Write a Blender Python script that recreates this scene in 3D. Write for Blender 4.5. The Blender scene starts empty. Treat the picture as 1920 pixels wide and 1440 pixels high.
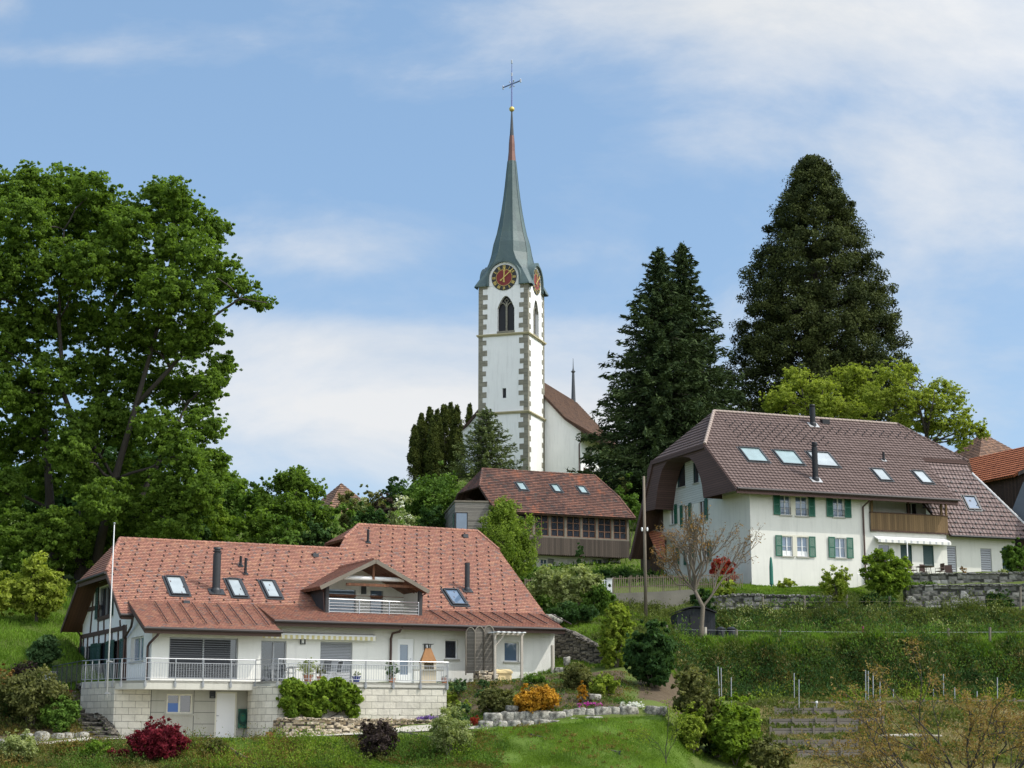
import bpy, math, random
import numpy as np
from mathutils import Vector
random.seed(7)
SC=bpy.context.scene; COL=SC.collection
# ------------------------------------------------------------------ camera geometry (used to place things at their true depth)
F=3350.;T=math.radians(11.15);ct,st=math.cos(T),math.sin(T)
def ray(px,py):
    u=(px-960)/F; v=(720-py)/F
    return np.array([u,ct-v*st,st+v*ct])
def at(px,py,Y):
    r=ray(px,py); return r*(Y/r[1])
class Fr:
    def __init__(s,O,a):
        s.O=np.array(O,float); s.a=math.radians(a); c,n=math.cos(s.a),math.sin(s.a)
        s.X=np.array([c,n,0]); s.Y=np.array([-n,c,0])
    def y(s,px,py,d=0):
        r=ray(px,py); k=(d+s.O@s.Y)/(r@s.Y); p=r*k-s.O; return p@s.X,p[2]
    def x(s,px,py,d=0):
        r=ray(px,py); k=(d+s.O@s.X)/(r@s.X); p=r*k-s.O; return p@s.Y,p[2]
    def pl(s,px,py,p0,n):
        r=ray(px,py); d=np.array([r@s.X,r@s.Y,r[2]]); o=np.array([-(s.O@s.X),-(s.O@s.Y),-s.O[2]]); n=np.array(n,float)
        k=((np.array(p0)-o)@n)/(d@n); return o+d*k
    def w(s,x,y,z): return s.O+s.X*x+s.Y*y+np.array([0,0,z])
def mpp(Y): return Y/F   # metres per photo pixel at depth Y
# ------------------------------------------------------------------ materials
def srgb(r,g,b):
    f=lambda c:(c/255)/12.92 if c/255<=.04045 else ((c/255+.055)/1.055)**2.4
    return (f(r),f(g),f(b),1)
class NT:
    def __init__(s,name):
        s.m=bpy.data.materials.new(name); s.m.use_nodes=True; s.t=s.m.node_tree; s.t.nodes.clear()
        s.out=s.n('ShaderNodeOutputMaterial'); s.p=s.n('ShaderNodeBsdfPrincipled'); s.l(s.p.outputs[0],s.out.inputs[0])
    def n(s,ty,**k):
        nd=s.t.nodes.new(ty)
        for a,b in k.items():
            if a in nd.inputs: nd.inputs[a].default_value=b
            else: setattr(nd,a,b)
        return nd
    def l(s,a,b): s.t.links.new(a,b)
    def math(s,op,a,b=None,c=None):
        nd=s.t.nodes.new('ShaderNodeMath'); nd.operation=op
        for i,v in enumerate((a,b,c)):
            if v is None: continue
            if hasattr(v,'links'): s.l(v,nd.inputs[i])
            else: nd.inputs[i].default_value=v
        return nd.outputs[0]
    def mix(s,f,a,b,bt='MIX'):
        nd=s.t.nodes.new('ShaderNodeMix'); nd.data_type='RGBA'; nd.blend_type=bt
        for i,v in ((0,f),(6,a),(7,b)):
            if hasattr(v,'links'): s.l(v,nd.inputs[i])
            else: nd.inputs[i].default_value=v if i==0 or len(v)==4 else (*v,1)
        return nd.outputs[2]
    def ramp(s,f,stops):
        nd=s.t.nodes.new('ShaderNodeValToRGB'); cr=nd.color_ramp
        while len(cr.elements)<len(stops): cr.elements.new(.5)
        for e,(p,c) in zip(cr.elements,stops): e.position=p; e.color=c if len(c)==4 else (*c,1)
        s.l(f,nd.inputs[0]); return nd.outputs[0]
    def noise(s,scale,detail=4,rough=.6,vec=None,w=0):
        nd=s.n('ShaderNodeTexNoise'); nd.inputs['Scale'].default_value=scale; nd.inputs['Detail'].default_value=detail; nd.inputs['Roughness'].default_value=rough
        if vec is None: vec=s.obj()
        s.l(vec,nd.inputs['Vector']); return nd.outputs[0]
    def obj(s):
        if not hasattr(s,'_o'): s._o=s.n('ShaderNodeTexCoord').outputs['Object']
        return s._o
    def uv(s):
        if not hasattr(s,'_u'):
            u=s.n('ShaderNodeUVMap'); u.uv_map='UVMap'; s._u=u.outputs[0]
        return s._u
    def mapping(s,vec,scale):
        nd=s.n('ShaderNodeMapping'); nd.inputs['Scale'].default_value=scale; s.l(vec,nd.inputs[0]); return nd.outputs[0]
    def bump(s,h,d=.02,st=1):
        nd=s.n('ShaderNodeBump'); nd.inputs['Distance'].default_value=d; nd.inputs['Strength'].default_value=st
        s.l(h,nd.inputs['Height']); s.l(nd.outputs[0],s.p.inputs['Normal'])
    def col(s,c):
        if hasattr(c,'links'): s.l(c,s.p.inputs['Base Color'])
        else: s.p.inputs['Base Color'].default_value=c if len(c)==4 else (*c,1)
    def set(s,rough=.8,metal=0,spec=None):
        s.p.inputs['Roughness'].default_value=rough; s.p.inputs['Metallic'].default_value=metal
        if spec is not None: s.p.inputs['Specular IOR Level'].default_value=spec
def sc(c,k): return (c[0]*k,c[1]*k,c[2]*k,1)
def plain(name,c,rough=.7,metal=0,var=.15,scale=3,bd=.004):
    t=NT(name); n=t.noise(scale,6,.65)
    t.col(t.mix(n,sc(c,1-var),sc(c,1+var))); t.set(rough,metal)
    if bd: t.bump(t.noise(scale*9,3),bd)
    return t.m
def plaster(name,c,stain=.16):
    t=NT(name); a=t.noise(.7,6,.65); st_=t.noise(1.2,5,.6,t.mapping(t.uv(),(3.,.3,1)))
    c1=t.mix(a,sc(c,1-stain),sc(c,1.04)); m=t.ramp(st_,[(.5,(0,0,0)),(.75,(1,1,1))])
    c2=t.mix(t.math('MULTIPLY',m,.42),c1,sc(c,.68)); t.col(c2); t.set(.92); t.bump(t.noise(18,4),.012); return t.m
def cells(t,w,h,stag=.5):
    sx=t.n('ShaderNodeSeparateXYZ'); t.l(t.uv(),sx.inputs[0])
    v=t.math('DIVIDE',sx.outputs[1],h); row=t.math('FLOOR',v)
    u=t.math('ADD',t.math('DIVIDE',sx.outputs[0],w),t.math('MULTIPLY',t.math('MODULO',row,2),stag))
    cu=t.math('FLOOR',u); fu=t.math('SUBTRACT',u,cu); fv=t.math('SUBTRACT',v,row)
    cb=t.n('ShaderNodeCombineXYZ'); t.l(cu,cb.inputs[0]); t.l(row,cb.inputs[1])
    wn=t.n('ShaderNodeTexWhiteNoise'); wn.noise_dimensions='2D'; t.l(cb.outputs[0],wn.inputs[0])
    return fu,fv,wn
def tiles(name,w,h,stops,patch=None,rib=0,stag=.5,rough=.85,big=None):
    t=NT(name); fu,fv,wn=cells(t,w,h,stag)
    c=t.ramp(wn.outputs[0],stops)
    n=t.noise(.55,5,.7)
    if big: c=t.mix(t.ramp(n,[(.42,(0,0,0)),(.62,(1,1,1))]),c,big,'MULTIPLY')
    if patch:
        n2=t.noise(.5,6,.75,t.mapping(t.obj(),(1.4,1.,.6))); c=t.mix(t.ramp(n2,[(.56,(0,0,0)),(.66,(.8,.8,.8))]),c,patch)
    edge=t.math('ADD',t.math('LESS_THAN',fu,.09),t.math('GREATER_THAN',fu,.94))
    c=t.mix(t.math('MULTIPLY',edge,.34),c,(.03,.02,.02,1))
    c=t.mix(t.math('MULTIPLY',t.math('LESS_THAN',fv,.10),.5),c,(.03,.02,.02,1))
    t.col(c); t.set(rough,0,.3)
    prof=t.math('SINE',t.math('MULTIPLY',fu,math.pi*(1+2*rib)))
    t.bump(t.math('ADD',t.math('MULTIPLY',prof,.6+rib),t.noise(30,2)),.02 if not rib else .03); return t.m
def blocks(name,w,h,c,mort,var=.15,rough=.9,jw=.03,warm=None):
    t=NT(name); fu,fv,wn=cells(t,w,h,.5)
    cc=t.mix(wn.outputs[0],sc(c,1-var),sc(c,1+var))
    if warm: cc=t.mix(t.math('MULTIPLY',t.noise(1.3),.7),cc,warm)
    cc=t.mix(t.math('MULTIPLY',t.ramp(t.noise(2.2,6,.7),[(.45,(0,0,0)),(.8,(1,1,1))]),.55),cc,sc(c,.5))
    e=t.math('MAXIMUM',t.math('LESS_THAN',fu,jw*.6),t.math('LESS_THAN',fv,jw*1.2))
    cc=t.mix(e,cc,mort); t.col(cc); t.set(rough); t.bump(t.math('ADD',t.math('MULTIPLY',e,-1.5),t.noise(9,5)),.03); return t.m
def rubble(name,stops,mort,sx=2.2,sy=4.5,rand=.8,bd=.08):
    t=NT(name); mp=t.mapping(t.uv(),(sx,sy,1))
    ds=t.n('ShaderNodeTexNoise'); ds.inputs['Scale'].default_value=1.3; t.l(mp,ds.inputs['Vector'])
    mv=t.mix(.12,mp,ds.outputs['Color'],'ADD')
    v=t.n('ShaderNodeTexVoronoi'); v.inputs['Scale'].default_value=1; v.inputs['Randomness'].default_value=rand; v.distance='CHEBYCHEV'; v.voronoi_dimensions='2D'; t.l(mv,v.inputs['Vector'])
    
    sp=t.n('ShaderNodeSeparateColor'); t.l(v.outputs['Color'],sp.inputs[0])
    c=t.ramp(sp.outputs[0],stops); c=t.mix(t.math('MULTIPLY',t.ramp(t.noise(3,6,.75),[(.4,(0,0,0)),(.75,(1,1,1))]),.6),c,sc(mort,2.2))
    e=t.ramp(v.outputs['Distance'],[(.40,(0,0,0)),(.52,(1,1,1))])
    c=t.mix(e,c,mort); t.col(c); t.set(.95)
    h=t.math('SUBTRACT',t.math('MULTIPLY',t.noise(7,5),.5),t.math('MULTIPLY',v.outputs['Distance'],1.4)); t.bump(h,bd); return t.m
def wood(name,c,w=.14,var=.35,rough=.85,vert=True,gap=.06):
    t=NT(name); sx=t.n('ShaderNodeSeparateXYZ'); t.l(t.uv(),sx.inputs[0])
    k=t.math('DIVIDE',sx.outputs[0 if vert else 1],w); fl=t.math('FLOOR',k); fr=t.math('SUBTRACT',k,fl)
    wn=t.n('ShaderNodeTexWhiteNoise'); wn.noise_dimensions='1D'; t.l(fl,wn.inputs['W'])
    cc=t.mix(wn.outputs[0],sc(c,1-var),sc(c,1+var))
    g=t.noise(4,5,.7,t.mapping(t.uv(),(9,.7,1) if vert else (.7,9,1))); cc=t.mix(t.math('MULTIPLY',g,.5),cc,sc(c,.45))
    e=t.math('LESS_THAN',fr,gap); cc=t.mix(e,cc,sc(c,.12)); t.col(cc); t.set(rough); t.bump(t.math('SUBTRACT',g,t.math('MULTIPLY',e,2)),.012); return t.m
def glass(name,c=(.03,.035,.045),rough=.04,spec=1.0):
    t=NT(name); n=t.noise(.9,2); t.col(t.mix(n,sc(c,.6),sc(c,1.4))); t.set(rough,0,spec); t.p.inputs['IOR'].default_value=1.6; return t.m
def leafmat(name,dark,light,trans=.35,tip=None):
    t=NT(name); a=t.n('ShaderNodeAttribute'); a.attribute_name='rnd'
    st_=[(0,dark),(1,light)] if not tip else [(0,dark),(.7,light),(1,tip)]
    c=t.ramp(a.outputs['Fac'],[(p,(*q[:3],1)) for p,q in st_]); t.col(c); t.set(.78,0,.10)
    tr=t.n('ShaderNodeBsdfTranslucent'); t.l(t.mix(1,c,(1.15,1.2,.55,1),'MULTIPLY'),tr.inputs[0])
    ms=t.n('ShaderNodeMixShader'); ms.inputs[0].default_value=trans; t.l(t.p.outputs[0],ms.inputs[1]); t.l(tr.outputs[0],ms.inputs[2]); t.l(ms.outputs[0],t.out.inputs[0]); return t.m
M={}
M['plA']=plaster('white_plaster',(.78,.77,.72)); M['plB']=plaster('cream_plaster',(.76,.745,.68)); M['plC']=plaster('church_plaster',(.84,.84,.82),.1)
M['plT']=plaster('timber_infill',(.80,.80,.78),.08)
M['tileA']=tiles('salmon_tiles',.17,.16,[(0,(.30,.148,.108)),(.3,(.36,.170,.122)),(.6,(.40,.190,.132)),(.88,(.45,.24,.155)),(.94,(.30,.18,.145)),(1,(.24,.17,.15))],big=(.9,.9,.93,1))
M['tileB']=tiles('brown_tiles',.30,.36,[(0,(.142,.099,.087)),(1,(.178,.126,.112))],rib=.6,stag=0,big=(.94,.94,.94,1))
M['tileC']=tiles('old_red_tiles',.2,.27,[(0,(.10,.055,.045)),(.4,(.17,.085,.062)),(.8,(.24,.11,.075)),(1,(.09,.075,.065))],patch=(.40,.13,.06,1),big=(.62,.66,.70,1))
M['tileD']=tiles('orange_tiles',.28,.36,[(0,(.34,.105,.045)),(1,(.46,.15,.065))],rib=.5,stag=0)
M['tileE']=tiles('church_tiles',.25,.3,[(0,(.12,.075,.055)),(.5,(.19,.115,.08)),(1,(.28,.16,.10))])
M['tileG']=tiles('grey_tiles',.25,.3,[(0,(.16,.15,.13)),(1,(.24,.22,.2))])
M['block']=blocks('pale_stone_blocks',.62,.31,(.60,.57,.49),(.19,.18,.155),.14,jw=.045,warm=(.58,.54,.43,1))
M['quoin']=blocks('sandstone_quoins',.9,.42,(.27,.25,.19),(.12,.11,.09),.2,warm=(.22,.21,.17,1))
M['conc']=plaster('concrete',(.44,.43,.37),.3); M['concw']=plaster('pale_concrete',(.58,.56,.49),.22)  # concw: paler concrete for the terrace slab and landing
M['oldwall']=plaster('old_concrete',(.27,.25,.20),.7)
M['tan']=rubble('tan_dry_stone',[(0,(.36,.27,.16)),(.4,(.52,.43,.30)),(.8,(.62,.54,.42)),(1,(.46,.36,.22))],(.05,.04,.03),3.0,7,.75)
M['grey']=rubble('grey_dry_stone',[(0,(.09,.09,.08)),(.5,(.17,.165,.15)),(.85,(.24,.235,.21)),(1,(.42,.41,.38))],(.03,.03,.025),1.7,3.1,.75)
M['dark']=rubble('dark_dry_stone',[(0,(.07,.06,.045)),(.6,(.16,.14,.11)),(1,(.26,.23,.18))],(.02,.018,.015),2.6,7,.85)
t=NT('boulder_stone'); c=t.mix(t.ramp(t.noise(2.6,7,.75),[(.43,(0,0,0)),(.60,(1,1,1))]),(.10,.095,.08,1),(.43,.41,.35,1)); t.col(c); t.set(.95); t.bump(t.noise(7,6,.7),.06); M['boulder']=t.m
M['wdark']=wood('dark_brown_wood',(.085,.045,.03)); M['wsoff']=wood('soffit_boards',(.17,.075,.038),.16); M['wgrey']=wood('weathered_boards',(.085,.064,.050),.17)
M['wclad']=wood('grey_cladding',(.25,.23,.205),.12,.3,vert=False,gap=.12); M['wbalc']=wood('golden_balcony_boards',(.20,.125,.055),.17,.3); M['wbarn']=wood('barn_boards',(.085,.05,.035),.2,.3)
M['wframe']=wood('weathered_frame',(.22,.19,.15),.3,.1,gap=0); M['wplank']=wood('plank_edging',(.23,.20,.165),.25,.25,vert=False,gap=.06); M['slat']=wood('slatted_screen',(.20,.18,.15),.07,.25,vert=False,gap=.2)
M['brshin']=wood('brown_shingle_boards',(.125,.070,.060),.16,.12,vert=False,gap=.12); M['whshin']=wood('white_shingle_boards',(.66,.68,.66),.16,.04,vert=False,gap=.07)
M['beam']=plain('dark_beam',(.075,.042,.032),.8); M['post']=plain('pale_post',(.42,.38,.32),.8); M['polewood']=plain('pole_wood',(.17,.14,.105),.9)
M['white']=plain('white_paint',(.8,.8,.79),.45,0,.04); M['cream']=plain('cream_paint',(.66,.63,.52),.6,0,.05)
M['green']=plain('green_shutter',(.014,.115,.070),.5,0,.15); M['dgreen']=plain('dark_green_shutter',(.012,.055,.045),.5)
M['greyp']=plain('grey_frame',(.30,.31,.32),.5,.2,.06); M['dgrey']=plain('anthracite',(.035,.038,.042),.5,.3,.1); M['black']=plain('black_metal',(.018,.019,.022),.5,.4,.1)
M['steel']=plain('galvanised_steel',(.42,.43,.45),.38,.7,.08,bd=0); M['copper']=plain('brown_copper',(.085,.05,.042),.45,.5,.2); M['zinc']=plain('zinc_flashing',(.42,.42,.42),.5,.5,.1)
M['gl']=glass('window_glass'); M['glb']=glass('sky_glass',(.10,.15,.22),.05); M['gls']=glass('skylight_glass',(.22,.31,.31),.12); M['glw']=glass('blind_glass',(.33,.37,.38),.15,.6); M['blue']=plain('blue_film',(.06,.15,.42),.3)
M['curt']=plain('white_curtain',(.6,.6,.6),.9); M['terra']=plain('terracotta',(.40,.16,.08),.85); M['potblue']=plain('blue_glaze',(.03,.05,.20),.25)
M['yell']=plain('cream_tarpaulin',(.68,.53,.27),.7); M['rust']=plain('rusty_steel',(.32,.155,.06),.8,0,.45,5); M['grill']=plaster('grill_concrete',(.60,.52,.38),.2)
t=NT('patina_copper'); fu,fv,wn=cells(t,.9,1.6,.0); c=t.mix(wn.outputs[0],(.062,.094,.090,1),(.092,.138,.126,1)); c=t.mix(t.ramp(t.noise(.5,6,.7),[(.35,(0,0,0)),(.7,(1,1,1))]),c,(.06,.095,.10,1)); e=t.math('LESS_THAN',fv,.03); t.col(t.mix(t.math('MULTIPLY',e,.5),c,(.05,.08,.08,1))); t.set(.55,0,.5); t.bump(t.noise(3,4),.02); M['patina']=t.m
M['gut']=plain('dark_gutter',(.035,.026,.024),.6,0,.1)
M['redcop']=plain('bare_copper',(.17,.085,.065),.45,.4,.3,2); M['spdark']=plain('dark_spire_metal',(.07,.075,.08),.5,.4,.2)
M['gold']=plain('gold',(.62,.46,.13),.4,.5,.06,bd=0); M['clockred']=plain('clock_red',(.19,.018,.016),.6,0,.05); M['clockblk']=plain('clock_black',(.02,.018,.015),.5)
M['yband']=plain('cornice_stone',(.42,.37,.23),.9,0,.2)
def striped(name,a,b,w,frac=.5):
    t=NT(name); sx=t.n('ShaderNodeSeparateXYZ'); t.l(t.uv(),sx.inputs[0]); k=t.math('DIVIDE',sx.outputs[0],w); e=t.math('LESS_THAN',t.math('FRACT',k),frac); t.col(t.mix(e,a,b)); t.set(.9); return t.m
M['awnY']=striped('yellow_striped_canvas',(.78,.76,.68,1),(.62,.54,.26,1),.28); M['awnW']=striped('grey_striped_canvas',(.78,.76,.70,1),(.45,.46,.46,1),.5,.3)
M['bark']=plain('bark',(.05,.042,.034),.95,0,.35,6,.03); M['barkl']=plain('pale_bark',(.165,.138,.105),.95,0,.3,6,.03); M['twig']=plain('twig',(.22,.19,.15),.9,0,.3)
M['path']=plain('gravel_path',(.50,.46,.38),.95,0,.2,8,.02)
L={}
L['linden']=leafmat('linden_leaves',(.068,.122,.020),(.185,.285,.045),.5)
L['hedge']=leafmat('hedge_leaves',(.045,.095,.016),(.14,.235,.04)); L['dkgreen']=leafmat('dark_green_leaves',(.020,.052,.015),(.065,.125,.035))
L['lime']=leafmat('lime_leaves',(.17,.22,.03),(.39,.45,.08),.45); L['yg']=leafmat('yellow_green_leaves',(.12,.19,.02),(.32,.38,.06),.4)
L['fir']=leafmat('fir_needles',(.018,.034,.014),(.064,.094,.032),.1); L['seq']=leafmat('sequoia_needles',(.018,.028,.009),(.078,.094,.026),.12)
L['thuja']=leafmat('thuja_scales',(.022,.036,.008),(.105,.125,.026),.15); L['fir2']=leafmat('small_fir_needles',(.05,.075,.026),(.17,.21,.07),.15)
L['olive']=leafmat('olive_leaves',(.06,.072,.022),(.20,.205,.07)); L['gold']=leafmat('orange_leaves',(.28,.13,.015),(.62,.34,.04),.3); L['maple']=leafmat('red_maple_leaves',(.07,.008,.014),(.25,.028,.045),.3)
L['redsh']=leafmat('red_leaves',(.22,.025,.02),(.45,.08,.05),.3); L['rusty']=leafmat('rusty_leaves',(.15,.09,.03),(.36,.21,.07),.3); L['willow']=leafmat('willow_leaves',(.09,.15,.02),(.27,.36,.06),.45)
L['fresh']=leafmat('fresh_leaves',(.085,.15,.018),(.26,.36,.045),.42)
L['purple']=leafmat('purple_leaves',(.025,.018,.02),(.075,.055,.05)); L['whitefl']=leafmat('white_flowers',(.10,.14,.04),(.30,.34,.16),.3,(.85,.85,.80)); L['pink']=leafmat('pink_flowers',(.45,.04,.35),(.75,.13,.6),.2)
L['violet']=leafmat('violet_flowers',(.10,.06,.2),(.35,.22,.6),.2); L['snow']=leafmat('white_blossom',(.6,.6,.58),(.9,.9,.88),.2); L['grass']=leafmat('grass_blades',(.068,.13,.014),(.20,.31,.04),.4); L['dry']=leafmat('dry_grass',(.16,.14,.055),(.33,.28,.12),.3)
L['mead']=leafmat('meadow_blades',(.075,.15,.016),(.20,.32,.045),.4); L['weed']=leafmat('bank_weeds',(.045,.065,.018),(.155,.185,.05),.4); L['cover']=leafmat('ground_cover_leaves',(.09,.075,.02),(.24,.19,.05),.3)
L['foref']=leafmat('reddish_spring_leaves',(.17,.10,.035),(.38,.27,.10),.4); L['palegr']=leafmat('pale_green_leaves',(.13,.17,.05),(.42,.46,.20),.4); L['teal']=leafmat('grey_green_leaves',(.035,.080,.028),(.12,.20,.075),.3)
# ------------------------------------------------------------------ mesh helpers
class MB:
    def __init__(s): s.v=[];s.f=[];s.uv={};s.mk=[]
    def mat(s,i): s.mk.append((len(s.f),i))
    def add(s,vs,fs):
        b=len(s.v); s.v+= [tuple(map(float,p)) for p in vs]; s.f+=[tuple(b+i for i in f) for f in fs]
    def quad(s,*p,uv=None):
        if uv: s.uv[len(s.f)]=uv
        s.add(p,[tuple(range(len(p)))])
    def box(s,x0,x1,y0,y1,z0,z1):
        s.add([(x0,y0,z0),(x1,y0,z0),(x1,y1,z0),(x0,y1,z0),(x0,y0,z1),(x1,y0,z1),(x1,y1,z1),(x0,y1,z1)],
              [(0,3,2,1),(4,5,6,7),(0,1,5,4),(1,2,6,5),(2,3,7,6),(3,0,4,7)])
    def beam(s,a,b,w,h,up=(0,0,1)):
        a=np.array(a,float);b=np.array(b,float);d=b-a;L_=np.linalg.norm(d);d/=L_
        sd=np.cross(d,up)
        if np.linalg.norm(sd)<1e-4: sd=np.cross(d,(1,0,0))
        sd/=np.linalg.norm(sd);u=np.cross(sd,d); sd=sd*w/2;u=u*h/2
        s.add([a-sd-u,a+sd-u,a+sd+u,a-sd+u,b-sd-u,b+sd-u,b+sd+u,b-sd+u],[(0,1,2,3),(7,6,5,4),(0,4,5,1),(1,5,6,2),(2,6,7,3),(3,7,4,0)])
    def prism(s,pts,ex):
        n=len(pts);ex=np.array(ex,float);P=[np.array(p,float) for p in pts]
        s.add(P+[p+ex for p in P],[tuple(range(n)),tuple(range(2*n-1,n-1,-1))]+[(i,i+n,(i+1)%n+n,(i+1)%n) for i in range(n)])
    def tube(s,pts,r,seg=8,cap=True):
        P=[np.array(p,float) for p in pts]; n=len(P)
        R=r if hasattr(r,'__len__') else [r]*n
        base=len(s.v); prev=None
        for i,p in enumerate(P):
            d=P[min(i+1,n-1)]-P[max(i-1,0)]; d/=max(np.linalg.norm(d),1e-9)
            if prev is None:
                a=np.cross(d,(0,0,1)); 
                if np.linalg.norm(a)<.1: a=np.cross(d,(1,0,0))
            else: a=prev-d*(prev@d)
            a/=max(np.linalg.norm(a),1e-9); b=np.cross(d,a); prev=a
            for k in range(seg):
                t_=2*math.pi*k/seg; s.v.append(tuple(p+R[i]*(a*math.cos(t_)+b*math.sin(t_))))
        for i in range(n-1):
            for k in range(seg):
                k2=(k+1)%seg; s.f.append((base+i*seg+k,base+(i+1)*seg+k,base+(i+1)*seg+k2,base+i*seg+k2))
        if cap: s.f.append(tuple(base+k for k in range(seg))); s.f.append(tuple(base+(n-1)*seg+k for k in range(seg-1,-1,-1)))
    def lathe(s,prof,c=(0,0,0),seg=16):
        s.tube([(c[0],c[1],c[2]+z) for r,z in prof],[max(r,.001) for r,z in prof],seg) if False else None
        base=len(s.v)
        for r,z in prof:
            for k in range(seg):
                t_=2*math.pi*k/seg; s.v.append((c[0]+r*math.cos(t_),c[1]+r*math.sin(t_),c[2]+z))
        for i in range(len(prof)-1):
            for k in range(seg):
                k2=(k+1)%seg; s.f.append((base+i*seg+k,base+i*seg+k2,base+(i+1)*seg+k2,base+(i+1)*seg+k))
        s.f.append(tuple(base+k for k in range(seg-1,-1,-1))); s.f.append(tuple(base+(len(prof)-1)*seg+k for k in range(seg)))
    def build(s,name,mat,parent=None,smooth=False,loc=None):
        me=bpy.data.meshes.new(name); me.from_pydata(s.v,[],s.f)
        ul=me.uv_layers.new(name='UVMap'); V=np.array(s.v)
        arr=np.zeros(len(me.loops)*2,dtype=np.float32)
        for fi,p in enumerate(me.polygons):
            st_=p.loop_start
            if fi in s.uv:
                for j,q in enumerate(s.uv[fi]): arr[(st_+j)*2:(st_+j)*2+2]=q
            else:
                n=p.normal; n=(n.x,n.y,n.z); h=math.hypot(n[0],n[1])
                if h<.05: u=(1,0,0);w=(0,1,0)
                else:
                    u=(-n[1]/h,n[0]/h,0); w=(n[1]*u[2]-n[2]*u[1],n[2]*u[0]-n[0]*u[2],n[0]*u[1]-n[1]*u[0])
                for j,vi in enumerate(s.f[fi]):
                    q=s.v[vi]; arr[(st_+j)*2]=q[0]*u[0]+q[1]*u[1]; arr[(st_+j)*2+1]=q[0]*w[0]+q[1]*w[1]+q[2]*w[2]
        ul.data.foreach_set('uv',arr)
        if smooth: me.polygons.foreach_set('use_smooth',[True]*len(me.polygons))
        for q in (mat if isinstance(mat,(list,tuple)) else [mat]): me.materials.append(q)
        for (a,i),b in zip(s.mk,[x[0] for x in s.mk[1:]]+[len(s.f)]):
            for k in range(a,b): me.polygons[k].material_index=i
        o=bpy.data.objects.new(name,me); COL.objects.link(o)
        if parent: o.parent=parent
        if loc is not None: o.location=loc
        return o
def tag(o,label=None,cat=None,group=None,kind=None):
    for k,v in (('label',label),('category',cat),('group',group),('kind',kind)):
        if v: o[k]=v
    return o
def thing(name,label,cat,loc=(0,0,0),rz=0,group=None):
    o=bpy.data.objects.new(name,None); COL.objects.link(o); o.location=tuple(map(float,loc)); o.rotation_euler=(0,0,rz); o.empty_display_size=.3
    return tag(o,label,cat,group)
def dup(o,parent=None):
    c=o.copy(); COL.objects.link(c); c.parent=parent
    for ch in list(o.children): dup(ch,c)
    return c
def grp(o,g): o['group']=g; return o
def newell(P):
    n=np.zeros(3)
    for i in range(len(P)): n=n+np.cross(P[i]-P[0],P[(i+1)%len(P)]-P[0])
    return n/np.linalg.norm(n)
# stepped tile courses on a convex planar polygon
def roofpoly(mb,pts,course=.16,lift=.03):
    P=[np.array(p,float) for p in pts]; n=newell(P)
    if n[2]<0: n=-n; P=P[::-1]
    h=np.cross((0,0,1.),n); h/=np.linalg.norm(h); w=np.cross(n,h)
    vs=[p@w for p in P]; v0,v1=min(vs),max(vs); k0=math.floor(v0/course)
    def clip(poly,val,keep):
        out=[]
        for i in range(len(poly)):
            a,b=poly[i],poly[(i+1)%len(poly)]; da,db=(a@w-val)*keep,(b@w-val)*keep
            if da>=0: out.append(a)
            if (da>0 and db<0) or (da<0 and db>0): out.append(a+(b-a)*(da/(da-db)))
        return out
    k=k0
    while k*course<v1-1e-4:
        lo,hi=k*course,(k+1)*course
        q=clip(clip(P,lo,1),hi,-1)
        if len(q)>=3:
            R=[p+n*(lift*(1-(p@w-lo)/course)+.004) for p in q]
            mb.quad(*R,uv=[(p@h,p@w+.0001) for p in q])
            lw=[p for p in q if p@w-lo<1e-5] if lo>v0-1e-5 else sorted(q,key=lambda p:p@w)[:2]
            if len(lw)>=2:
                lw=sorted(lw,key=lambda p:p@h); a,b=lw[0],lw[-1]
                mb.quad(a-n*.03,b-n*.03,b+n*(lift+.004),a+n*(lift+.004),uv=[(a@h,a@w+.001),(b@h,b@w+.001),(b@h,b@w+.02),(a@h,a@w+.02)])
        k+=1
def slab(mb,pts,th):   # board below a roof polygon
    P=[np.array(p,float) for p in pts]; n=newell(P)
    if n[2]<0: n=-n; P=P[::-1]
    mb.prism([p-n*.012 for p in P],-n*th)
def ridge(mb,a,b,r=.11,step=.33):
    a=np.array(a,float);b=np.array(b,float);L_=np.linalg.norm(b-a);k=max(1,int(L_/step));d=(b-a)/k
    for i in range(k): mb.tube([a+d*i,a+d*(i+1.08)],[r*1.12,r*.9],8)
# walls with openings; P='y' facade looking to -y, P='x' looking to -x, P='X' looking to +x
def fn(P,d):
    if P=='y': return lambda u,z,o=0:(u,d-o,z)
    if P=='x': return lambda u,z,o=0:(d-o,u,z)
    return lambda u,z,o=0:(d+o,u,z)
def wall(mb,P,d,u0,u1,z0,z1,holes=(),dep=.18,top=None):
    g=fn(P,d); us=sorted({u0,u1,*[h[0] for h in holes],*[h[1] for h in holes]}); zs=sorted({z0,z1,*[h[2] for h in holes],*[h[3] for h in holes]})
    us=[u for u in us if u0<=u<=u1]; zs=[z for z in zs if z0<=z<=z1]
    for i in range(len(us)-1):
        for j in range(len(zs)-1):
            cu,cz=(us[i]+us[i+1])/2,(zs[j]+zs[j+1])/2
            if any(h[0]<cu<h[1] and h[2]<cz<h[3] for h in holes): continue
            q=[g(us[i],zs[j]),g(us[i+1],zs[j]),g(us[i+1],zs[j+1]),g(us[i],zs[j+1])]
            mb.quad(*(q if P!='x' else q[::-1]))
    for a,b,c,e in [h[:4] for h in holes]:
        for p,q in (((a,c),(a,e)),((a,e),(b,e)),((b,e),(b,c)),((b,c),(a,c))):
            mb.quad(g(*p),g(*q),g(*q,-dep),g(*p,-dep))
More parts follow.
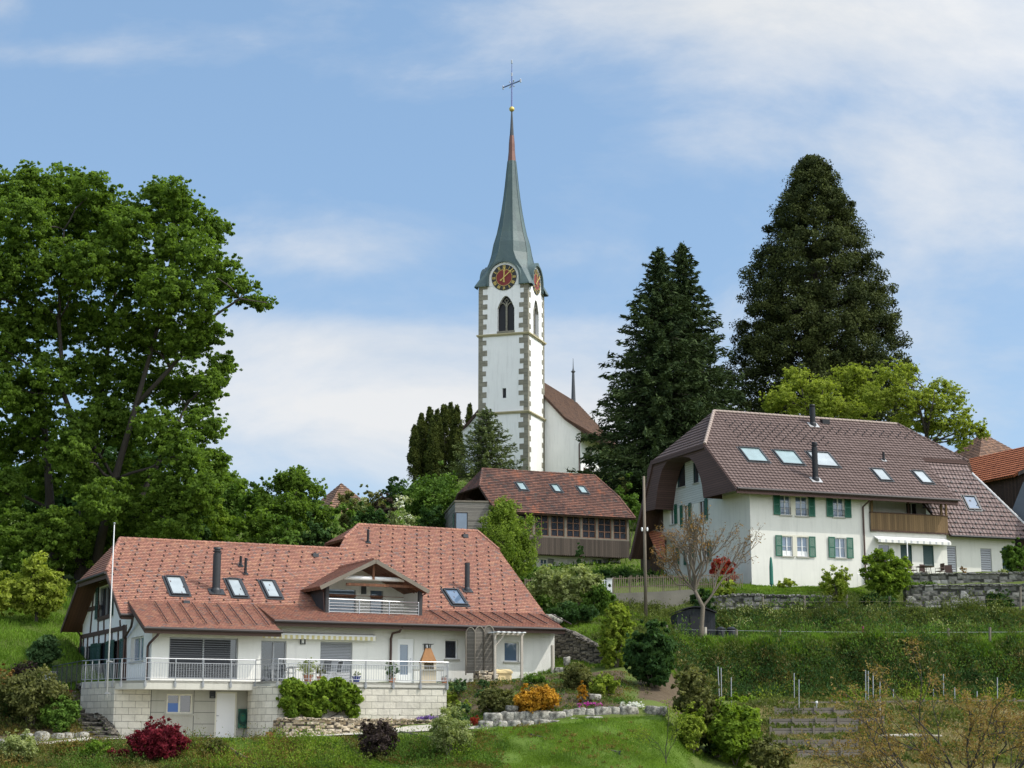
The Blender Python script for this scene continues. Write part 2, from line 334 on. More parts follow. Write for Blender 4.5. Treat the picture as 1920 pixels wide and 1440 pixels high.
def pbox(mb,P,d,u0,u1,z0,z1,o0,o1):
    g=fn(P,d); a=g(u0,z0,o0); b=g(u1,z1,o1)
    mb.box(min(a[0],b[0]),max(a[0],b[0]),min(a[1],b[1]),max(a[1],b[1]),z0,z1)
def rect(fr,P,d,x0,y0,x1,y1):
    f=fr.y if P=='y' else fr.x
    a=f(x0,y0,d); b=f(x1,y1,d); return (min(a[0],b[0]),max(a[0],b[0]),min(a[1],b[1]),max(a[1],b[1]))
def shutter(P,d,u0,u1,z0,z1,root,mat,out=.05):
    s=MB(); w=(u1-u0)*.14
    pbox(s,P,d,u0,u0+w,z0,z1,out,out+.04); pbox(s,P,d,u1-w,u1,z0,z1,out,out+.04)
    for za,zb in ((z0,z0+w),(z1-w,z1),((z0+z1)/2-w/2,(z0+z1)/2+w/2)): pbox(s,P,d,u0+w,u1-w,za,zb,out,out+.04)
    g=fn(P,d); z=z0+w; st_=.075
    while z<z1-w-.02:
        s.quad(g(u0+w,z,out+.038),g(u1-w,z,out+.038),g(u1-w,z+st_*.95,out+.008),g(u0+w,z+st_*.95,out+.008)); z+=st_
    return s.build('shutter',mat,root)
def window(root,P,d,r,fm='white',gm='gl',cols=2,rows=1,sill='conc',sh=None,shm='green',dep=.14,fw=.06,name='window',box=None,blind=None,curtain=False,bars=0.03):
    u0,u1,z0,z1=r; m=MB()
    pbox(m,P,d,u0,u0+fw,z0,z1,-dep,-dep+.05); pbox(m,P,d,u1-fw,u1,z0,z1,-dep,-dep+.05)
    pbox(m,P,d,u0+fw,u1-fw,z0,z0+fw,-dep,-dep+.05); pbox(m,P,d,u0+fw,u1-fw,z1-fw,z1,-dep,-dep+.05)
    for i in range(1,cols):
        u=u0+(u1-u0)*i/cols; pbox(m,P,d,u-fw*.6,u+fw*.6,z0+fw,z1-fw,-dep,-dep+.052)
    for i in range(1,rows):
        z=z0+(z1-z0)*i/rows; pbox(m,P,d,u0+fw,u1-fw,z-bars/2,z+bars/2,-dep,-dep+.048)
    w=m.build(name,M[fm],root)
    g=fn(P,d); m=MB()
    for i in range(cols):
        a=u0+(u1-u0)*i/cols; b=u0+(u1-u0)*(i+1)/cols
        if blind and i in blind: continue
        m.quad(g(a,z0,-dep-.0),g(b,z0,-dep-.0),g(b,z1,-dep-.0),g(a,z1,-dep-.0))
    if m.f: m.build('pane',M[gm],w)
    if sill: m=MB(); pbox(m,P,d,u0-.08,u1+.08,z0-.09,z0,-.1,.07); m.build('sill',M[sill],w)
    if sh:
        for side in sh:
            wd=(u1-u0)*.52 if len(sh)==2 and not box else box
            a,b=(u0-wd-.03,u0-.03) if side=='l' else (u1+.03,u1+wd+.03)
            shutter(P,d,a,b,z0-.02,z1+.04,w,M[shm])
    return w
def blinds(root,P,d,r,mat,step=.075,out=-.10,name='blind'):
    u0,u1,z0,z1=r; g=fn(P,d); m=MB(); z=z0
    while z<z1-step*.3:
        m.quad(g(u0,z,out+.03),g(u1,z,out+.03),g(u1,min(z1,z+step*.8),out),g(u0,min(z1,z+step*.8),out)); z+=step
    return m.build(name,mat,root)
def skylight(root,pl,fr,q,mat='gls',n=None,hood=True,fm='dgrey'):
    # q: four photo pixels TL,TR,BR,BL on the roof plane pl=(point,normal)
    P=[np.array(fr.pl(*p,*pl)) for p in q]; nn=np.array(pl[1],float); nn/=np.linalg.norm(nn)
    h=np.cross((0,0,1.),nn); h/=np.linalg.norm(h); w=np.cross(nn,h)
    if h[0]<0: h=-h
    c=sum(P)/4; hw=(abs((P[1]-P[0])@h)+abs((P[2]-P[3])@h))/4; hh=(abs((P[0]-P[3])@w)+abs((P[1]-P[2])@w))/4
    m=MB(); t_=.09
    for s_ in (-1,1): m.beam(c+h*s_*(hw-t_/2)-w*hh+nn*.05,c+h*s_*(hw-t_/2)+w*hh+nn*.05,t_,.14,nn)
    m.beam(c-h*(hw-t_)-w*(hh-t_/2)+nn*.05,c+h*(hw-t_)-w*(hh-t_/2)+nn*.05,t_,.14,nn)
    m.beam(c-h*(hw-t_)+w*(hh-t_/2)+nn*.06,c+h*(hw-t_)+w*(hh-t_/2)+nn*.06,t_,.17,nn)
    s=m.build('skylight',M[fm],root)
    m=MB(); a=c+nn*.07; m.quad(a-h*(hw-t_)-w*(hh-t_),a+h*(hw-t_)-w*(hh-t_),a+h*(hw-t_)+w*(hh-t_),a-h*(hw-t_)+w*(hh-t_)); m.build('pane',M[mat],s)
    m=MB(); a=c+nn*.012+nn*.03; 
    for s_ in (-1,1): m.beam(c+h*s_*(hw+.06)-w*(hh+.1)+nn*.035,c+h*s_*(hw+.06)+w*(hh+.1)+nn*.035,.11,.04,nn)
    m.beam(c-h*(hw+.01)-w*(hh+.07)+nn*.035,c+h*(hw+.01)-w*(hh+.07)+nn*.035,.14,.04,nn)
    m.build('flashing',M['dgrey' if fm!='zinc' else 'zinc'],s)
    return s
# ------------------------------------------------------------------ foliage
def leafmesh(name,mat,C,size,seed,rnd=None,nrm=None,up=.35,asp=.55,parent=None,dirs=None):
    rg=np.random.default_rng(seed); N=len(C)
    n=rg.normal(size=(N,3)); n/=np.linalg.norm(n,axis=1)[:,None]
    if nrm is not None: n=n*.75+nrm
    n[:,2]+=up; n/=np.linalg.norm(n,axis=1)[:,None]
    a=rg.normal(size=(N,3)) if dirs is None else dirs+rg.normal(size=(N,3))*.25
    a-=n*np.sum(a*n,axis=1)[:,None]; a/=np.linalg.norm(a,axis=1)[:,None]+1e-9; b=np.cross(n,a)
    s=size*rg.uniform(.65,1.35,(N,1)) if not hasattr(size,'shape') else size
    V=np.empty((N,4,3)); V[:,0]=C-a*s; V[:,1]=C-b*s*asp; V[:,2]=C+a*s; V[:,3]=C+b*s*asp
    me=bpy.data.meshes.new(name); me.vertices.add(N*4); me.vertices.foreach_set('co',V.astype(np.float32).ravel())
    me.loops.add(N*4); me.loops.foreach_set('vertex_index',np.arange(N*4,dtype=np.int32))
    me.polygons.add(N); me.polygons.foreach_set('loop_start',np.arange(0,N*4,4,dtype=np.int32))
    try: me.polygons.foreach_set('loop_total',np.full(N,4,dtype=np.int32))
    except Exception: pass
    me.update(); at_=me.attributes.new('rnd','FLOAT','FACE')
    r=rg.uniform(0,1,N) if rnd is None else np.clip(rnd+rg.normal(0,.18,N),0,1)
    at_.data.foreach_set('value',r.astype(np.float32)); me.materials.append(mat)
    o=bpy.data.objects.new(name,me); COL.objects.link(o)
    if parent: o.parent=parent
    return o
def clumps(lobes,ncl,per,cr,seed,shell=.55,flat=.7,gap=None):
    """leaf centres in clumps spread through the outer volume of ellipsoid lobes; returns centres, rnd, clump centres"""
    rg=np.random.default_rng(seed); C=[];R=[];K=[];Nn=[]
    vol=np.array([l[3]*l[4]*l[5] for l in lobes])**(2/3); cnt=np.maximum(3,(ncl*vol/vol.sum()).astype(int))
    for l,k in zip(lobes,cnt):
        d=rg.normal(size=(k,3)); d/=np.linalg.norm(d,axis=1)[:,None]; r=(shell**3+(1-shell**3)*rg.uniform(0,1,k))**(1/3)
        r*=rg.uniform(.85,1.12,k)
        spg=rg.uniform(0,1,k)<.24; r=np.where(spg,rg.uniform(1.0,1.36,k),r)
        cc=np.array(l[:3])+d*r[:,None]*np.array(l[3:6]); cs=cr*rg.uniform(.5,1.4,k)*np.where(spg,.42,1); br=rg.uniform(.1,.9,k)
        for c,s,b,dd in zip(cc,cs,br,d):
            if gap and (math.sin(c[0]*gap[0]+1.3*math.sin(c[2]*gap[0]*.8))+math.sin(c[1]*gap[0]*1.1+c[2]*.7)+math.sin(c[2]*gap[0]*1.4+c[0]*.5))<gap[1]: continue
            n=max(3,int(per*rg.uniform(.6,1.4)*(1 if s>cr*.55 else .4))); q=rg.normal(size=(n,3)); q/=np.linalg.norm(q,axis=1)[:,None]+1e-9; q*=(rg.uniform(0,1,n)**.45)[:,None]
            C.append(c+q*s*np.array([1,1,flat])); R.append(np.full(n,b)+q[:,2]*.12); K.append(c); Nn.append(np.tile(dd*.5,(n,1)))
    return np.concatenate(C),np.concatenate(R),np.array(K),np.concatenate(Nn)
def bush(name,label,cat,loc,rx,rz,leaf,n=60,per=40,cr=None,ls=.09,seed=1,group=None,lobes=None,stems=6,stemmat='twig',shell=.4,ry=None,flat=.8,asp=.55):
    """free-standing shrub: several lobes on a short woody base; loc=ground point"""
    rg=random.Random(seed*7+1); root=thing(name,label,cat,loc,0,group); ry=ry or rx
    if lobes is None:
        lobes=[(0,0,rz*.52,rx*.72,ry*.72,rz*.48)]
        for i in range(6):
            a=i*1.05+rg.random(); q=rg.uniform(.42,.62); lobes.append((math.cos(a)*rx*q,math.sin(a)*ry*q,rz*rg.uniform(.3,.68),rx*rg.uniform(.34,.46),ry*.4,rz*rg.uniform(.24,.34)))
    cr=cr or rx*.2
    C,R,K,Nn=clumps(lobes,n,per,cr,seed,shell,flat)
    C[:,2]=np.maximum(C[:,2],.02); leafmesh('foliage',L[leaf],C,ls,seed,R,Nn,asp=asp,parent=root)
    m=MB()
    for i in range(stems):
        k=K[rg.randrange(len(K))]*np.array([.75,.75,.7]); b=np.array([rg.uniform(-.1,.1)*rx,rg.uniform(-.1,.1)*rx,-.1])
        m.tube([b,b*.4+k*.5+np.array([0,0,.08*rz]),k],[.03+.01*rz,.02,.008],5)
    m.build('stems',M[stemmat],root,True); return root
def limb(m,a,b,r0,r1,rg,bend=.12,seg=5,n=4):
    a=np.array(a,float);b=np.array(b,float);L_=np.linalg.norm(b-a); P=[a]
    for i in range(1,n): 
        t_=i/n; P.append(a+(b-a)*t_+np.array([rg.uniform(-1,1),rg.uniform(-1,1),rg.uniform(-.3,1)])*L_*bend*math.sin(math.pi*t_)*.6)
    P.append(b); m.tube(P,[r0+(r1-r0)*i/n for i in range(n+1)],seg); return P
EXPO=0.0
# ------------------------------------------------------------------ camera, sun, sky
cam=bpy.data.cameras.new('camera'); cam.lens=F/1920*36; cam.sensor_width=36; cam.clip_end=6000; cam.clip_start=.5
co=bpy.data.objects.new('camera',cam); COL.objects.link(co); co.rotation_euler=(math.pi/2+T,0,0); SC.camera=co
EL=math.radians(50); SH=np.array([.975,-.22]); SH/=np.linalg.norm(SH)
sd=Vector((SH[0]*math.cos(EL),SH[1]*math.cos(EL),math.sin(EL)))
sl=bpy.data.lights.new('sun','SUN'); sl.energy=3.2; sl.angle=math.radians(.53); sl.color=(1,.95,.87)
so=bpy.data.objects.new('sun',sl); COL.objects.link(so); so.rotation_euler=sd.to_track_quat('Z','Y').to_euler(); so.location=(30,-10,60)
W=bpy.data.worlds.new('World'); SC.world=W; W.use_nodes=True; wt=W.node_tree; wt.nodes.clear()
class WN(NT):
    def __init__(s,t): s.t=t
w=WN(wt); wo=w.n('ShaderNodeOutputWorld'); bg=w.n('ShaderNodeBackground'); w.l(bg.outputs[0],wo.inputs[0]); bg.inputs[1].default_value=.15
sky=w.n('ShaderNodeTexSky'); sky.sky_type='NISHITA'; sky.sun_disc=False; sky.sun_elevation=EL; sky.sun_rotation=math.atan2(SH[0],SH[1]); sky.altitude=500; sky.air_density=1.0; sky.dust_density=.6; sky.ozone_density=1.2
tc=w.n('ShaderNodeTexCoord').outputs['Generated']
sx=w.n('ShaderNodeSeparateXYZ'); w.l(tc,sx.inputs[0])
# cloud field: azimuth and elevation slopes of the view direction
ay=w.math('ADD',w.math('ABSOLUTE',sx.outputs[1]),.12)
U=w.math('DIVIDE',sx.outputs[0],ay); V=w.math('DIVIDE',w.math('MAXIMUM',sx.outputs[2],0),ay)
cb=w.n('ShaderNodeCombineXYZ'); w.l(w.math('MULTIPLY',U,5.5),cb.inputs[0]); w.l(w.math('MULTIPLY',V,11.),cb.inputs[1]); w.l(w.math('SIGN',sx.outputs[1]),cb.inputs[2])
n1=w.n('ShaderNodeTexNoise'); n1.inputs['Scale'].default_value=.95; n1.inputs['Detail'].default_value=8; n1.inputs['Roughness'].default_value=.6; n1.inputs['Distortion'].default_value=.25; w.l(cb.outputs[0],n1.inputs['Vector'])
n2=w.n('ShaderNodeTexNoise'); n2.inputs['Scale'].default_value=.38; n2.inputs['Detail'].default_value=3; w.l(cb.outputs[0],n2.inputs['Vector'])
def UV_(px,py):
    r=ray(px,py); return r[0]/(r[1]+.12),r[2]/(r[1]+.12)
s_=w.math('SUBTRACT',w.math('MULTIPLY',w.math('SUBTRACT',n2.outputs[0],.5),.5),.10)
for px,py,rx,ry,am in [(1650,50,460,120,.75),(1250,10,300,50,.45),(1850,370,300,120,.45),(1500,270,260,50,.26),(640,460,260,50,.34),(80,105,220,26,.26),(620,640,330,40,.36),(650,780,420,110,.48),(1750,620,300,120,.30),(1080,480,140,40,.2),(20,15,70,40,.35),(1080,780,260,120,.42),(1880,800,200,80,.2)]:
    u0,v0=UV_(px,py); k=3350*.9
    du=w.math('MULTIPLY',w.math('SUBTRACT',U,u0),k/rx); dv=w.math('MULTIPLY',w.math('SUBTRACT',V,v0),k/ry)
    g_=w.math('EXPONENT',w.math('MULTIPLY',w.math('ADD',w.math('MULTIPLY',du,du),w.math('MULTIPLY',dv,dv)),-1.)); s_=w.math('ADD',s_,w.math('MULTIPLY',g_,am))
back=w.math('MAXIMUM',w.math('MULTIPLY',sx.outputs[1],-1.),0)  # unseen sky behind camera: more, brighter clouds added as fill for shaded walls
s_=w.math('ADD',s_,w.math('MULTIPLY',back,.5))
s_=w.math('ADD',w.math('MULTIPLY',s_,.9),w.math('MULTIPLY',w.math('SUBTRACT',n1.outputs[0],.5),1.45))
s_=w.math('ADD',s_,w.math('MULTIPLY',w.math('MAXIMUM',w.math('SUBTRACT',.24,V),0),1.1))
mask=w.ramp(s_,[(0,(.0,.0,.0)),(.12,(.10,.10,.10)),(.42,(.62,.62,.62)),(.75,(1,1,1))])
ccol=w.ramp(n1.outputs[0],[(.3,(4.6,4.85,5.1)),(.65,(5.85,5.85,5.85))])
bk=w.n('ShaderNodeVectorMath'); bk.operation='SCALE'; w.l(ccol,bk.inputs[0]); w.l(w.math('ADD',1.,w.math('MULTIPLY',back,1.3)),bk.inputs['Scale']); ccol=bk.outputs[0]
veil=w.mix(1.0,sky.outputs[0],(1.0,1.0,1.0,1),'MULTIPLY')
veil=w.mix(.45,veil,(2.4,3.95,6.0,1))
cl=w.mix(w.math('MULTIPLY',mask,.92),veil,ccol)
# unseen glow round the sun, added to raise the light on shaded walls
vd=w.n('ShaderNodeVectorMath'); vd.operation='DOT_PRODUCT'; vd.inputs[1].default_value=tuple(sd); w.l(tc,vd.inputs[0])
gl_=w.math('POWER',w.math('MAXIMUM',vd.outputs['Value'],0),3)
fin=w.mix(1.0,cl,w.ramp(gl_,[(0,(0,0,0)),(1,(1,1,1))]),'ADD')
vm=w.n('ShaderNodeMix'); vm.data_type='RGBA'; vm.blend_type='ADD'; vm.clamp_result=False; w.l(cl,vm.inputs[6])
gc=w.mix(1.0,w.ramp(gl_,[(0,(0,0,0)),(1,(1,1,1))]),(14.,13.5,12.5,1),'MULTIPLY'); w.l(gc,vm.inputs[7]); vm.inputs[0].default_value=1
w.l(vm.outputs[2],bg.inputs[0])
vs=SC.view_settings; vs.view_transform='Standard'; vs.look='None'; vs.gamma=1; vs.use_curve_mapping=False; vs.exposure=EXPO
# ------------------------------------------------------------------ terrain
COLS={
 -300:[(1440,75),(1400,79),(1375,82),(1290,88),(1240,91),(1090,112),(1040,125),(1000,150),(960,185)],
 0:[(1440,76),(1408,79.2),(1404,80.6),(1372,82.5),(1290,88),(1245,91),(1090,112),(1040,125),(1000,150),(960,185)],
 130:[(1440,76),(1395,79.2),(1390,81),(1365,83),(1300,88.5),(1250,93),(1095,112),(1045,125),(1000,150),(960,185)],
 215:[(1440,76.5),(1388,79.3),(1386,85.5),(1283,88),(1280,99),(1200,106),(1080,118),(1020,135),(990,155),(960,185)],
 400:[(1440,76.5),(1386,79.3),(1385,87.3),(1279,89),(1276,101),(1200,108),(1060,122),(1010,138),(985,155),(955,185)],
 480:[(1440,76),(1386,79.2),(1385,87.5),(1279,89.5),(1276,102),(1180,110),(1040,126),(1000,140),(975,155),(945,185)],
 520:[(1440,76),(1386,79),(1384,84.4),(1279,87),(1276,102),(1180,110),(1040,126),(1000,140),(975,155),(945,185)],
 700:[(1440,75.5),(1380,79.5),(1374,84.0),(1354,84.8),(1352,86.5),(1281,88.5),(1276,106),(1150,116),(1010,132),(980,145),(958,165),(945,190)],
 765:[(1440,75.2),(1377,79.7),(1369,84.0),(1354,85.1),(1352,87.4),(1281,89.3),(1276,109),(1120,120),(1020,135),(990,147),(950,168),(915,190)],
 830:[(1440,75),(1373,80),(1364,84.0),(1354,85.5),(1351,88.2),(1281,90),(1276,112),(1120,122),(1040,138),(1010,150),(930,175),(885,192)],
 870:[(1440,74.5),(1370,79.8),(1364,81.5),(1340,83.6),(1282,90.5),(1278,112),(1110,124),(1060,138),(1030,150),(930,175),(885,192)],
 980:[(1440,74),(1366,79),(1362,80.3),(1335,81.5),(1280,90),(1270,94),(1245,110),(1110,122),(1066,138),(1030,150),(930,175),(885,192)],
 1060:[(1440,73),(1362,78.5),(1358,79.8),(1330,81),(1268,90),(1256,96),(1236,98),(1150,106),(1105,118),(1066,137),(1030,150),(930,175),(885,192)],
 1150:[(1440,73),(1352,79),(1348,80.2),(1325,81.4),(1280,88),(1245,95),(1170,103),(1160,108),(1105,118),(1066,137),(1030,150),(930,175),(885,192)],
 1240:[(1440,74),(1345,80),(1342,81),(1322,82.5),(1280,90),(1215,99),(1170,107),(1160,112),(1112,114.5),(1098,119),(1066,137),(1030,150),(930,175),(890,192)],
 1300:[(1440,77),(1372,84),(1320,92),(1305,96),(1206,100.5),(1192,108),(1165,110.5),(1160,112.3),(1110,114),(1100,118),(1085,128),(1030,150),(930,175),(890,192)],
 1400:[(1440,80.5),(1318,94),(1309,97),(1207,100.8),(1196,107.5),(1152,112),(1148,113.6),(1108,114.4),(1100,117.6),(1096,125),(1085,150),(960,185),(950,200)],
 1600:[(1440,80.5),(1318,94),(1308,97),(1207,100.8),(1197,107.5),(1152,112),(1147,114.4),(1112,115.4),(1106,117),(1102,121),(1080,150),(960,185),(950,200)],
 1715:[(1440,80.5),(1318,94),(1308,97),(1207,100.8),(1197,107.5),(1150,112),(1145,116.2),(1099,116.8),(1093,118.6),(1078,119),(1073,125),(1050,150),(960,185),(950,200)],
 1920:[(1440,80.5),(1318,94),(1308,97),(1207,100.8),(1197,107.5),(1150,112),(1144,116.2),(1098,116.8),(1092,118.8),(1077,119.2),(1071,126),(1050,150),(960,185),(950,200)],
 2300:[(1440,80.5),(1318,94),(1308,97),(1207,100.8),(1197,107.5),(1150,112),(1144,116.2),(1098,116.8),(1092,118.8),(1077,119.2),(1071,126),(1050,150),(960,185),(950,200)]}
CPX=np.array(sorted(COLS)); CP=[]
for c in CPX:
    P=[(Y,at(c,py,Y)[2]) for py,Y in COLS[c]]
    zl=P[-1][1]; P=[(-30,-1.8),(0,-1.75),(25,-3.6),(55,-4.2)]+P+[(260,zl+.5),(5000,zl+.5)]
    CP.append((np.array([p[0] for p in P]),np.array([p[1] for p in P])))
def height(x,Y):
    x=np.atleast_1d(np.array(x,float));Y=np.atleast_1d(np.array(Y,float))
    wv=np.clip((x-4)/3,0,1)*np.clip((Y-93)/3,0,1)*np.clip((113-Y)/2,0,1)
    Y=Y+wv*(.45*np.sin(x*.9+1)+.3*np.sin(x*2.3)+.22*np.sin(x*4.1+Y)+.5*np.sin(x*.37))
    pe=np.clip(960+3370*x/np.maximum(Y,20),CPX[0],CPX[-1]-.01)
    i=np.searchsorted(CPX,pe,'right')-1; i=np.clip(i,0,len(CPX)-2); t_=(pe-CPX[i])/(CPX[i+1]-CPX[i])
    Z=np.array([np.interp(Y,a,b) for a,b in CP]); j=np.arange(len(x))
    return Z[i,j]*(1-t_)+Z[i+1,j]*t_
def gz(x,y): return float(height(x,y)[0])
def gp(px,py,Y0=70,Y1=200):
    """ground point seen at a photo pixel: first place at or beyond depth Y0 where the sight line meets the terrain"""
    Ys=np.arange(Y0,Y1,.05); r=ray(px,py); k=Ys/r[1]; z=height(r[0]*k,Ys)-r[2]*k
    j=np.argmax(z>=0) if (z>=0).any() else np.argmin(np.abs(z)); return r*k[j]+np.array([0,0,z[j]])
def gat(px,Y):
    r=ray(px,1200); x=r[0]*Y/r[1]; return np.array([x,Y,gz(x,Y)])
xs=np.concatenate([[-3000,-900,-300,-120,-80],np.arange(-60,64,.55),[80,120,300,900,3000]])
ys=np.concatenate([[-300,-60,0,30,50,60],np.arange(66,124,.42),np.arange(124,205,1.6),[240,300,600,1500,5000]])
X,Yg=np.meshgrid(xs,ys); Z=height(X.ravel(),Yg.ravel())
Z+=np.where((Yg.ravel()>66)&(Yg.ravel()<130),.07*np.sin(X.ravel()*1.7+1.3*np.sin(Yg.ravel()*.9))*np.sin(Yg.ravel()*1.4),0)
me=bpy.data.meshes.new('ground'); nx,ny=len(xs),len(ys)
vv=np.stack([X.ravel(),Yg.ravel(),Z],1)
fs=[(j*nx+i,j*nx+i+1,(j+1)*nx+i+1,(j+1)*nx+i) for j in range(ny-1) for i in range(nx-1)]
me.from_pydata(vv.tolist(),[],fs)
pe=960+3370*X.ravel()/np.maximum(Yg.ravel(),20); Yr=Yg.ravel()
def band(v,a,b,s): return np.clip((v-a)/s,0,1)*np.clip((b-v)/s,0,1)
R=band(pe,1400,5000,40)*band(Yr,60,97.6,1); G=band(pe,1180,1330,30)*band(Yr,83,98,1)+band(pe,845,1180,20)*band(Yr,80.6,93,1)*.85+band(pe,-400,220,20)*band(Yr,81,90,1)*.6
B=band(pe,930,1300,30)*band(Yr,60,80.4,.4)+band(pe,380,760,40)*band(Yr,60,80,.6)
cola=me.color_attributes.new('zone','FLOAT_COLOR','POINT'); cola.data.foreach_set('color',np.stack([R,G,B,np.ones_like(R)],1).astype(np.float32).ravel())
me.polygons.foreach_set('use_smooth',[True]*len(fs))
t=NT('ground_cover'); a=t.n('ShaderNodeAttribute'); a.attribute_name='zone'; sp=t.n('ShaderNodeSeparateColor'); t.l(a.outputs['Color'],sp.inputs[0])
nz=t.noise(.45,6,.7); n3=t.noise(3.5,5,.7)
base=t.mix(nz,(.055,.10,.018,1),(.13,.18,.035,1)); base=t.mix(n3,base,t.mix(.5,base,(.12,.10,.05,1)))
dry=t.mix(n3,(.17,.14,.07,1),(.30,.25,.12,1)); dry=t.mix(t.ramp(nz,[(.5,(0,0,0)),(.62,(1,1,1))]),dry,(.10,.13,.03,1))
soil=t.mix(n3,(.05,.035,.022,1),(.15,.115,.075,1)); lawn=t.mix(n3,(.07,.12,.02,1),(.13,.19,.035,1))
def edge(c): return t.ramp(t.math('ADD',c,t.math('MULTIPLY',t.math('SUBTRACT',n3,.5),.8)),[(.4,(0,0,0)),(.6,(1,1,1))])
c=t.mix(edge(sp.outputs[2]),base,lawn); c=t.mix(edge(sp.outputs[0]),c,dry); c=t.mix(edge(sp.outputs[1]),c,soil)
t.col(c); t.set(.97,0,.1); t.bump(t.noise(6,5),.06); me.materials.append(t.m)
go=bpy.data.objects.new('ground',me); COL.objects.link(go); tag(go,kind='structure')
# ================================================================== LOWER HOUSE
A=Fr(at(282,1277,84.5),26); RA=A.a
H=thing('farmhouse','long white farmhouse with half-timbered left gable and salmon red tiled roof above the terrace','house',A.O,RA)
sA=(7.49-3.98)/(8.3-3.2); nA=(0,-sA,1); PA=((0,8.3,7.49),nA)
def a1(px,py): return A.pl(px,py,*PA)
yK,zK=3.15,3.945
def onA(x,z): return np.array([x,8.3-(7.49-z)/sA,z])
RL=onA(.3,7.49); HL=onA(-1.0,5.5); OL=onA(-1.0,3.2); RLr=onA(12.3,7.49); RR=np.array([14.38,10.76,9.18]); RRr=np.array([21.78,10.76,9.18]); HR=onA(22.33,7.98)
RR[2]=7.49+sA*(10.76-8.3); RRr[2]=RR[2]
K0=onA(-.45,zK); K1=onA(6.2,zK); K2=onA(22.3,zK); zk=zK
EL0=np.array([-.62,-1,2.42]); EL1=np.array([6.0,-1,2.40]); ER0=np.array([6.0,0,2.98]); ER1=np.array([21.95,0,2.98])
ER1=np.array([A.y(1058,1176,0)[0],0,2.98])
main=[[OL,onA(-.45,3.2),K0,np.array([K0[0],K0[1],K0[2]]),HL][:0] or [OL,onA(-.45,3.2),onA(-.45,5.5),HL],
      [onA(-.45,zK),K1,K2,onA(22.3,5.5),onA(-.45,5.5)], [HL,onA(22.3,5.5),onA(22.3,7.49),RL], [RLr,onA(22.3,7.49),HR,RRr,RR,onA(13.0,8.2)]]
main[2]=[HL,onA(22.3,5.5),HR if HR[2]<7.49 else onA(22.3,7.49),RL]
yd=1.55; ap=A.y(700,1049,yd); le=A.y(600,1099,yd); re=A.y(802,1107,yd)
zE=(le[1]+re[1])/2; hw=(re[0]-le[0])/2; xc=(re[0]+le[0])/2; zA=ap[1]; tp=(zA-zE)/hw
xl=A.y(612,1150,yd+.4)[0]; xr=A.y(787,1155,yd+.4)[0]; zf=A.y(700,1154,yd+.4)[1]; yw=yd+2.6
zw=7.49+sA*(yw-8.3)
main[1:2]=[[onA(-.45,zK),onA(xl-.05,zK),onA(xl-.05,5.5),onA(-.45,5.5)],[onA(xl-.05,zw),onA(xr+.05,zw),onA(xr+.05,5.5),onA(xl-.05,5.5)],[onA(xr+.05,zK),K2,onA(22.3,5.5),onA(xr+.05,5.5)]]
m=MB(); ms=MB()
for q in main: roofpoly(m,q); slab(ms,q,.16)
bi=.10
sf=(zK-2.98)/yK; FL=lambda x,y:np.array([x,y,2.98+sf*y])
K1=onA(6.0,zK)
for q in ([EL0,EL1,K1,K0],[FL(6.0,0),FL(xl-.05,0),FL(xl-.05,yK),K1],[FL(xl-.05,0),FL(xr+.05,0),FL(xr+.05,yd+.42),FL(xl-.05,yd+.42)],[FL(xr+.05,0),ER1,K2,FL(xr+.05,yK)]): roofpoly(m,q); slab(ms,q,.14)
# half hip facing left, little hip over the step, hip at the right end, back slopes
zb=3.17; yb=15.3; sb=(7.49-zb)/(yb-8.3)
HLb=np.array([-1.0,8.3+(7.49-5.5)/sb,5.5]); BL=np.array([-1.0,yb,zb])
hip=[HL,HLb,RL]; roofpoly(m,hip); slab(ms,hip,.12)
bk=[HLb,BL,np.array([12,yb,zb]),np.array([12,8.3,7.49]),RL]; slab(ms,bk,.16); roofpoly(m,bk)
h1=onA(13.0,8.2); s2=(RR[2]-3.2)/(21-10.76); h2=np.array([13.0,10.76+(RR[2]-8.2)/s2,8.2]); q=[h1,h2,RR]; roofpoly(m,q); slab(ms,q,.12)
q=[h2,np.array([13,21,3.2]),np.array([22.3,21,3.2]),np.array([22.3,10.76+(RR[2]-HR[2])/s2,HR[2]]),RRr,RR]; roofpoly(m,q); slab(ms,q,.16)
q=[HR,np.array([22.33,10.76+(RR[2]-HR[2])/s2,HR[2]]),RRr]; roofpoly(m,q[::-1]); slab(ms,q,.12)
# snow guards: one mesh, pattern in the tiles
m.mat(1); nn=np.array(nA)/np.linalg.norm(nA); w_=np.array([0,1,sA]); w_/=np.linalg.norm(w_)
dorm=(8.2,15.2,3.3,5.8)
i=0; x=.3-2.4
while x<23:
    y=3.4; j=0
    while y<10.6:
        z=7.49+sA*(y-8.3); xx=x+.19*j-1.6
        lim=(y<8.1 or xx>14.0) and xx<22-max(0,(y-9))*.35 and xx>(-.8 if y<5.4 else -.8+(y-5.4)*.45) and not(dorm[0]<xx<dorm[1] and y<5.6+1.6*(1-abs(xx-11.7)/3.5))
        if lim: c=np.array([xx,y,z])+nn*.045; m.beam(c-w_*.08,c+w_*.07,.045,.06,nn)
        y+=.44; j+=1
    x+=.74; i+=1
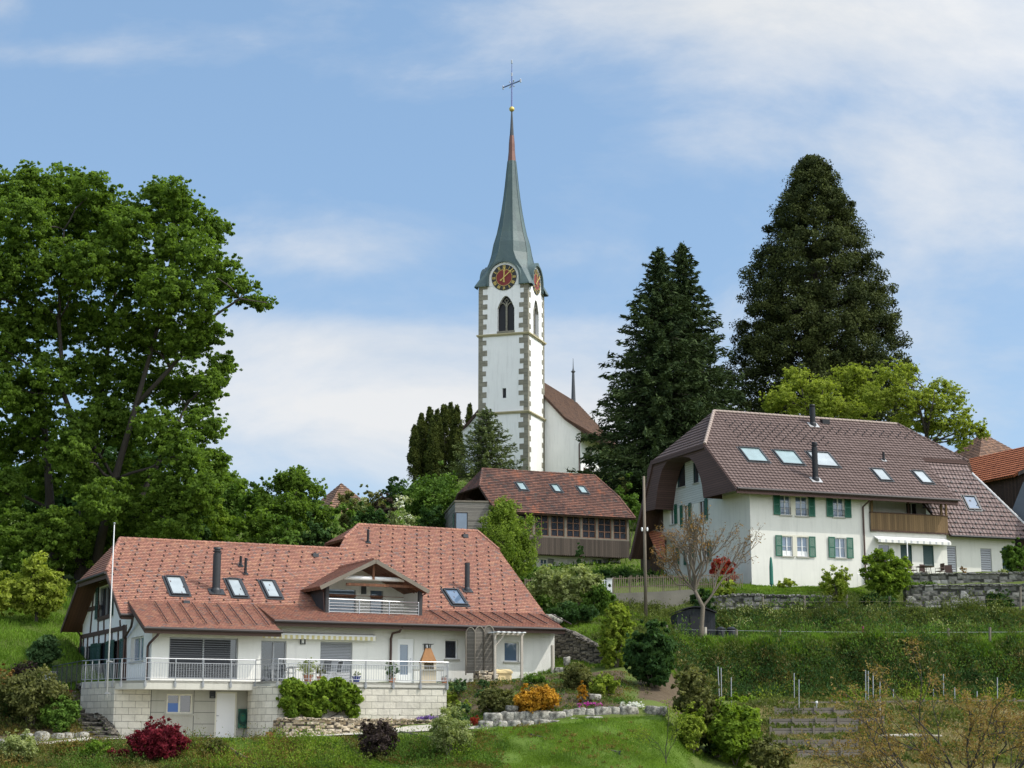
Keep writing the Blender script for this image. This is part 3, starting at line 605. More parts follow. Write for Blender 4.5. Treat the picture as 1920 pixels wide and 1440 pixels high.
# wire snow ladder low on the roof
for k in range(15):
    x=12.4+k*.72; 
    a=np.array([x,.45,3.18]); b=np.array([x+.12,2.9,3.86]); 
    if not (8.2<x<15.1): m.beam(a+[0,0,.08],b+[0,0,.08],.035,.05)
for k in range(9):
    x=.6+k*.62; a=np.array([x,-.5,2.66]); b=np.array([x+.2,2.8,3.86]); m.beam(a+[0,0,.06],b+[0,0,.06],.03,.04)
roof=m.build('roof',[M['tileA'],M['copper']],H); ms.build('roof_soffit',M['wsoff'],H)
for a,b in ((RL,RLr+[0.5,0,0]),(RR,RRr),(HL,RL),(h1,RR),(HR,RRr)): m=MB(); ridge(m,a,b,.10); m.build('ridge_tiles',M['tileA'],H)
m=MB()
for a,b in ((EL0,EL1),(ER0,ER1),(OL,onA(-.45,3.2))):
    a=np.array(a);b=np.array(b); d=(b-a)/np.linalg.norm(b-a); m=MB(); m.tube([a+[0,-.07,-.03]-d*.05,b+[0,-.07,-.03]+d*.05],.075,8); m.build('gutter',M['gut'],H)
m=MB(); m.tube([HL+[-.08,-.1,-.06],HLb+[-.08,.1,-.06]],.075,8); m.build('gutter',M['gut'],H)
m=MB()
for a,b in ((EL0,EL1),(ER0,ER1)): m.beam(a+np.array([0,.03,-.16]),b+np.array([0,.03,-.16]),.05,.2)
m.beam(HL+[0.02,0,-.2],HLb+[0.02,0,-.2],.06,.26); m.beam(OL+[-.02,0,-.12],HL+[-.02,0,-.12],.05,.22); m.beam(BL+[-.02,0,-.12],HLb+[-.02,0,-.12],.05,.22)
m.beam(EL0+np.array([0,.0,-.12]),K0+[0,0,-.12],.05,.2); m.beam(ER1+np.array([0.02,0,-.12]),K2+[0.02,0,-.12],.05,.2); m.beam(K2+[.02,0,-.15],HR+[.02,0,-.15],.05,.12)
m.beam(OL+[0,0,-.14],onA(-.45,3.2)+[0,0,-.14],.05,.2)
m.build('fascia',M['beam'],H)
# walls
m=MB()
big=rect(A,'y',0,318,1194,445,1273); wall(m,'y',0,0,A.y(487,1277,0)[0],-.05,2.62,[big]); xs_=A.y(487,1277,0)[0]
dL=rect(A,'y',1,490,1201,536,1276); dL=(dL[0],dL[1],.0,dL[3]); dM=rect(A,'y',1,601,1203,660,1276); dM=(dM[0],dM[1],0,dM[3])
dR=rect(A,'y',1,746,1197,776,1278); dR=(dR[0],dR[1],.02,dR[3]); w1=rect(A,'y',1,835,1199,859,1236); w2=rect(A,'y',1,946,1203,973,1241)
xe=A.y(1040,1277,1)[0]
wall(m,'y',1,xs_,xe,-.35,3.1,[dL,dM,dR,w1,w2]); m.quad((xs_,0,-.05),(xs_,1,-.05),(xs_,1,2.85),(xs_,0,2.65))
m.quad((xe,1,-.5),(xe,20,-.5),(xe,20,3.3),(xe,1,3.15)); m.add([(xe,1,3.1),(xe,20,3.3),(xe,10.76,8.8),(xe,3.15,3.75)],[(0,1,2,3)]); 
m.quad((0,14.6,-.1),(xe,20,-.1),(xe,20,3.4),(0,14.6,3.6))
wg=rect(A,'x',0,246,1196,268,1238); yT=A.x(233,1250,0)[0]; yB=14.6
wall(m,'x',0,0,yT,-.4,2.5,[wg]); m.quad((0,yT,2.5),(0,0,2.5),(0,0,2.62),(0,2.9,3.66),(0,yT,4.9))
# step wall between old eave and the extension
m.build('wall',M['plA'],H)
m=MB(); wt_=[rect(A,'x',0,160,1213,176,1285),rect(A,'x',0,184,1207,201,1282),rect(A,'x',0,210,1203,224,1275),rect(A,'x',0,187,1103,208,1154)]
zt=lambda y: 7.35-abs(y-8.3)*(sA if y<8.3 else sb)
wall(m,'x',0,yT,yB,-.5,3.1,wt_[:3]); w4=wt_[3]
wall(m,'x',0,w4[0]-.5,w4[1]+.5,3.1,w4[3]+.15,[w4]); a,b=w4[0]-.5,w4[1]+.5; zt4=w4[3]+.15
m.quad((0,a,3.1),(0,yT,3.1),(0,yT,zt(yT)),(0,a,max(zt(a),zt4))) if a>yT else None
m.quad((0,yB,3.1),(0,b,3.1),(0,b,min(zt(b),5.4)),(0,yB,zt(yB)))
m.quad((0,b,zt4),(0,a,zt4),(0,a,5.45),(0,b,5.45))
m.build('gable_wall',M['plT'],H)
def bm(pts,w=.17):
    m_=[]
    for (p,q) in pts:
        a=A.x(*p,-.02);b=A.x(*q,-.02); mbt.beam((-.02,a[0],a[1]),(-.02,b[0],b[1]),.07,w,(0,0,1)) if abs(a[0]-b[0])>abs(a[1]-b[1])*.5 else mbt.beam((-.02,a[0],a[1]),(-.02,b[0],b[1]),w,.07,(1,0,0))
mbt=MB()
bm([((153,1194),(233,1177)),((157,1145),(187,1138)),((155,1285),(231,1277)),((184,1098),(205,1090)),((184,1162),(208,1154))],.22)
bm([((152,1195),(152,1292)),((157,1195),(156,1213)),((165,1192),(164,1213)),((176,1189),(175,1285)),((186,1187),(185,1210)),((198,1185),(197,1207)),((222,1180),(220,1275)),((210,1182),(209,1275)),
    ((169,1190),(177,1098)),((184,1188),(185,1098)),((195,1186),(195,1160)),((207,1184),(207,1154)),((226,1179),(225,1163))],.13)
bm([((232,1172),(231,1276)),((236,1172),(235,1276))],.26)
bm([((232,1200),(226,1262))],.15)
mbt.build('timber_frame',M['beam'],H)
for i,r in enumerate(wt_[:3]): window(H,'x',0,r,'dgrey','gl',1,1,None,'lr' if i else 'lr','dgreen',.1,.05,box=(r[1]-r[0])*.55)
window(H,'x',0,wt_[3],'greyp','gl',2,1,'beam','lr','dgreen',.1,.06,box=.5)
window(H,'x',0,wg,'white','glb',2,1,'conc',dep=.2)
wn_=window(H,'y',0,big,'greyp','gl',2,1,None,dep=.16,fw=.07); zb0=big[2]
g_=(big[2]+big[3])/2-.1
blinds(wn_,'y',0,(big[0]+.08,big[1]-.35,big[2]+.06,big[3]-.06),M['dgrey'],.105,-.13)
d_=window(H,'y',1,dL,'greyp','gl',2,1,None,dep=.12,fw=.07,name='terrace_door')
d_=window(H,'y',1,dM,'greyp','gl',1,1,None,dep=.14,fw=.06,name='shuttered_door'); blinds(d_,'y',1,(dM[0]+.06,dM[1]-.06,dM[2],dM[3]-.05),M['greyp'],.075,-.10,'roller_shutter')
dd=MB(); g=fn('y',1); x0,x1,z0,z1=dR; dw=(x1-x0)
pbox(dd,'y',1,x0,x0+.17*dw,z0,z1,-.14,-.08); pbox(dd,'y',1,x0+.66*dw,x1,z0,z1,-.14,-.08); pbox(dd,'y',1,x0+.17*dw,x0+.66*dw,z0,z0+.5,-.14,-.08); pbox(dd,'y',1,x0+.17*dw,x0+.66*dw,z1-.3,z1,-.14,-.08)
do=dd.build('front_door',M['white'],H); q=MB(); q.quad(g(x0+.17*dw,z0+.5,-.11),g(x0+.66*dw,z0+.5,-.11),g(x0+.66*dw,z1-.3,-.11),g(x0+.17*dw,z1-.3,-.11)); q.build('pane',M['glb'],do)
q=MB(); q.tube([(x0+.78*dw,.98,1.0),(x0+.78*dw,.98,1.35)],.02,6); q.build('handle',M['steel'],do)
for r in (w1,w2): window(H,'y',1,r,'white','glb' if r is w2 else 'gl',1,1,'conc',dep=.2,fw=.06,name='window')
# house lights, bell
for p in ((567,1202),(799,1213)):
    x,z=A.y(*p,1); q=MB(); 
    q.box(x-.13,x-.10,.90,.98,z-.16,z+.16); q.box(x+.10,x+.13,.90,.98,z-.16,z+.16); q.box(x-.10,x+.10,.90,.98,z+.13,z+.16); q.box(x-.10,x+.10,.90,.98,z-.16,z-.13); l_=q.build('wall_lamp',M['dgrey'],H)
    q=MB(); q.box(x-.06,x+.06,.93,.995,z-.09,z+.09); q.build('lamp_glass',M['white'],l_)
# awning
a0=A.y(525,1188,.6); a1_=A.y(705,1192,.6); q=MB(); zt_=a0[1]
q.prism([(a0[0]-.9,.95,zt_+.12),(a0[0]-.9,.62,zt_+.02),(a0[0]-.9,.62,zt_-.06),(a0[0]-.9,.95,zt_-.06)],(a1_[0]-a0[0]+.9,0,0)); aw=q.build('awning',M['white'],H)
q=MB(); n_=48; xx=np.linspace(a0[0]-.9,a1_[0],n_)
for i in range(n_-1):
    zd=.16+.03*abs(math.sin(i*math.pi/2)); q.quad((xx[i],.60,zt_-.06-.17),(xx[i+1],.60,zt_-.06-.17-.02*(i%2)),(xx[i+1],.60,zt_-.05),(xx[i],.60,zt_-.05))
q.build('awning_valance',M['awnY'],aw)
# downpipes
q=MB(); g1=EL0; x,z=A.x(270,1200,-.1)
q.tube([(.15,-.95,2.36),(.1,-.6,2.1),(-.1,.05,1.75),(-.1,.35,1.6),(-.1,.40,-.05)],.06,8); q.build('downpipe',M['copper'],H)
q=MB(); y_,z_=A.x(231,1195,-.1); q.tube([(-.45,onA(0,3.2)[1]-.1,3.1),(-.2,3.2,2.7),(-.1,yT-.25,2.2),(-.1,yT-.2,-.1)],.06,8); q.build('downpipe',M['copper'],H)
x,z=A.y(733,1200,.9); q=MB(); q.tube([(x+.25,-.05,2.9),(x+.22,.3,2.62),(x,.7,2.55),(x,.9,2.3),(x,.9,.0)],.06,8); q.build('downpipe',M['copper'],H)
q=MB(); q.tube([(-.3,14.3,3.0),(-.12,14.5,2.8),(-.1,14.7,-.3)],.05,6); q.build('downpipe',M['copper'],H)
# skylights and chimneys
for q in (((308,1083),(342,1083),(352,1117),(322,1118)),((424,1087),(452,1088),(461,1121),(436,1121)),((487,1090),(515,1091),(526,1123),(502,1123))): skylight(H,PA,A,q,'glw')
skylight(H,PA,A,((833,1107),(861,1107),(873,1136),(846,1136)),'glb')
def chim(root,fr,pl,px,py,h,r,mat='dgrey',cap=True,name='chimney'):
    p=np.array(fr.pl(px,py,*pl)); q=MB()
    pr=[(r*1.5,-.3),(r*1.25,.10),(r,.2),(r,h*.86)]
    if cap: pr+=[(r*.75,h*.865),(r*.75,h*.89),(r*1.08,h*.9),(r*1.08,h*.92),(r*.75,h*.925),(r*.75,h*.95),(r*1.05,h*.955),(r*.9,h)]
    else: pr+=[(r,h)]
    q.lathe(pr,p,20); o=q.build(name,M[mat],root,False)
    n_=np.array(pl[1],float);n_/=np.linalg.norm(n_); w2=np.cross(n_,np.cross((0,0,1.),n_)); q=MB(); q.beam(p-w2*r*3+n_*.05,p+w2*r*2+n_*.05,r*4,.03,n_); q.build('flashing',M['dgrey' if root is H else 'zinc'],o); return o
chim(H,A,PA,405,1110,2.25,.2); chim(H,A,PA,876,1108,1.52,.14,cap=False)
for px,py,h in ((460,1077,.85),(451,1062,.55),(690,1018,.75)): chim(H,A,PA,px,py,h,.07,'black',name='vent_pipe')
for px,py in ((591,1043),(872,1007),(349,1132)):
    p=np.array(a1(px,py)); q=MB(); q.prism([p+[-.16,-.15,-.05],p+[-.16,.2,.15],p+[-.16,-.12,.16]],(.32,0,0)); q.build('roof_vent',M['dgrey'],H)
# ---- dormer with balcony
lims=0
yd=1.55; ap=A.y(700,1049,yd); le=A.y(600,1099,yd); re=A.y(802,1107,yd)
zE=(le[1]+re[1])/2; hw=(re[0]-le[0])/2; xc=(re[0]+le[0])/2; zA=ap[1]; tp=(zA-zE)/hw
D=[]; 
yE=8.3-(7.49-zE)/sA; yA=8.3-(7.49-zA)/sA
m=MB(); ms=MB()
for s_ in (-1,1):
    q=[(xc,yd-.1,zA),(xc+s_*hw,yd-.1,zE),(xc+s_*hw,yE+.1,zE),(xc,yA+.1,zA)]; roofpoly(m,q,.16,.025); slab(ms,q,.14)
dr=m.build('dormer_roof',M['tileA'],H); ms.build('dormer_soffit',M['wsoff'],dr)
q=MB(); ridge(q,(xc,yd-.1,zA+.03),(xc,yA,zA+.03),.09); q.build('ridge_tiles',M['tileA'],dr)
q=MB(); 
for s_ in (-1,1): q.beam((xc,yd-.12,zA-.09),(xc+s_*(hw+.02),yd-.12,zE-.09),.05,.2)
q.build('bargeboard',M['wframe'],dr)
q=MB()
q.beam((xc,yd+.2,zA-.1),(xc,yd+.2,zA-1.0),.12,.12); q.beam((xc-hw*.5,yd+.2,zE+.35*tp),(xc+hw*.8,yd+.2,zE+.35*tp),.1,.14)
for k in (1,2,3): 
    q.beam((xc+hw*.95,yd+.35*k+.1,zE-.08),(xc+hw*.3,yd+.35*k+.1,zE+hw*.65*tp-.08),.09,.12)
    q.beam((xc-hw*.95,yd+.35*k+.1,zE-.08),(xc-hw*.3,yd+.35*k+.1,zE+hw*.65*tp-.08),.09,.12)
q.build('rafters',M['wsoff'],dr)
xl=A.y(612,1150,yd+.4)[0]; xr=A.y(787,1155,yd+.4)[0]; zf=A.y(700,1154,yd+.4)[1]; yw=yd+2.6
m=MB()
xl2,xr2=xl-.35,xr+.05
for x_ in (xl,xr): m.box(x_-.09,x_+.09,yd+.3,yd+.5,zf-.1,zE+.25)
m.box(xl-.1,xr+.1,yd+.25,yd+.5,zf-.3,zf-.05)
m.quad((xl-.1,yd+.4,zf-.3),(xl-.1,yE+.3,zf-.3),(xl-.1,yE+.3,zE+.1),(xl-.1,yd+.4,zE+.1)); m.quad((xr+.1,yd+.4,zf-.3),(xr+.1,yE+.3,zf-.3),(xr+.1,yE+.3,zE+.1),(xr+.1,yd+.4,zE+.1))
dc=m.build('dormer_cheek',M['wgrey'],H)
dc.data.materials.clear(); dc.data.materials.append(wood('anthracite_boards',(.05,.05,.053),.16,.1))
m=MB(); g1r=rect(A,'y',yw,616,1100,667,1152); g2r=rect(A,'y',yw,694,1104,718,1152)
g1r=(max(g1r[0],xl+.05),g1r[1],zf+.02,g1r[3]); g2r=(g2r[0],g2r[1],zf+.02,g2r[3])
wall(m,'y',yw,xl-.1,xr+.1,zf-.1,zE+.1,[g1r,g2r]); m.quad((xl-.1,yw,zE+.1),(xr+.1,yw,zE+.1),(xc,yw,zA-.15))
m.quad((xl-.02,yd+.5,zf),(xl-.02,yw,zf),(xl-.02,yw,zE+.2),(xl-.02,yd+.5,zE+.2)); m.quad((xr+.0,yd+.5,zf),(xr+.0,yw,zf),(xr+.0,yw,zE+.2),(xr+.0,yd+.5,zE+.2)); m.quad((xl,yd+.4,zf-.02),(xr,yd+.4,zf-.02),(xr,yw,zf-.02),(xl,yw,zf-.02))
dw_=m.build('dormer_wall',M['plA'],H)
for r in (g1r,g2r): window(dw_,'y',yw,r,'greyp','glb',1,1,None,dep=.08,fw=.06,name='dormer_window')
q=MB(); x,z=A.y(682,1105,yw); q.box(x-.15,x+.1,yw-.12,yw-.02,z-.25,z+.2); q.build('dormer_lamp',M['dgrey'],dw_)
q=MB(); c0=A.y(645,1083,yd+.3); c1=A.y(757,1087,yd+.3); q.tube([(c0[0],yd+.28,c0[1]),(c1[0],yd+.28,c0[1])],.11,10); q.build('rolled_awning',M['white'],dr)
q=MB(); zr=zf+.72; q.tube([(xl+.08,yd+.32,zr+.04),(xr-.1,yd+.32,zr)],.028,6)
for z_ in (.12,.27,.42,.57): q.tube([(xl+.08,yd+.32,zf+z_),(xr-.1,yd+.32,zf+z_)],.012,5)
for k in range(4): x_=xl+.1+(xr-xl-.2)*k/3; q.box(x_-.02,x_+.02,yd+.3,yd+.34,zf,zr)
q.build('balcony_railing',M['steel'],H)
q=MB(); q.tube([(xr+.3,yd+.2,zE-.1),(xr+.15,yd+.45,zE-.25),(xr+.12,yd+.45,zf+.1)],.035,6); q.tube([(xl-.3,yd+.2,zE-.1),(xl-.15,yd+.45,zE-.25),(xl-.12,yd+.35,zf+.0)],.035,6); q.build('downpipe',M['copper'],dc)
# small cable lamp hanging etc. are below a pixel
# ================================================================== TERRACE
TR=thing('terrace','concrete terrace with pale stone block retaining wall and cellar door under the farmhouse','terrace',A.O,RA)
pc1=(A.y(215,1300,.15)[0],.15); pc2=(A.y(272,1277,-1.3)[0],-1.3); pc3=(A.y(478,1277,-1.3)[0],-1.3)
arc=[(A.y(p,1285,d)[0],d) for p,d in ((488,-1.75),(498,-2.25),(508,-2.7),(520,-3.0))]; pe_=(A.y(840,1283,-3)[0],-3.0)
t0=A.x(152,1290,pc1[0]-.9); pc0=(pc1[0]-.9,t0[0])
top=[pc0,pc1,pc2,pc3]+arc+[pe_,(pe_[0],1.2),(0,1.2),(0,16)]
m=MB(); m.prism([(x,y,0) for x,y in top],(0,0,-.12)); 
ban=[pc1,pc2,pc3]+arc+[pe_]
for a,b in zip(ban[:-1],ban[1:]):
    dp=.40 if a in (pc1,pc2) else .24
    if a is pc3: dp=.40
    m.quad((a[0],a[1],-.0),(b[0],b[1],-.0),(b[0],b[1],-dp),(a[0],a[1],-dp)); 
m.quad((pc1[0],pc1[1],-.40),(pc2[0],pc2[1],-.40),(pc3[0],pc3[1],-.40),(pc3[0],.3,-.40),(pc1[0],.3,-.40))
m.quad((pe_[0],-3,0),(pe_[0],1.2,0),(pe_[0],1.2,-.24),(pe_[0],-3,-.24))
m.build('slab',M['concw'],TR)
m=MB(); zg=-3.2; y0=.2
xb=A.y(281,1340,y0)[0]; xcv=A.y(463,1340,y0)[0]
m.quad((pc1[0],.2,zg),(xb,.2,zg),(xb,.2,-.3),(pc1[0],.2,-.3))
m.quad((pc0[0],pc0[1],zg),(pc1[0],.2,zg),(pc1[0],.2,-.02),(pc0[0],pc0[1],-.02))
crv=[(xcv,.2),(A.y(465,1340,-.5)[0],-.5),(A.y(471,1340,-1.2)[0],-1.2),(A.y(482,1340,-1.9)[0],-1.9),(A.y(497,1340,-2.5)[0],-2.5),(A.y(520,1340,-2.95)[0],-2.95)]
m.build('block_wall',M['block'],TR); m=MB()
uu=0
for a,b in zip(crv[:-1],crv[1:]):
    l_=math.hypot(b[0]-a[0],b[1]-a[1]); m.quad((a[0],a[1],zg),(b[0],b[1],zg),(b[0],b[1],-.23),(a[0],a[1],-.23),uv=[(uu,zg),(uu+l_,zg),(uu+l_,-.23),(uu,-.23)]); uu+=l_
a=crv[-1]; m.quad((a[0],a[1],zg),(pe_[0]-.05,-2.95,zg),(pe_[0]-.05,-2.95,-.24),(a[0],a[1],-.24)); m.quad((pe_[0]-.05,-2.95,zg),(pe_[0]-.05,2,zg),(pe_[0]-.05,2,-.24),(pe_[0]-.05,-2.95,-.24))
m.build('block_wall',M['block'],TR)
m=MB(); cw=rect(A,'y',y0,313,1301,360,1338); cd=rect(A,'y',y0,406,1299,440,1383); cd=(cd[0],cd[1],cd[2],cd[3])
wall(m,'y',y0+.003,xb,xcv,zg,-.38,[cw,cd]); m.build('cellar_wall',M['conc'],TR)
m=MB(); 
for z_ in np.arange(-2.5,-.5,.53): m.box(xb,cw[0]-.1,y0-.004,y0+.01,z_,z_+.02); m.box(cw[1]+.1,cd[0]-.02,y0-.004,y0+.01,z_,z_+.02)
for x_ in (xb+.02,cd[0]-1.1): m.box(x_,x_+.025,y0-.004,y0+.01,zg,-.4)
m.build('formwork_joint',M['dgrey'],TR)
cwo=window(TR,'y',y0,cw,'cream','gl',2,1,'conc',dep=.1,fw=.07,name='cellar_window'); q=MB(); xm=(cw[0]+cw[1])/2; q.quad((cw[0]+.07,y0+.085,cw[2]+.07),(xm-.04,y0+.085,cw[2]+.07),(xm-.04,y0+.085,cw[2]+.48),(cw[0]+.07,y0+.085,cw[2]+.48)); q.build('blue_film',M['blue'],cwo)
q=MB(); q.box(cd[0]+.02,cd[1]-.02,y0+.04,y0+.09,cd[2],cd[3]-.02); cdo=q.build('cellar_door',M['white'],TR); q=MB(); q.tube([(cd[0]+.14,y0,cd[2]+1.02),(cd[0]+.02,y0,cd[2]+1.02)],.02,6); q.build('handle',M['steel'],cdo)
q=MB(); q.box(cd[0]-.05,cd[0]+.02,y0-.01,y0+.1,cd[2],cd[3]+.05); q.box(cd[1]-.02,cd[1]+.05,y0-.01,y0+.1,cd[2],cd[3]+.05); q.box(cd[0]+.02,cd[1]-.02,y0-.01,y0+.1,cd[3]-.02,cd[3]+.05); q.build('door_frame',M['cream'],cdo)
x,z=A.y(398,1302,y0); q=MB(); q.box(x-.13,x-.09,y0-.1,y0,z-.18,z+.16); q.box(x+.09,x+.13,y0-.1,y0,z-.18,z+.16); q.box(x-.09,x+.09,y0-.1,y0,z+.12,z+.16); q.box(x-.09,x+.09,y0-.1,y0,z-.18,z-.14); q.box(x-.08,x+.08,y0-.07,y0,z-.1,z+.1); q.build('wall_lamp',M['dgrey'],TR)
# ---- railing
RL_=thing('railing','galvanised bar railing along the edge of the farmhouse terrace','railing',A.O,RA)
pts=[pc0,pc1,pc2,pc3]+arc+[pe_,(pe_[0],-1.6)]
zr=1.0; m=MB(); m.tube([(x,y-.05,zr) for x,y in pts],.02,6); m.build('handrail',M['steel'],RL_)
m=MB(); m.tube([(x,y-.05,.10) for x,y in pts],.016,4); m.tube([(x,y-.05,.80) for x,y in pts],.016,4)
posts=[]
for (a,b) in zip(pts[:-1],pts[1:]):
    l_=math.hypot(b[0]-a[0],b[1]-a[1]); n_=max(1,int(l_/.125))
    for k in range(n_): t_=k/n_; x=a[0]+(b[0]-a[0])*t_; y=a[1]+(b[1]-a[1])*t_-.05; m.box(x-.007,x+.007,y-.007,y+.007,.1,.8)
m.build('bars',M['steel'],RL_)
def post(x,y):
    q=MB(); q.box(x-.022,x+.022,y-.075,y-.03,-.32,zr); q.box(x-.06,x+.06,y-.06,y-.0,-.28,-.06); return q.build('post',M['greyp'],RL_)
for px in (245,): post(pc2[0]-.9,-.4)
for px in (272,328,380,432,478): post(A.y(px,1280,-1.3)[0],-1.3)
for px in (520,578,685,737,788,838): post(A.y(px,1283,-3)[0],-3)
for k in (.1,.3,.5,.72,.93): post(pc0[0]+(pc1[0]-pc0[0])*k,pc0[1]+(pc1[1]-pc0[1])*k)
m=MB()   # wire mesh panels in front of the big window
for z_ in np.arange(.15,.80,.08): m.tube([(A.y(330,1280,-1.3)[0],-1.36,z_),(A.y(430,1280,-1.3)[0],-1.36,z_)],.006,3)
m.build('mesh_panel',M['steel'],RL_)
# ---- flagpole
p0=A.w(*(pc1[0]+.05,.05-.12,-.05)); q=MB(); zt1=at(218,985,p0[1])[2]; zb1=at(205,1308,p0[1])[2]; xq=at(205,1308,p0[1])[0]; 
FP=thing('flagpole','tall slim white flagpole fixed to the block wall at the terrace corner','flagpole',(xq,p0[1]-.5,zb1)); q.tube([(0,0,0),(0,0,zt1-zb1)],[.035,.025],10); q.build('pole',plain('pole_paint',(.58,.58,.57),.5),FP,True)
q=MB(); q.lathe([(.05,0),(.06,.04),(.02,.08)],(0,0,zt1-zb1),8); q.build('finial',M['steel'],FP)
q=MB()
for z_ in (.15,1.6): q.box(-.09,.09,-.08,.5,z_,z_+.07)
q.build('bracket',M['greyp'],FP)
# ================================================================== things on the farmhouse terrace
def LA(px,py,d): x,z=A.y(px,py,d); return A.w(x,d,0.0)
def chair(loc,rz,label,dark=True):
    r=thing('garden_chair',label,'chair',loc,rz,'dark garden chairs round the terrace table'); m=MB()
    for i in range(9): m.box(-.23,.23,-.2+.045*i,-.165+.045*i,.42,.445)
    m.build('seat',M['black'],r); m=MB()
    for i in range(8): z=.52+i*.065; m.box(-.23,.23,.21+i*.013,.235+i*.013,z,z+.045)
    m.build('backrest',M['black'],r)
    for x in (-.25,.25):
        m=MB(); m.tube([(x,-.24,0),(x,-.20,.66),(x,.16,.66)],.015,6); m.build('leg',M['steel'],r); m=MB(); m.tube([(x,.30,0),(x,.18,.5),(x,.34,1.06)],.015,6); m.build('leg',M['steel'],r)
    return r
p=LA(578,1275,-1.1)
tb=thing('garden_table','long pale garden table on the terrace beside the shuttered door','table',p,RA); m=MB()
m.box(-.95,.95,-.42,.42,.70,.735); m.build('tabletop',M['greyp'],tb)
for sx_ in (-1,1):
    for sy_ in (-1,1): m=MB(); m.box(sx_*.88-.03,sx_*.88+.03,sy_*.36-.03,sy_*.36+.03,0,.70); m.build('leg',M['steel'],tb)
chair(LA(543,1275,-1.1),RA+math.radians(85),'dark garden chair at the left end of the terrace table')
chair(LA(580,1275,-.4),RA,'dark garden chair behind the middle of the terrace table')
chair(LA(606,1275,-1.7),RA+math.radians(200),'dark garden chair at the front right of the terrace table')
chair(LA(628,1275,-.8),RA-math.radians(80),'dark garden chair at the right end of the terrace table')
def pot(loc,r,h,mat,label,leaf,fr,fz,n=30,ls=.05,name='flower_pot',seed=3,per=22):
    R=thing(name,label,'potted plant',loc); m=MB(); m.lathe([(r*.7,0),(r,h*.85),(r*1.12,h*.86),(r*1.12,h),(r*.9,h),(r*.9,h*.9)],(0,0,0),16); m.build('pot',M[mat],R)
    C,Rr,K,Nn=clumps([(0,0,h+fz*.5,fr,fr,fz*.5)],n,per,fr*.3,seed,.2,.9); leafmesh('foliage',L[leaf],C,ls,seed,Rr,Nn,asp=.35,parent=R)
    m=MB(); rg=random.Random(seed)
    for i in range(7): k=K[rg.randrange(len(K))]; m.tube([(0,0,h*.8),(k[0]*.4,k[1]*.4,h+fz*.3),tuple(k)],[.015,.01,.004],5)
    m.build('stems',M['twig'],R); return R
pot(LA(577,1277,-2.6),.22,.3,'terra','large bushy light green plant in a terracotta pot behind the terrace railing','palegr',.5,.7,40)
pot(LA(600,1277,-2.5),.16,.25,'terra','small light green plant in a pot right of the large bushy one','olive',.25,.5,18)
pot(LA(668,1277,-2.5),.2,.28,'potblue','dark blue glazed pot with small blossoms behind the railing','whitefl',.16,.22,12,.035)
pot(LA(735,1277,-2.3),.16,.22,'terra','tall thin oleander in a pot beside the front door','teal',.28,.75,26,.07)
pot(LA(833,1277,-2.0),.15,.3,'terra','rounded terracotta pot at the right end of the terrace railing','olive',.1,.12,6,.03)
p=at(506,1383,83.4); p[2]=gz(p[0],p[1]); pot(p,.19,.3,'terra','small square terracotta pot at the foot of the curved block wall','hedge',.10,.08,6,.03,seed=9)
# garden fireplace
G=thing('garden_fireplace','concrete garden fireplace with a rusty steel hood on the right end of the terrace','fireplace',LA(802,1277,-1.9),RA-.25); m=MB()
m.box(-.36,.36,-.33,.33,0,.62); m.box(-.36,-.24,-.33,.33,.62,1.0); m.box(.24,.36,-.33,.33,.62,1.0); m.box(-.24,.24,.2,.33,.62,1.0); m.build('hearth',M['grill'],G)
m=MB(); a_=[(-.4,-.37,1.0),(.4,-.37,1.0),(.4,.37,1.0),(-.4,.37,1.0)]; b_=[(-.13,-.12,1.72),(.13,-.12,1.72),(.13,.12,1.72),(-.13,.12,1.72)]
for i in range(4): m.quad(a_[i],a_[(i+1)%4],b_[(i+1)%4],b_[i])
m.quad(*b_); m.build('hood',M['rust'],G)
m=MB(); 
for x in (-.1,.1):
    for y in (-.1,.1): m.beam((x,y,1.72),(x*1.3,y*1.3,1.90),.02,.02)
m.box(-.26,.26,-.2,.2,1.90,1.92); m.build('rain_cap',M['black'],G)
m=MB(); m.box(-.75,.75,-.42,.1,.62,.68); m.build('worktop',M['conc'],G)
# hose reel
x,z=A.y(455,1345,.0); HR_=thing('hose_holder','green garden hose holder hung on the concrete wall beside the cellar door','hose holder',A.w(x,.08,z),RA); m=MB(); m.box(-.2,.2,-.08,.02,-.5,.4); m.build('holder',M['green'],HR_)
m=MB(); 
for r_ in (.16,.2,.24): m.tube([(r_*math.cos(t_),-.12,.0+r_*1.6*math.sin(t_)) for t_ in np.linspace(0,2*math.pi,17)],.02,5)
m.tube([(.1,-.1,-.35),(.05,-.1,-.8),(0,-.1,-1.0)],.018,5); m.build('hose',M['dgreen'] if 'dgreen' in M else M['green'],HR_)
# privacy screen, stone base, pergola, box, post
S0=A.y(873,1250,-.3); SC_=thing('privacy_screen','weathered slatted wooden screen of three arched panels between the two small windows','screen',A.O,RA)
for i,(a,b) in enumerate(((873,890),(890,907),(907,925))):
    d0=-.2 if i==0 else -.45; d1=-.45
    xa=A.y(a,1250,d0)[0]; xb_=A.y(b,1250,d1)[0]; zb_=.75 if i else .6; zt_=2.62+.06*i; N_=12
    out=[]; 
    for k in range(N_+1): t_=k/N_; out.append((xa+(xb_-xa)*t_,d0+(d1-d0)*t_,zt_+(.26*math.sin(math.pi*t_)**.7)))
    m=MB(); m.prism([(xa,d0,zb_)]+out+[(xb_,d1,zb_)],(0,.03,0)); P_=m.build('slat_panel',M['slat'],SC_)
    m=MB(); m.tube([(xa,d0-.03,zb_-.1)]+[(q[0],q[1]-.03,q[2]) for q in out]+[(xb_,d1-.03,zb_-.1)],.035,6); m.build('panel_frame',M['wframe'],P_)
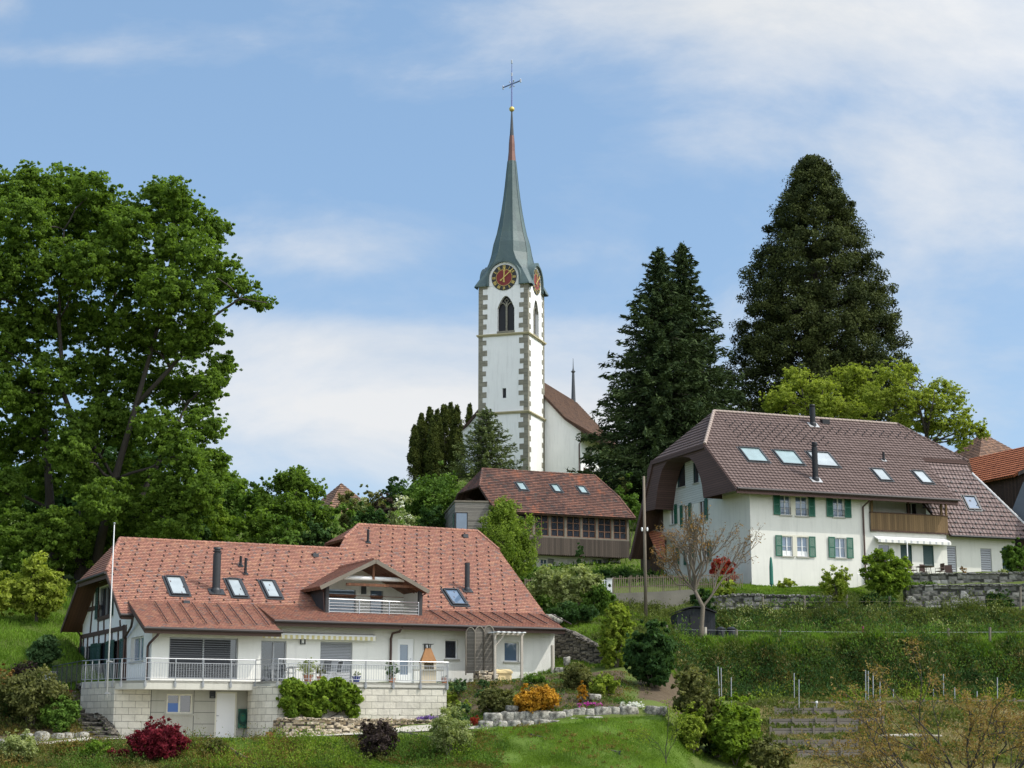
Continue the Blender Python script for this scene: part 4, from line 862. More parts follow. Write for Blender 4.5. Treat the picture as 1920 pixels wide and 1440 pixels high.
m=MB(); xa=A.y(893,1250,-.45)[0]; xb_=A.y(927,1250,-.45)[0]; m.box(xa,xb_+.05,-.8,-.1,-.5,.72); o_=m.build('stone_base',M['tan'],SC_)
PG=thing('pergola','small white-topped pergola on two slim pale posts beside the slatted screen','pergola',A.O,RA)
xa=A.y(928,1190,-1.2)[0]; xb_=A.y(978,1190,-1.2)[0]
for x in (xa,xb_): m=MB(); m.box(x-.055,x+.055,-1.26,-1.15,-.45,2.5); m.build('post',M['post'],PG)
m=MB(); m.box(xa-.1,xb_+.12,-1.25,-1.16,2.5,2.6); m.beam((xa,-1.2,1.9),(xa+.5,-1.2,2.5),.07,.07); m.build('crossbeam',M['post'],PG)
for k in range(6): m=MB(); x=xa-.05+k*.29; m.box(x,x+.16,-1.6,-.2,2.605,2.66); m.build('rafter',M['white'],PG)
xa=A.y(928,1262,-.6)[0]; xb_=A.y(957,1262,-.6)[0]; BX=thing('storage_box','pale yellow covered garden box under the small pergola','box',A.w((xa+xb_)/2,-.45,.1),RA); w_x=(xb_-xa)/2
m=MB(); m.box(-w_x,w_x,-.3,.3,0,.55); m.build('body',M['yell'],BX); m=MB(); m.prism([(-w_x-.04,-.36,.5),(-w_x-.04,-.36,.6),(-w_x-.04,0,.72),(-w_x-.04,.36,.6),(-w_x-.04,.36,.5)],(2*w_x+.08,0,0)); m.build('cover',M['yell'],BX)
p=A.w(A.y(1036,1262,.1)[0],.1,0); PO=thing('round_post','round pale wooden post at the right corner of the farmhouse','post',(p[0],p[1],p[2]-.2)); m=MB(); m.lathe([(.09,0),(.09,2.3),(.07,2.33)],(0,0,0),12); m.build('post',M['post'],PO); 
ST=thing('garden_steps','two stone steps under the small pergola','steps',A.O,RA); xa=A.y(925,1280,-1.5)[0]; xb_=A.y(978,1280,-1.5)[0]
for k in range(3): m=MB(); m.box(xa,xb_,-1.2-.32*(k+1),-1.2-.32*k+.04,-.55-.16*k,-.02-.16*k); m.build('step',M['tan' if 0 else 'grey'],ST)
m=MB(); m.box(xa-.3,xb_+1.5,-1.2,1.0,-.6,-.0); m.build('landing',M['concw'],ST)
# ================================================================== stone walls and boulders
def strip_wall(name,label,pts,mat,th=.5,cat='stone wall',cap=None,group=None):
    """pts: (x,y,zbottom,ztop) world, front face follows the points"""
    o=pts[0]; R=thing(name,label,cat,(o[0],o[1],o[2]),0,group); m=MB(); Q=[(p[0]-o[0],p[1]-o[1],p[2]-o[2],p[3]-o[2]) for p in pts]; uu=0
    for a,b in zip(Q[:-1],Q[1:]):
        l_=math.hypot(b[0]-a[0],b[1]-a[1]); nx_,ny_=-(b[1]-a[1])/l_*th,(b[0]-a[0])/l_*th
        m.quad((a[0],a[1],a[2]),(b[0],b[1],b[2]),(b[0],b[1],b[3]),(a[0],a[1],a[3]),uv=[(uu,a[2]),(uu+l_,b[2]),(uu+l_,b[3]),(uu,a[3])])
        m.quad((a[0],a[1],a[3]),(b[0],b[1],b[3]),(b[0]+nx_,b[1]+ny_,b[3]),(a[0]+nx_,a[1]+ny_,a[3]),uv=[(uu,0),(uu+l_,0),(uu+l_,th),(uu,th)]); uu+=l_
    a,b=Q[0],Q[-1]; m.quad((b[0],b[1],b[2]),(b[0]+nx_,b[1]+ny_,b[2]),(b[0]+nx_,b[1]+ny_,b[3]),(b[0],b[1],b[3])); m.quad((a[0]+nx_,a[1]+ny_,a[2]),(a[0],a[1],a[2]),(a[0],a[1],a[3]),(a[0]+nx_,a[1]+ny_,a[3]))
    # uneven top course of stones
    rg=random.Random(len(pts)+int(o[0]*10)); 
    for a,b in zip(Q[:-1],Q[1:]):
        l_=math.hypot(b[0]-a[0],b[1]-a[1]); k=0; d=np.array(b)-np.array(a)
        while k<l_:
            s_=rg.uniform(.18,.42)*cap if cap else 9; 
            if s_>l_: break
            c=np.array(a)+d*min(1,(k+s_/2)/l_); h=rg.uniform(.05,.11); m.add(*rockdata(c[0]+rg.uniform(-.02,.02),c[1]+th*.35,c[3]+h*.4,s_*.5,th*.55,h,rg)); k+=s_
    m.build('masonry',M[mat],R); return R
def rockdata(x,y,z,rx,ry,rz,rg,n=9,e=.55,ns=.13):
    V=[];Fc=[]; ph=[rg.uniform(0,6.3) for _ in range(6)]
    f=lambda c:math.copysign(abs(c)**e,c)
    for i in range(n+1):
        a=-math.pi/2+math.pi*i/n
        for k in range(12):
            b=2*math.pi*k/12; q=(f(math.cos(a))*f(math.cos(b)),f(math.cos(a))*f(math.sin(b)),f(math.sin(a)))
            s_=1+ns*(math.sin(3*q[0]+ph[0]+2*q[2])+math.sin(4*q[1]+ph[1])+math.sin(5*q[2]+ph[2]+q[0]*2)+.5*math.sin(9*q[0]+ph[3])*math.sin(8*q[2]+ph[4]))*.5
            V.append((x+q[0]*rx*s_,y+q[1]*ry*s_,z+q[2]*rz*s_))
    for i in range(n):
        for k in range(12): k2=(k+1)%12; Fc.append((i*12+k,i*12+k2,(i+1)*12+k2,(i+1)*12+k))
    return V,Fc
def wz(p,h): return (p[0],p[1],p[2]-.3,p[2]+h)
# tan garden wall below the block wall
pts=[]
for px,pb,pt,Y in ((519,1386,1350,83.2),(530,1386,1350,82.7),(560,1384,1350,82.7),(620,1382,1350,83.0),(700,1376,1351,83.8),(760,1370,1351,84.5),(820,1361,1353,85.4)):
    b=at(px,pb,Y); t_=at(px,pt,Y); pts.append((b[0],b[1],b[2]-.2,t_[2]))
strip_wall('garden_wall','tan dry stone garden wall in front of the pale block wall',pts,'tan',.45,cap=1)
# bed of soil behind it
m=MB(); 
for a,b in zip(pts[:-1],pts[1:]): m.quad((a[0],a[1]+.3,a[3]-.03),(b[0],b[1]+.3,b[3]-.03),(b[0],b[1]+3.2,b[3]-.03),(a[0],a[1]+3.2,a[3]-.03))
tag(m.build('planting_bed',plain('bed_soil',(.11,.085,.06),.95,0,.4,6,.03)),kind='structure')
# gravel path
pc=[(-60,1418,79.2,80.6),(0,1411,79.3,80.7),(60,1404,79.3,80.7),(120,1397,79.3,80.8),(170,1391,79.4,81.6),(215,1389,79.5,84.8),(300,1387,80.3,86.),(400,1386,80.6,87),(470,1386,80.6,87),(500,1386,80.5,85),(520,1386,80.4,83.2),(620,1383,80.5,83.0),(700,1378,80.7,83.8),(770,1372,80.9,84.4),(840,1369,80.2,83.5),(880,1367,80.0,81.6),(915,1366,79.6,80.6)]
m=MB()
for (a,_,y0_,y1_),(b,_,y2_,y3_) in zip(pc[:-1],pc[1:]):
    for k in range(4):
        f0,f1=k/4,(k+1)/4; P_=[]
        for px_,ya,yb_ in ((a,y0_,y1_),(b,y2_,y3_)):
            P_.append([gat(px_,ya+(yb_-ya)*f) for f in (f0,f1)])
        q=[P_[0][0],P_[1][0],P_[1][1],P_[0][1]]; m.quad(*[(p[0],p[1],p[2]+.06) for p in q])
tag(m.build('path',M['path']),kind='structure')
BR=random.Random(5)
def boulder(px,py,Y,w,h,lab,g):
    p=at(px,py,Y); s_=mpp(Y)/2; V,Fc=rockdata(0,0,0,w*s_*1.04,max(.3,w*s_*.9),h*s_*1.05,BR,n=12,e=.36,ns=.11); m=MB(); m.add(V,Fc); o=m.build('boulder',M['boulder'],None,True,loc=p); o.rotation_euler=(0,0,BR.uniform(-.25,.25)); tag(o,lab,'boulder',g)
g='boulders in the low wall below the orange shrub'
for px,py,w,h,Y in ((927,1350,30,20,80.6),(953,1348,24,20,80.6),(975,1347,22,19,80.6),(996,1347,22,20,80.6),(1018,1345,28,19,80.7),(1046,1345,30,17,80.7),(1066,1344,18,20,80.7),(1085,1342,24,20,80.8),(1104,1341,22,19,80.8),(1128,1338,30,18,80.9),(1151,1337,20,18,81),(1177,1336,32,18,81.1),(1224,1335,26,16,81.3),(1243,1334,14,14,81.4),
  (912,1362,26,16,80.3),(937,1363,26,16,80.3),(965,1362,26,17,80.3),(989,1361,22,16,80.3),(1015,1359,32,14,80.4),(1045,1358,32,12,80.4),(1082,1354,32,12,80.5),(1113,1350,30,10,80.5),(1066,1358,14,10,80.4)):
    boulder(px,py,Y,w*1.1,h*1.25,'pale weathered boulder in the two-row wall between the rockery and the lawn',g)
for px,py,w,h,Y,lab in ((960,1329,22,11,81.2,'small pure white rock left of the orange shrub'),(1114,1308,22,12,83,'pale rock between the golden conifer and the lime shrub')): boulder(px,py,Y,w,h,lab,None)
g='boulders beside the path at the left'
for px,py,w,h,Y in ((6,1395,18,17,81),(26,1402,12,26,80.8),(50,1386,20,17,81.3),(78,1388,26,26,81.4),(111,1385,24,17,81.6),(129,1384,18,17,81.7),(153,1382,24,15,81.9),(5,1410,16,14,80.6),(22,1412,14,12,80.6),(68,1402,18,10,80.9),(115,1396,22,8,81.1),(142,1391,20,8,81.3),(90,1399,18,9,81)):
    boulder(px,py,Y,w*1.1,h*1.1,'pale boulder in the low wall beside the path at the left edge',g)
# left stairs of dark stone
ST=thing('stone_stairs','narrow flight of rough dark stone steps climbing beside the block wall at the left','steps',at(185,1385,82.5))
o=np.array(ST.location)
for k in range(11):
    t_=k/10; p=at(188-46*t_,1384-84*t_,82.4+6*t_)-o; m=MB(); wd=.75+.2*t_; V,Fc=rockdata(p[0],p[1]+.25,p[2],wd,.42,.12,BR,e=.35,ns=.06); m.add(V,Fc); m.build('step',M['dark'],ST)
pts=[]
for t_ in np.linspace(0,1,7):
    p=at(212-62*t_,1386-92*t_,82.6+6*t_); pts.append((p[0]-.1,p[1],p[2]-.6,p[2]+.25))
strip_wall('stair_wall','rough brown rubble edging between the stairs and the block wall',pts[::-1],'dark',.4,'rubble edging',cap=1)
# dark dry wall at the right of the farmhouse
pts=[]
for px,pb,pt,Y in ((1022,1255,1170,99.5),(1060,1262,1182,98),(1090,1262,1198,96.5),(1118,1262,1212,95.5),(1140,1262,1226,95)):
    b=at(px,pb,Y); t_=at(px,pt,Y); pts.append((b[0],b[1],b[2]-.4,t_[2]))
strip_wall('dry_stone_wall','tall shaded dry stone wall right of the farmhouse corner',pts,'dark',.6,cap=1)
for px,py,w,h in ((1063,1240,12,16),(1048,1256,20,8),(1053,1262,24,8),(1030,1158,26,12),(1045,1164,18,10)): boulder(px,py,94 if py>1200 else 101,w,h,'loose pale rubble stone at the foot of the shaded dry stone wall' if py>1200 else 'pale stone on the grass above the shaded dry stone wall','stones near the shaded dry stone wall')
# old concrete wall, grey walls below the brown house
def pw(name,label,L_,mat,th,cap=None,cat='wall',dz=.5):
    P_=[]
    for px,pb,pt,Y in L_: b=at(px,pb,Y); t_=at(px,pt,Y); P_.append((b[0],b[1],b[2]-dz,t_[2]))
    return strip_wall(name,label,P_,mat,th,cat,cap)
pw('concrete_wall','old stained concrete retaining wall under the picket fence',[(1128,1160,1112,112.4),(1165,1162,1112,112.6),(1240,1158,1109,113),(1312,1152,1104,113.4)],'oldwall',.4)
pw('field_stone_wall','grey field stone wall with ivy along its top behind the bare tree',[(1310,1150,1124,112.6),(1390,1149,1116,113),(1470,1148,1118,113.3),(1560,1148,1120,113.6)],'grey',.5,1,'stone wall')
pw('large_stone_wall','tall wall of large grey stone blocks below the patio',[(1700,1146,1100,115.4),(1760,1146,1099,115.6),(1840,1146,1098,115.9),(1990,1146,1098,116.4)],'grey',.6,1.4,'stone wall')
pw('patio_wall','low upper row of large grey stones along the patio edge',[(1712,1098,1077,118.2),(1780,1097,1077,118.3),(1860,1097,1076,118.5),(1990,1096,1075,119)],'grey',.6,1.5,'stone wall')
pw('garden_stone_steps','stack of low grey stone ledges left of the garden shed',[(1174,1205,1165,106.5),(1230,1203,1163,107)],'dark',1.2,1.3,'stone ledge')
# plank edgings in the terraced plots
PE=0
for px0,p0_,px1,p1_,Y,h in ((1420,1322,1600,1326,93.5,.22),(1600,1324,1980,1324,93.8,.22),(1450,1345,1560,1348,91,.42),(1560,1347,1650,1347,91,.34),(1440,1367,1650,1370,88.5,.45),(1440,1386,1600,1388,86.6,.42),(1430,1412,1600,1414,84,.46),(1490,1432,1610,1434,82.2,.42)):
    a=gat(px0,Y); b=gat(px1,Y+.2); R_=thing('plank_edging',f'weathered plank edging of the terraced plots, {["uppermost, ending at the middle","uppermost, running on to the right","second from top, left piece","second from top, right piece","third from top, the longest of the left plots","fourth from top","fifth from top","lowest and shortest"][PE]}','plank edging',a,0,'plank edgings of the terraced plots'); m=MB(); d=b-a; m.beam((0,0,h/2-.06),tuple(d+[0,0,h/2-.06]),.05,h); m.build('plank',M['wplank'],R_)
    n_=int(np.linalg.norm(d)/1.3)+1
    for k in range(n_+1): m=MB(); c=d*k/n_; m.box(c[0]-.05,c[0]+.05,c[1]-.09,c[1]-.03,c[2]-.3,c[2]+h+.03); m.build('stake',M['wframe'],R_)
    PE+=1
LO=gat(1640,86); LG=thing('log','thin pale log lying across the dry plots at the right','log',LO); m=MB(); m.tube([(0,0,.12),(1.5,.05,.16),(3,0,.12)],[.07,.09,.06],8); m.build('log',M['post'],LG)
for (a,ya,b,yb_,lb) in ((752,80.2,815,78.8,'short dark timber edging board left of the pale spring bush'),(995,77.8,1160,74.8,'long dark timber edging running down across the lower lawn'),(428,78.5,500,75.5,'thin timber edging through the ground cover at lower left')):
    p=gat(a,ya);q=gat(b,yb_); R_=thing('timber_edging',lb,'timber edging',p); m=MB(); d=(q-p); m.beam((0,0,.03),tuple(d+[0,0,.03]),.07,.24 if a==752 else .13); m.build('plank',M['wplank'],R_)
    for k in range(4): m=MB(); c=d*k/3; m.box(c[0]-.05,c[0]+.05,c[1]-.12,c[1]-.05,c[2]-.2,c[2]+.12); m.build('stake',M['dgrey'],R_)
# ================================================================== BROWN ROOFED HOUSE
B=Fr(at(1410,1098,118),21); RB=B.a
HB=thing('apartment_house','large cream house with brown tiled roof, arched brown gable and dark green shutters','house',B.O,RB)
zr_=13.0; yr_=7.3; sB=(13.0-6.29)/8.3; PB=((0,yr_,zr_),(0,-sB,1))
b1=lambda px,py:np.array(B.pl(px,py,*PB)); onB=lambda x,z:np.array([x,yr_-(zr_-z)/sB,z])
R0=onB(b1(1338,770)[0],zr_); R1=onB(b1(1680,793)[0],zr_); V0=b1(1315,832); E0=onB(b1(1388,915)[0],6.29); E1=onB(b1(1796,937)[0],6.29)
S1=b1(1728,859); S2=onB(b1(1812,862)[0],S1[2]); V0[0]=E0[0]=(V0[0]+E0[0])/2; xv=V0[0]
m=MB(); ms=MB()
for q in ([R0,R1,S2,S1,onB(R0[0],S1[2])],[R0,onB(R0[0],V0[2]),V0],[onB(xv,min(V0[2],S1[2])),E0,E1,S1,onB(R0[0],S1[2])]):
    pass
zc=S1[2]; zv=V0[2]
if zc<zv: polys=[[R0,R1,S2,S1,onB(xv,zc),V0],[onB(xv,zc),E0,E1,S1]]
else: polys=[[R0,R1,S2,S1,onB(R0[0]+(xv-R0[0])*(zr_-zc)/(zr_-zv),zc)],[onB(R0[0]+(xv-R0[0])*(zr_-zc)/(zr_-zv),zc),V0,E0,E1,S1]]
for q in polys: roofpoly(m,q,.36,.045); slab(ms,q,.18)
sBb=.70; VB=np.array([xv,yr_+(zr_-zv)/sBb,zv]); q=[R0,V0,VB]; roofpoly(m,q,.36,.045); slab(ms,q,.14)
yb_,zb_=B.x(1182,1046,xv); EB=np.array([xv,yb_,zb_]); sl2=(VB[2]-zb_)/(yb_-VB[1])
q=[R0,VB,np.array([S2[0],VB[1],VB[2]]),R1]; roofpoly(m,q,.36,.045); slab(ms,q,.18)
q=[VB,EB,np.array([14,yb_,zb_]),np.array([14,VB[1],VB[2]])]; roofpoly(m,q,.36,.045); slab(ms,q,.18)
# snow stops on the upper slope
m.mat(1); nb=np.array([0,-sB,1]); nb/=np.linalg.norm(nb); wb=np.array([0,1,sB]); wb/=np.linalg.norm(wb)
for j in range(8):
    for i in range(22):
        x=1.6+i*.72+(j%2)*.36; z=12.1-j*.235; 
        if x<9 or j<3: c=onB(x,z)+nb*.06; m.beam(c-wb*.05,c+wb*.04,.07,.06,nb)
m.build('roof',[M['tileB'],M['black']],HB); ms.build('roof_soffit',M['wdark'],HB)
for a,b in ((R0,R1),(V0,R0),(R1,S2)): m=MB(); ridge(m,a,b,.12,.36); m.build('ridge_tiles',plain('pale_ridge_tiles',(.34,.27,.23),.85) if a is not R1 else M['tileB'],HB)
m=MB(); m.tube([E0+[0,-.1,-.04],E1+[0,-.1,-.04]],.09,8); m.build('gutter',M['gut'],HB)
m=MB(); m.beam(E0+[0,.02,-.22],E1+[0,.02,-.22],.06,.24); m.beam(S1+[0,0,-.12],S2+[0,0,-.12],.08,.25); m.beam(V0+[-.05,0,-.12],VB+[-.05,0,-.12],.1,.34); m.beam(V0+[-.03,0,-.16],E0+[-.03,0,-.16],.07,.22); m.beam(VB+[-.03,0,-.16],EB+[-.03,0,-.16],.07,.3)
m.build('fascia',M['brshin'],HB)
# arched gable cladding
bx=lambda px,py,d=xv+.04:(lambda r:(d,r[0],r[1]))(B.x(px,py,d))
arch=[(1319,934),(1316,910),(1313,896),(1308,882),(1302,868),(1292,858),(1280,856),(1267,859),(1250,866),(1242,879),(1238,893),(1234,910),(1231,932),(1228,955)]
outer=[(1384,919),(1372,902),(1350,875),(1335,856),(1318,838),(1306,841),(1288,846),(1268,851),(1240,859),(1220,864),(1214,880),(1212,905),(1209,935),(1206,960)]
m=MB()
for i in range(len(arch)-1): m.quad(bx(*arch[i]),bx(*arch[i+1]),bx(*outer[i+1]),bx(*outer[i]))
m.build('gable_cladding',M['brshin'],HB)
m=MB(); A0=[bx(*p) for p in arch]; uu=0
for a,b in zip(A0[:-1],A0[1:]):
    l_=math.hypot(b[1]-a[1],b[2]-a[2]); m.quad(a,b,(0.0,b[1],b[2]),(0.0,a[1],a[2]),uv=[(0,uu),(0,uu+l_),(2,uu+l_),(2,uu)]); uu+=l_
m.build('arch_soffit',M['brshin'],HB)
# walls
W_={}
for k,r in dict(a=(1462,928,1483,966),b=(1491,930,1515,968),c=(1561,933,1583,970),d=(1466,1005,1487,1043),e=(1494,1006,1516,1044),f=(1565,1008,1587,1046)).items(): W_[k]=rect(B,'y',0,*r)
xw=B.y(1633,1060,0)[0]; xE=B.y(1777,1060,0)[0]; zbf=B.y(1700,995,0)[1]; zbp=B.y(1700,965,0)[1]
m=MB(); wall(m,'y',0,0,xw,-.35,6.5,[W_[k] for k in 'abcdef'],dep=.16)
gb=[rect(B,'y',0,1646,1020,1670,1048),rect(B,'y',0,1688,1021,1711,1058),rect(B,'y',0,1730,1022,1752,1062)]; gb=[(a,b,max(c,.7),d) for a,b,c,d in gb]
wall(m,'y',0,xw,xE,-.35,zbf,gb,dep=.16); m.quad((xE,0,0),(xE,4,0),(xE,4,5),(xE,0,5))
yy=2.6; bd_=rect(B,'y',yy,1697,942,1720,966); wall(m,'y',yy,xw-.2,xE+.2,zbf-.1,6.6,[bd_],dep=.05); m.quad((xw,0,zbf),(xw,yy,zbf),(xw,yy,6.5),(xw,0,6.5)); m.quad((xw,0,zbf),(xE,0,zbf),(xE,yy,zbf),(xw,yy,zbf))
m.quad((xw,0.0,zbf-.05),(xE,0,zbf-.05),(xE,0,zbf),(xw,0,zbf))
m.build('wall',M['plB'],HB)
zg0=lambda y:-.3+y*.1
m=MB(); gw=[rect(B,'x',0,*r) for r in ((1269,872,1285,911),(1299,868,1310,904),(1256,950,1266,982),(1281,948,1293,985),(1310,940,1323,975),(1258,1025,1270,1058),(1288,1022,1300,1056),(1315,1018,1330,1052))]
yG=B.x(1245,1060,0)[0]
zsp=6.4
wall(m,'x',0,0,yG,-.4,zsp,[h for h in gw[2:]],dep=.12)
m.build('gable_wall',M['plB'],HB)
zt_=max(gw[0][3],gw[1][3])+.12; ya=7.3-(13-.32-zt_)/sB; yz=7.3+(13-.32-zt_)/sBb
if gw[1][0]<ya+.1: gw[1]=(ya+.1,max(gw[1][1],ya+.6),gw[1][2],gw[1][3])
m=MB(); wall(m,'x',0,ya,yz,zsp,zt_,[gw[0],gw[1]],dep=.1); m.add([(0,0,zsp),(0,ya,zsp),(0,ya,zt_),(0,0,6.6)],[(0,1,2,3)]); m.add([(0,yz,zsp),(0,yG,zsp),(0,yG,13-.35-(yG-7.3)*sBb),(0,yz,zt_)],[(0,1,2,3)]); m.add([(0,ya,zt_),(0,yz,zt_),(0,yz-.9,zt_+.6),(0,ya+.9,zt_+.6)],[(0,1,2,3)])
m.build('shingled_gable',M['whshin'],HB)
m=MB(); m.quad((0,yG,-1),(0,yG+4,-1),(0,yG+4,zb_+2.),(0,yG,zb_+4)); m.quad((0,yG,-1),(xE,yG+.5,-1),(xE,yG+.5,8),(0,yG,8)); m.build('rear_wall',M['wbarn'],HB)
for i,h in enumerate(gw): window(HB,'x',0,h,'dgreen' if i<2 else 'white','gl',1 if i<2 else 2,1,'conc',None if i<2 else ('l' if i%3 else 'lr'),'green',.1,.05,box=.38)
for k in 'abc': 
    w_=window(HB,'y',0,W_[k],'white','glb',2,3,'conc',{'a':'l','b':'r','c':'lr'}[k],'green',.13,.05,box=.5,bars=.02)
    q=MB(); u0,u1,z0,z1=W_[k]
    for z in (z0+.12,z0+.48): q.tube([(u0,-.03,z),((u0+u1)/2,-.14,z),(u1,-.03,z)],.013,4)
    for i in range(8): t_=i/7; q.tube([(u0+(u1-u0)*t_,-.03-.11*math.sin(math.pi*t_),z0+.1),(u0+(u1-u0)*t_,-.03-.11*math.sin(math.pi*t_),z0+.48)],.008,4)
    q.build('window_guard',M['black'],w_)
for k in 'def':
    w_=window(HB,'y',0,W_[k],'white','glb',2,2,'conc',{'d':'l','e':'r','f':'lr'}[k],'green',.13,.05,box=.5,bars=.02); u0,u1,z0,z1=W_[k]
    if k!='f': q=MB(); q.box(u0+.05,u1-.05,.10,.12,z0+.04,z0+.36); q.build('lower_panel',M['white'],w_)
for a,b in (('a','b'),('d','e')):
    m=MB()
    u0=W_[a][0];u1=W_[b][1];z0=W_[a][2];z1=W_[a][3]
    for x0_,x1_ in ((u0-.09,u0),(u1,u1+.09),(W_[a][1],W_[b][0])): m.box(x0_,x1_,-.012,.02,z0,z1)
    m.box(u0-.09,u1+.09,-.012,.02,z1,z1+.1); m.build('window_surround',M['cream'],HB)
for i,r in enumerate(gb):
    window(HB,'y',0,r,'white' if i==0 else 'dgreen','gl',1,1,None,None,dep=.1,name='patio_window')
    if i: blinds(HB,'y',0,(r[0]+.04,r[1]-.04,r[2],r[3]-.04),M['dgreen'],.08,-.08,'closed_shutter')
window(HB,'y',yy,bd_,'white','gl',2,1,None,None,dep=.03,name='balcony_door')
# balcony
bal=MB(); bal.box(xw+.02,xE+.05,-.16,-.11,zbf-.05,zbp); bo=bal.build('balcony_parapet',M['wbalc'],HB); q=MB(); q.box(xw,xE+.1,-.2,-.06,zbp,zbp+.06); q.box(xw,xE+.1,-.19,-.08,zbf-.16,zbf-.06); q.build('rail',M['wdark'],bo)
for px in (1635,1765,1774): x=B.y(px,960,-.05)[0]; q=MB(); q.box(x-.07,x+.07,-.09,.03,zbf-.05,6.35); q.build('balcony_post',M['wbalc'],HB)
q=MB(); x=B.y(1702,950,1.2)[0]; q.box(x-.05,x+.05,1.1,1.2,zbf,6.4); q.build('balcony_post',M['wdark'],HB)
# awning
xa,za=B.y(1640,1006,-.1); xb_,_=B.y(1776,1012,-.1); q=MB(); q.prism([(xa,-.02,za+.05),(xa,-.55,za-.2),(xa,-.55,za-.26),(xa,-.02,za-.08)],(xb_-xa,0,0)); aw=q.build('awning',M['white'],HB); q=MB(); xx=np.linspace(xa,xb_,36)
for i in range(35): q.quad((xx[i],-.56,za-.24-.17),(xx[i+1],-.56,za-.24-.17-.03*(i%2)),(xx[i+1],-.56,za-.22),(xx[i],-.56,za-.22))
q.build('awning_valance',M['awnW'],aw)
q=MB(); x=B.y(1702,1040,-.6)[0]; q.box(x-.03,x+.03,-.6,-.55,.5,za-.3); q.build('awning_pole',M['white'],aw)
q=MB(); xq=B.y(1620,1000,-.1)[0]; q.tube([(xq+.35,-1.05,6.2),(xq+.2,-.6,5.95),(xq,-.1,5.6),(xq,-.1,0)],.06,8); q.build('downpipe',M['copper'],HB)
q=MB(); q.tube([(0,-.0,6.2),(0,0,-.2)],.02,4); q.build('corner_bead',M['plB'],HB)
for q in (((1384,840),(1425,842),(1441,868),(1403,866)),((1448,845),(1490,847),(1507,873),(1468,871)),((1514,848),(1555,850),(1573,877),(1530,875))): skylight(HB,PB,B,q,'gls' if q[0][0]<1500 else 'glw',fm='dgrey')
for q in (((1632,879),(1656,881),(1673,903),(1650,902)),((1708,883),(1732,885),(1750,908),(1729,907))): skylight(HB,PB,B,q,'glw')
chim(HB,B,PB,1529,900,2.6,.2,'black'); chim(HB,B,PB,1524,797,1.5,.2,'black'); chim(HB,B,PB,1657,864,.62,.09,'black',name='vent_pipe')
q=MB(); p=b1(1545,796); q.box(p[0]-.1,p[0]+.5,p[1],p[1]+.4,p[2]-.1,p[2]+.4); q.build('vent_box',M['black'],HB)
# annexe
ye=-.3; xa0,ze=B.y(1785,1003,ye); S2w=S2-np.array([0,0,.35]); san=(S2w[2]-ze)/(S2w[1]-ye); PAN=((0,ye,ze),(0,-san,1)); an=lambda px,py:np.array(B.pl(px,py,*PAN)); onN=lambda x,z:np.array([x,ye+(z-ze)/san,z])
HN=thing('annexe','low cream annexe with steep pale brown tiled roof right of the large house','annexe',B.O,RB)
q=[onN(an(1735,866)[0],S2w[2]),onN(an(1812,868)[0],S2w[2]),an(1822,888),onN(an(2010,1020)[0]-.5,ze),onN(xE-.0,ze),onN(xE-.3,ze+.8)]
q0=onN(an(1735,866)[0],S2w[2]); x2=an(1822,888); xr=an(1920,982); dx=(xr[0]-x2[0])/(x2[2]-xr[2]); xe_=x2[0]+dx*(x2[2]-ze)
xlft=xw+2.2
P1_=[onN(xlft+.0,x2[2]),onN(xlft,S2w[2]+.6),onN(S2[0]-.1,S2w[2]+.6),x2]; P2_=[onN(xE-1.6,ze+1.9),onN(xE-1.6,x2[2]),x2,onN(xe_,ze),onN(xE+.12,ze),onN(xE+.12,ze+1.9)]
P2_=[onN(xE+.12,ze),onN(xE+.12,x2[2]),x2,onN(xe_,ze)]; P3_=[onN(xE-1.7,ze+1.6),onN(xE-1.7,x2[2]),onN(xE+.12,x2[2]),onN(xE+.12,ze+1.6)]
m=MB(); ms=MB()
P3_=[onN(xE-1.9,x2[2]),onN(xE+.12,x2[2]),onN(xE+.12,ze+.9),onN(xE-.3,ze+.9)]
for q in (P1_,P2_,P3_): roofpoly(m,q,.42,.05); slab(ms,q,.16)
m.mat(1); nb2=np.array([0,-san,1]); nb2/=np.linalg.norm(nb2); wb2=np.array([0,1,san]); wb2/=np.linalg.norm(wb2); j=0
z=ze+.25
while z<x2[2]-.2:
    for i in range(24):
        x=xE-1.5+i*.84+(j%2)*.42; 
        if x<x2[0]+dx*(x2[2]-z)-.3 and (x>xE+.3 or (z>ze+1.5 and x>xE-1.3)): c=onN(x,z)+nb2*.06; m.beam(c-wb2*.06,c+wb2*.05,.12,.07,nb2)
    z+=.42*math.sin(math.atan(san)); j+=1
tB=tiles('pale_brown_tiles',.30,.42,[(0,(.19,.135,.125)),(1,(.235,.17,.155))],rib=.7,stag=0); tB.node_tree.nodes['Principled BSDF'].inputs['Roughness'].default_value=.5
m.build('roof',[tB,M['black']],HN); ms.build('roof_soffit',M['wdark'],HN)
m=MB(); ridge(m,x2,onN(xe_,ze),.11,.4); m.build('ridge_tiles',M['zinc'],HN); m=MB(); m.tube([onN(xE+.1,ze)+[0,-.08,-.06],onN(xe_,ze)+[0,-.08,-.06]],.08,8); m.build('gutter',M['black'],HN)
skylight(HN,PAN,B,((1803,930),(1828,931),(1838,957),(1816,956)),'glb',fm='dgrey')
xN=B.y(1905,1060,.5)[0]; rr=[rect(B,'y',.5,1770,1023,1795,1076),rect(B,'y',.5,1838,1028,1861,1076),rect(B,'y',.5,1878,1027,1899,1076)]; rr=[(a,b,max(c,.78),d) for a,b,c,d in rr]
m=MB(); wall(m,'y',.5,xE,xN,.3,ze+.35,rr,dep=.15); m.quad((xN,.5,.3),(xN,6,.3),(xN,6,ze+.3),(xN,.5,ze+.3)); m.quad((xE,.5,.3),(xE,6,.3),(xE,6,ze),(xE,.5,ze)); m.build('wall',M['plB'],HN)
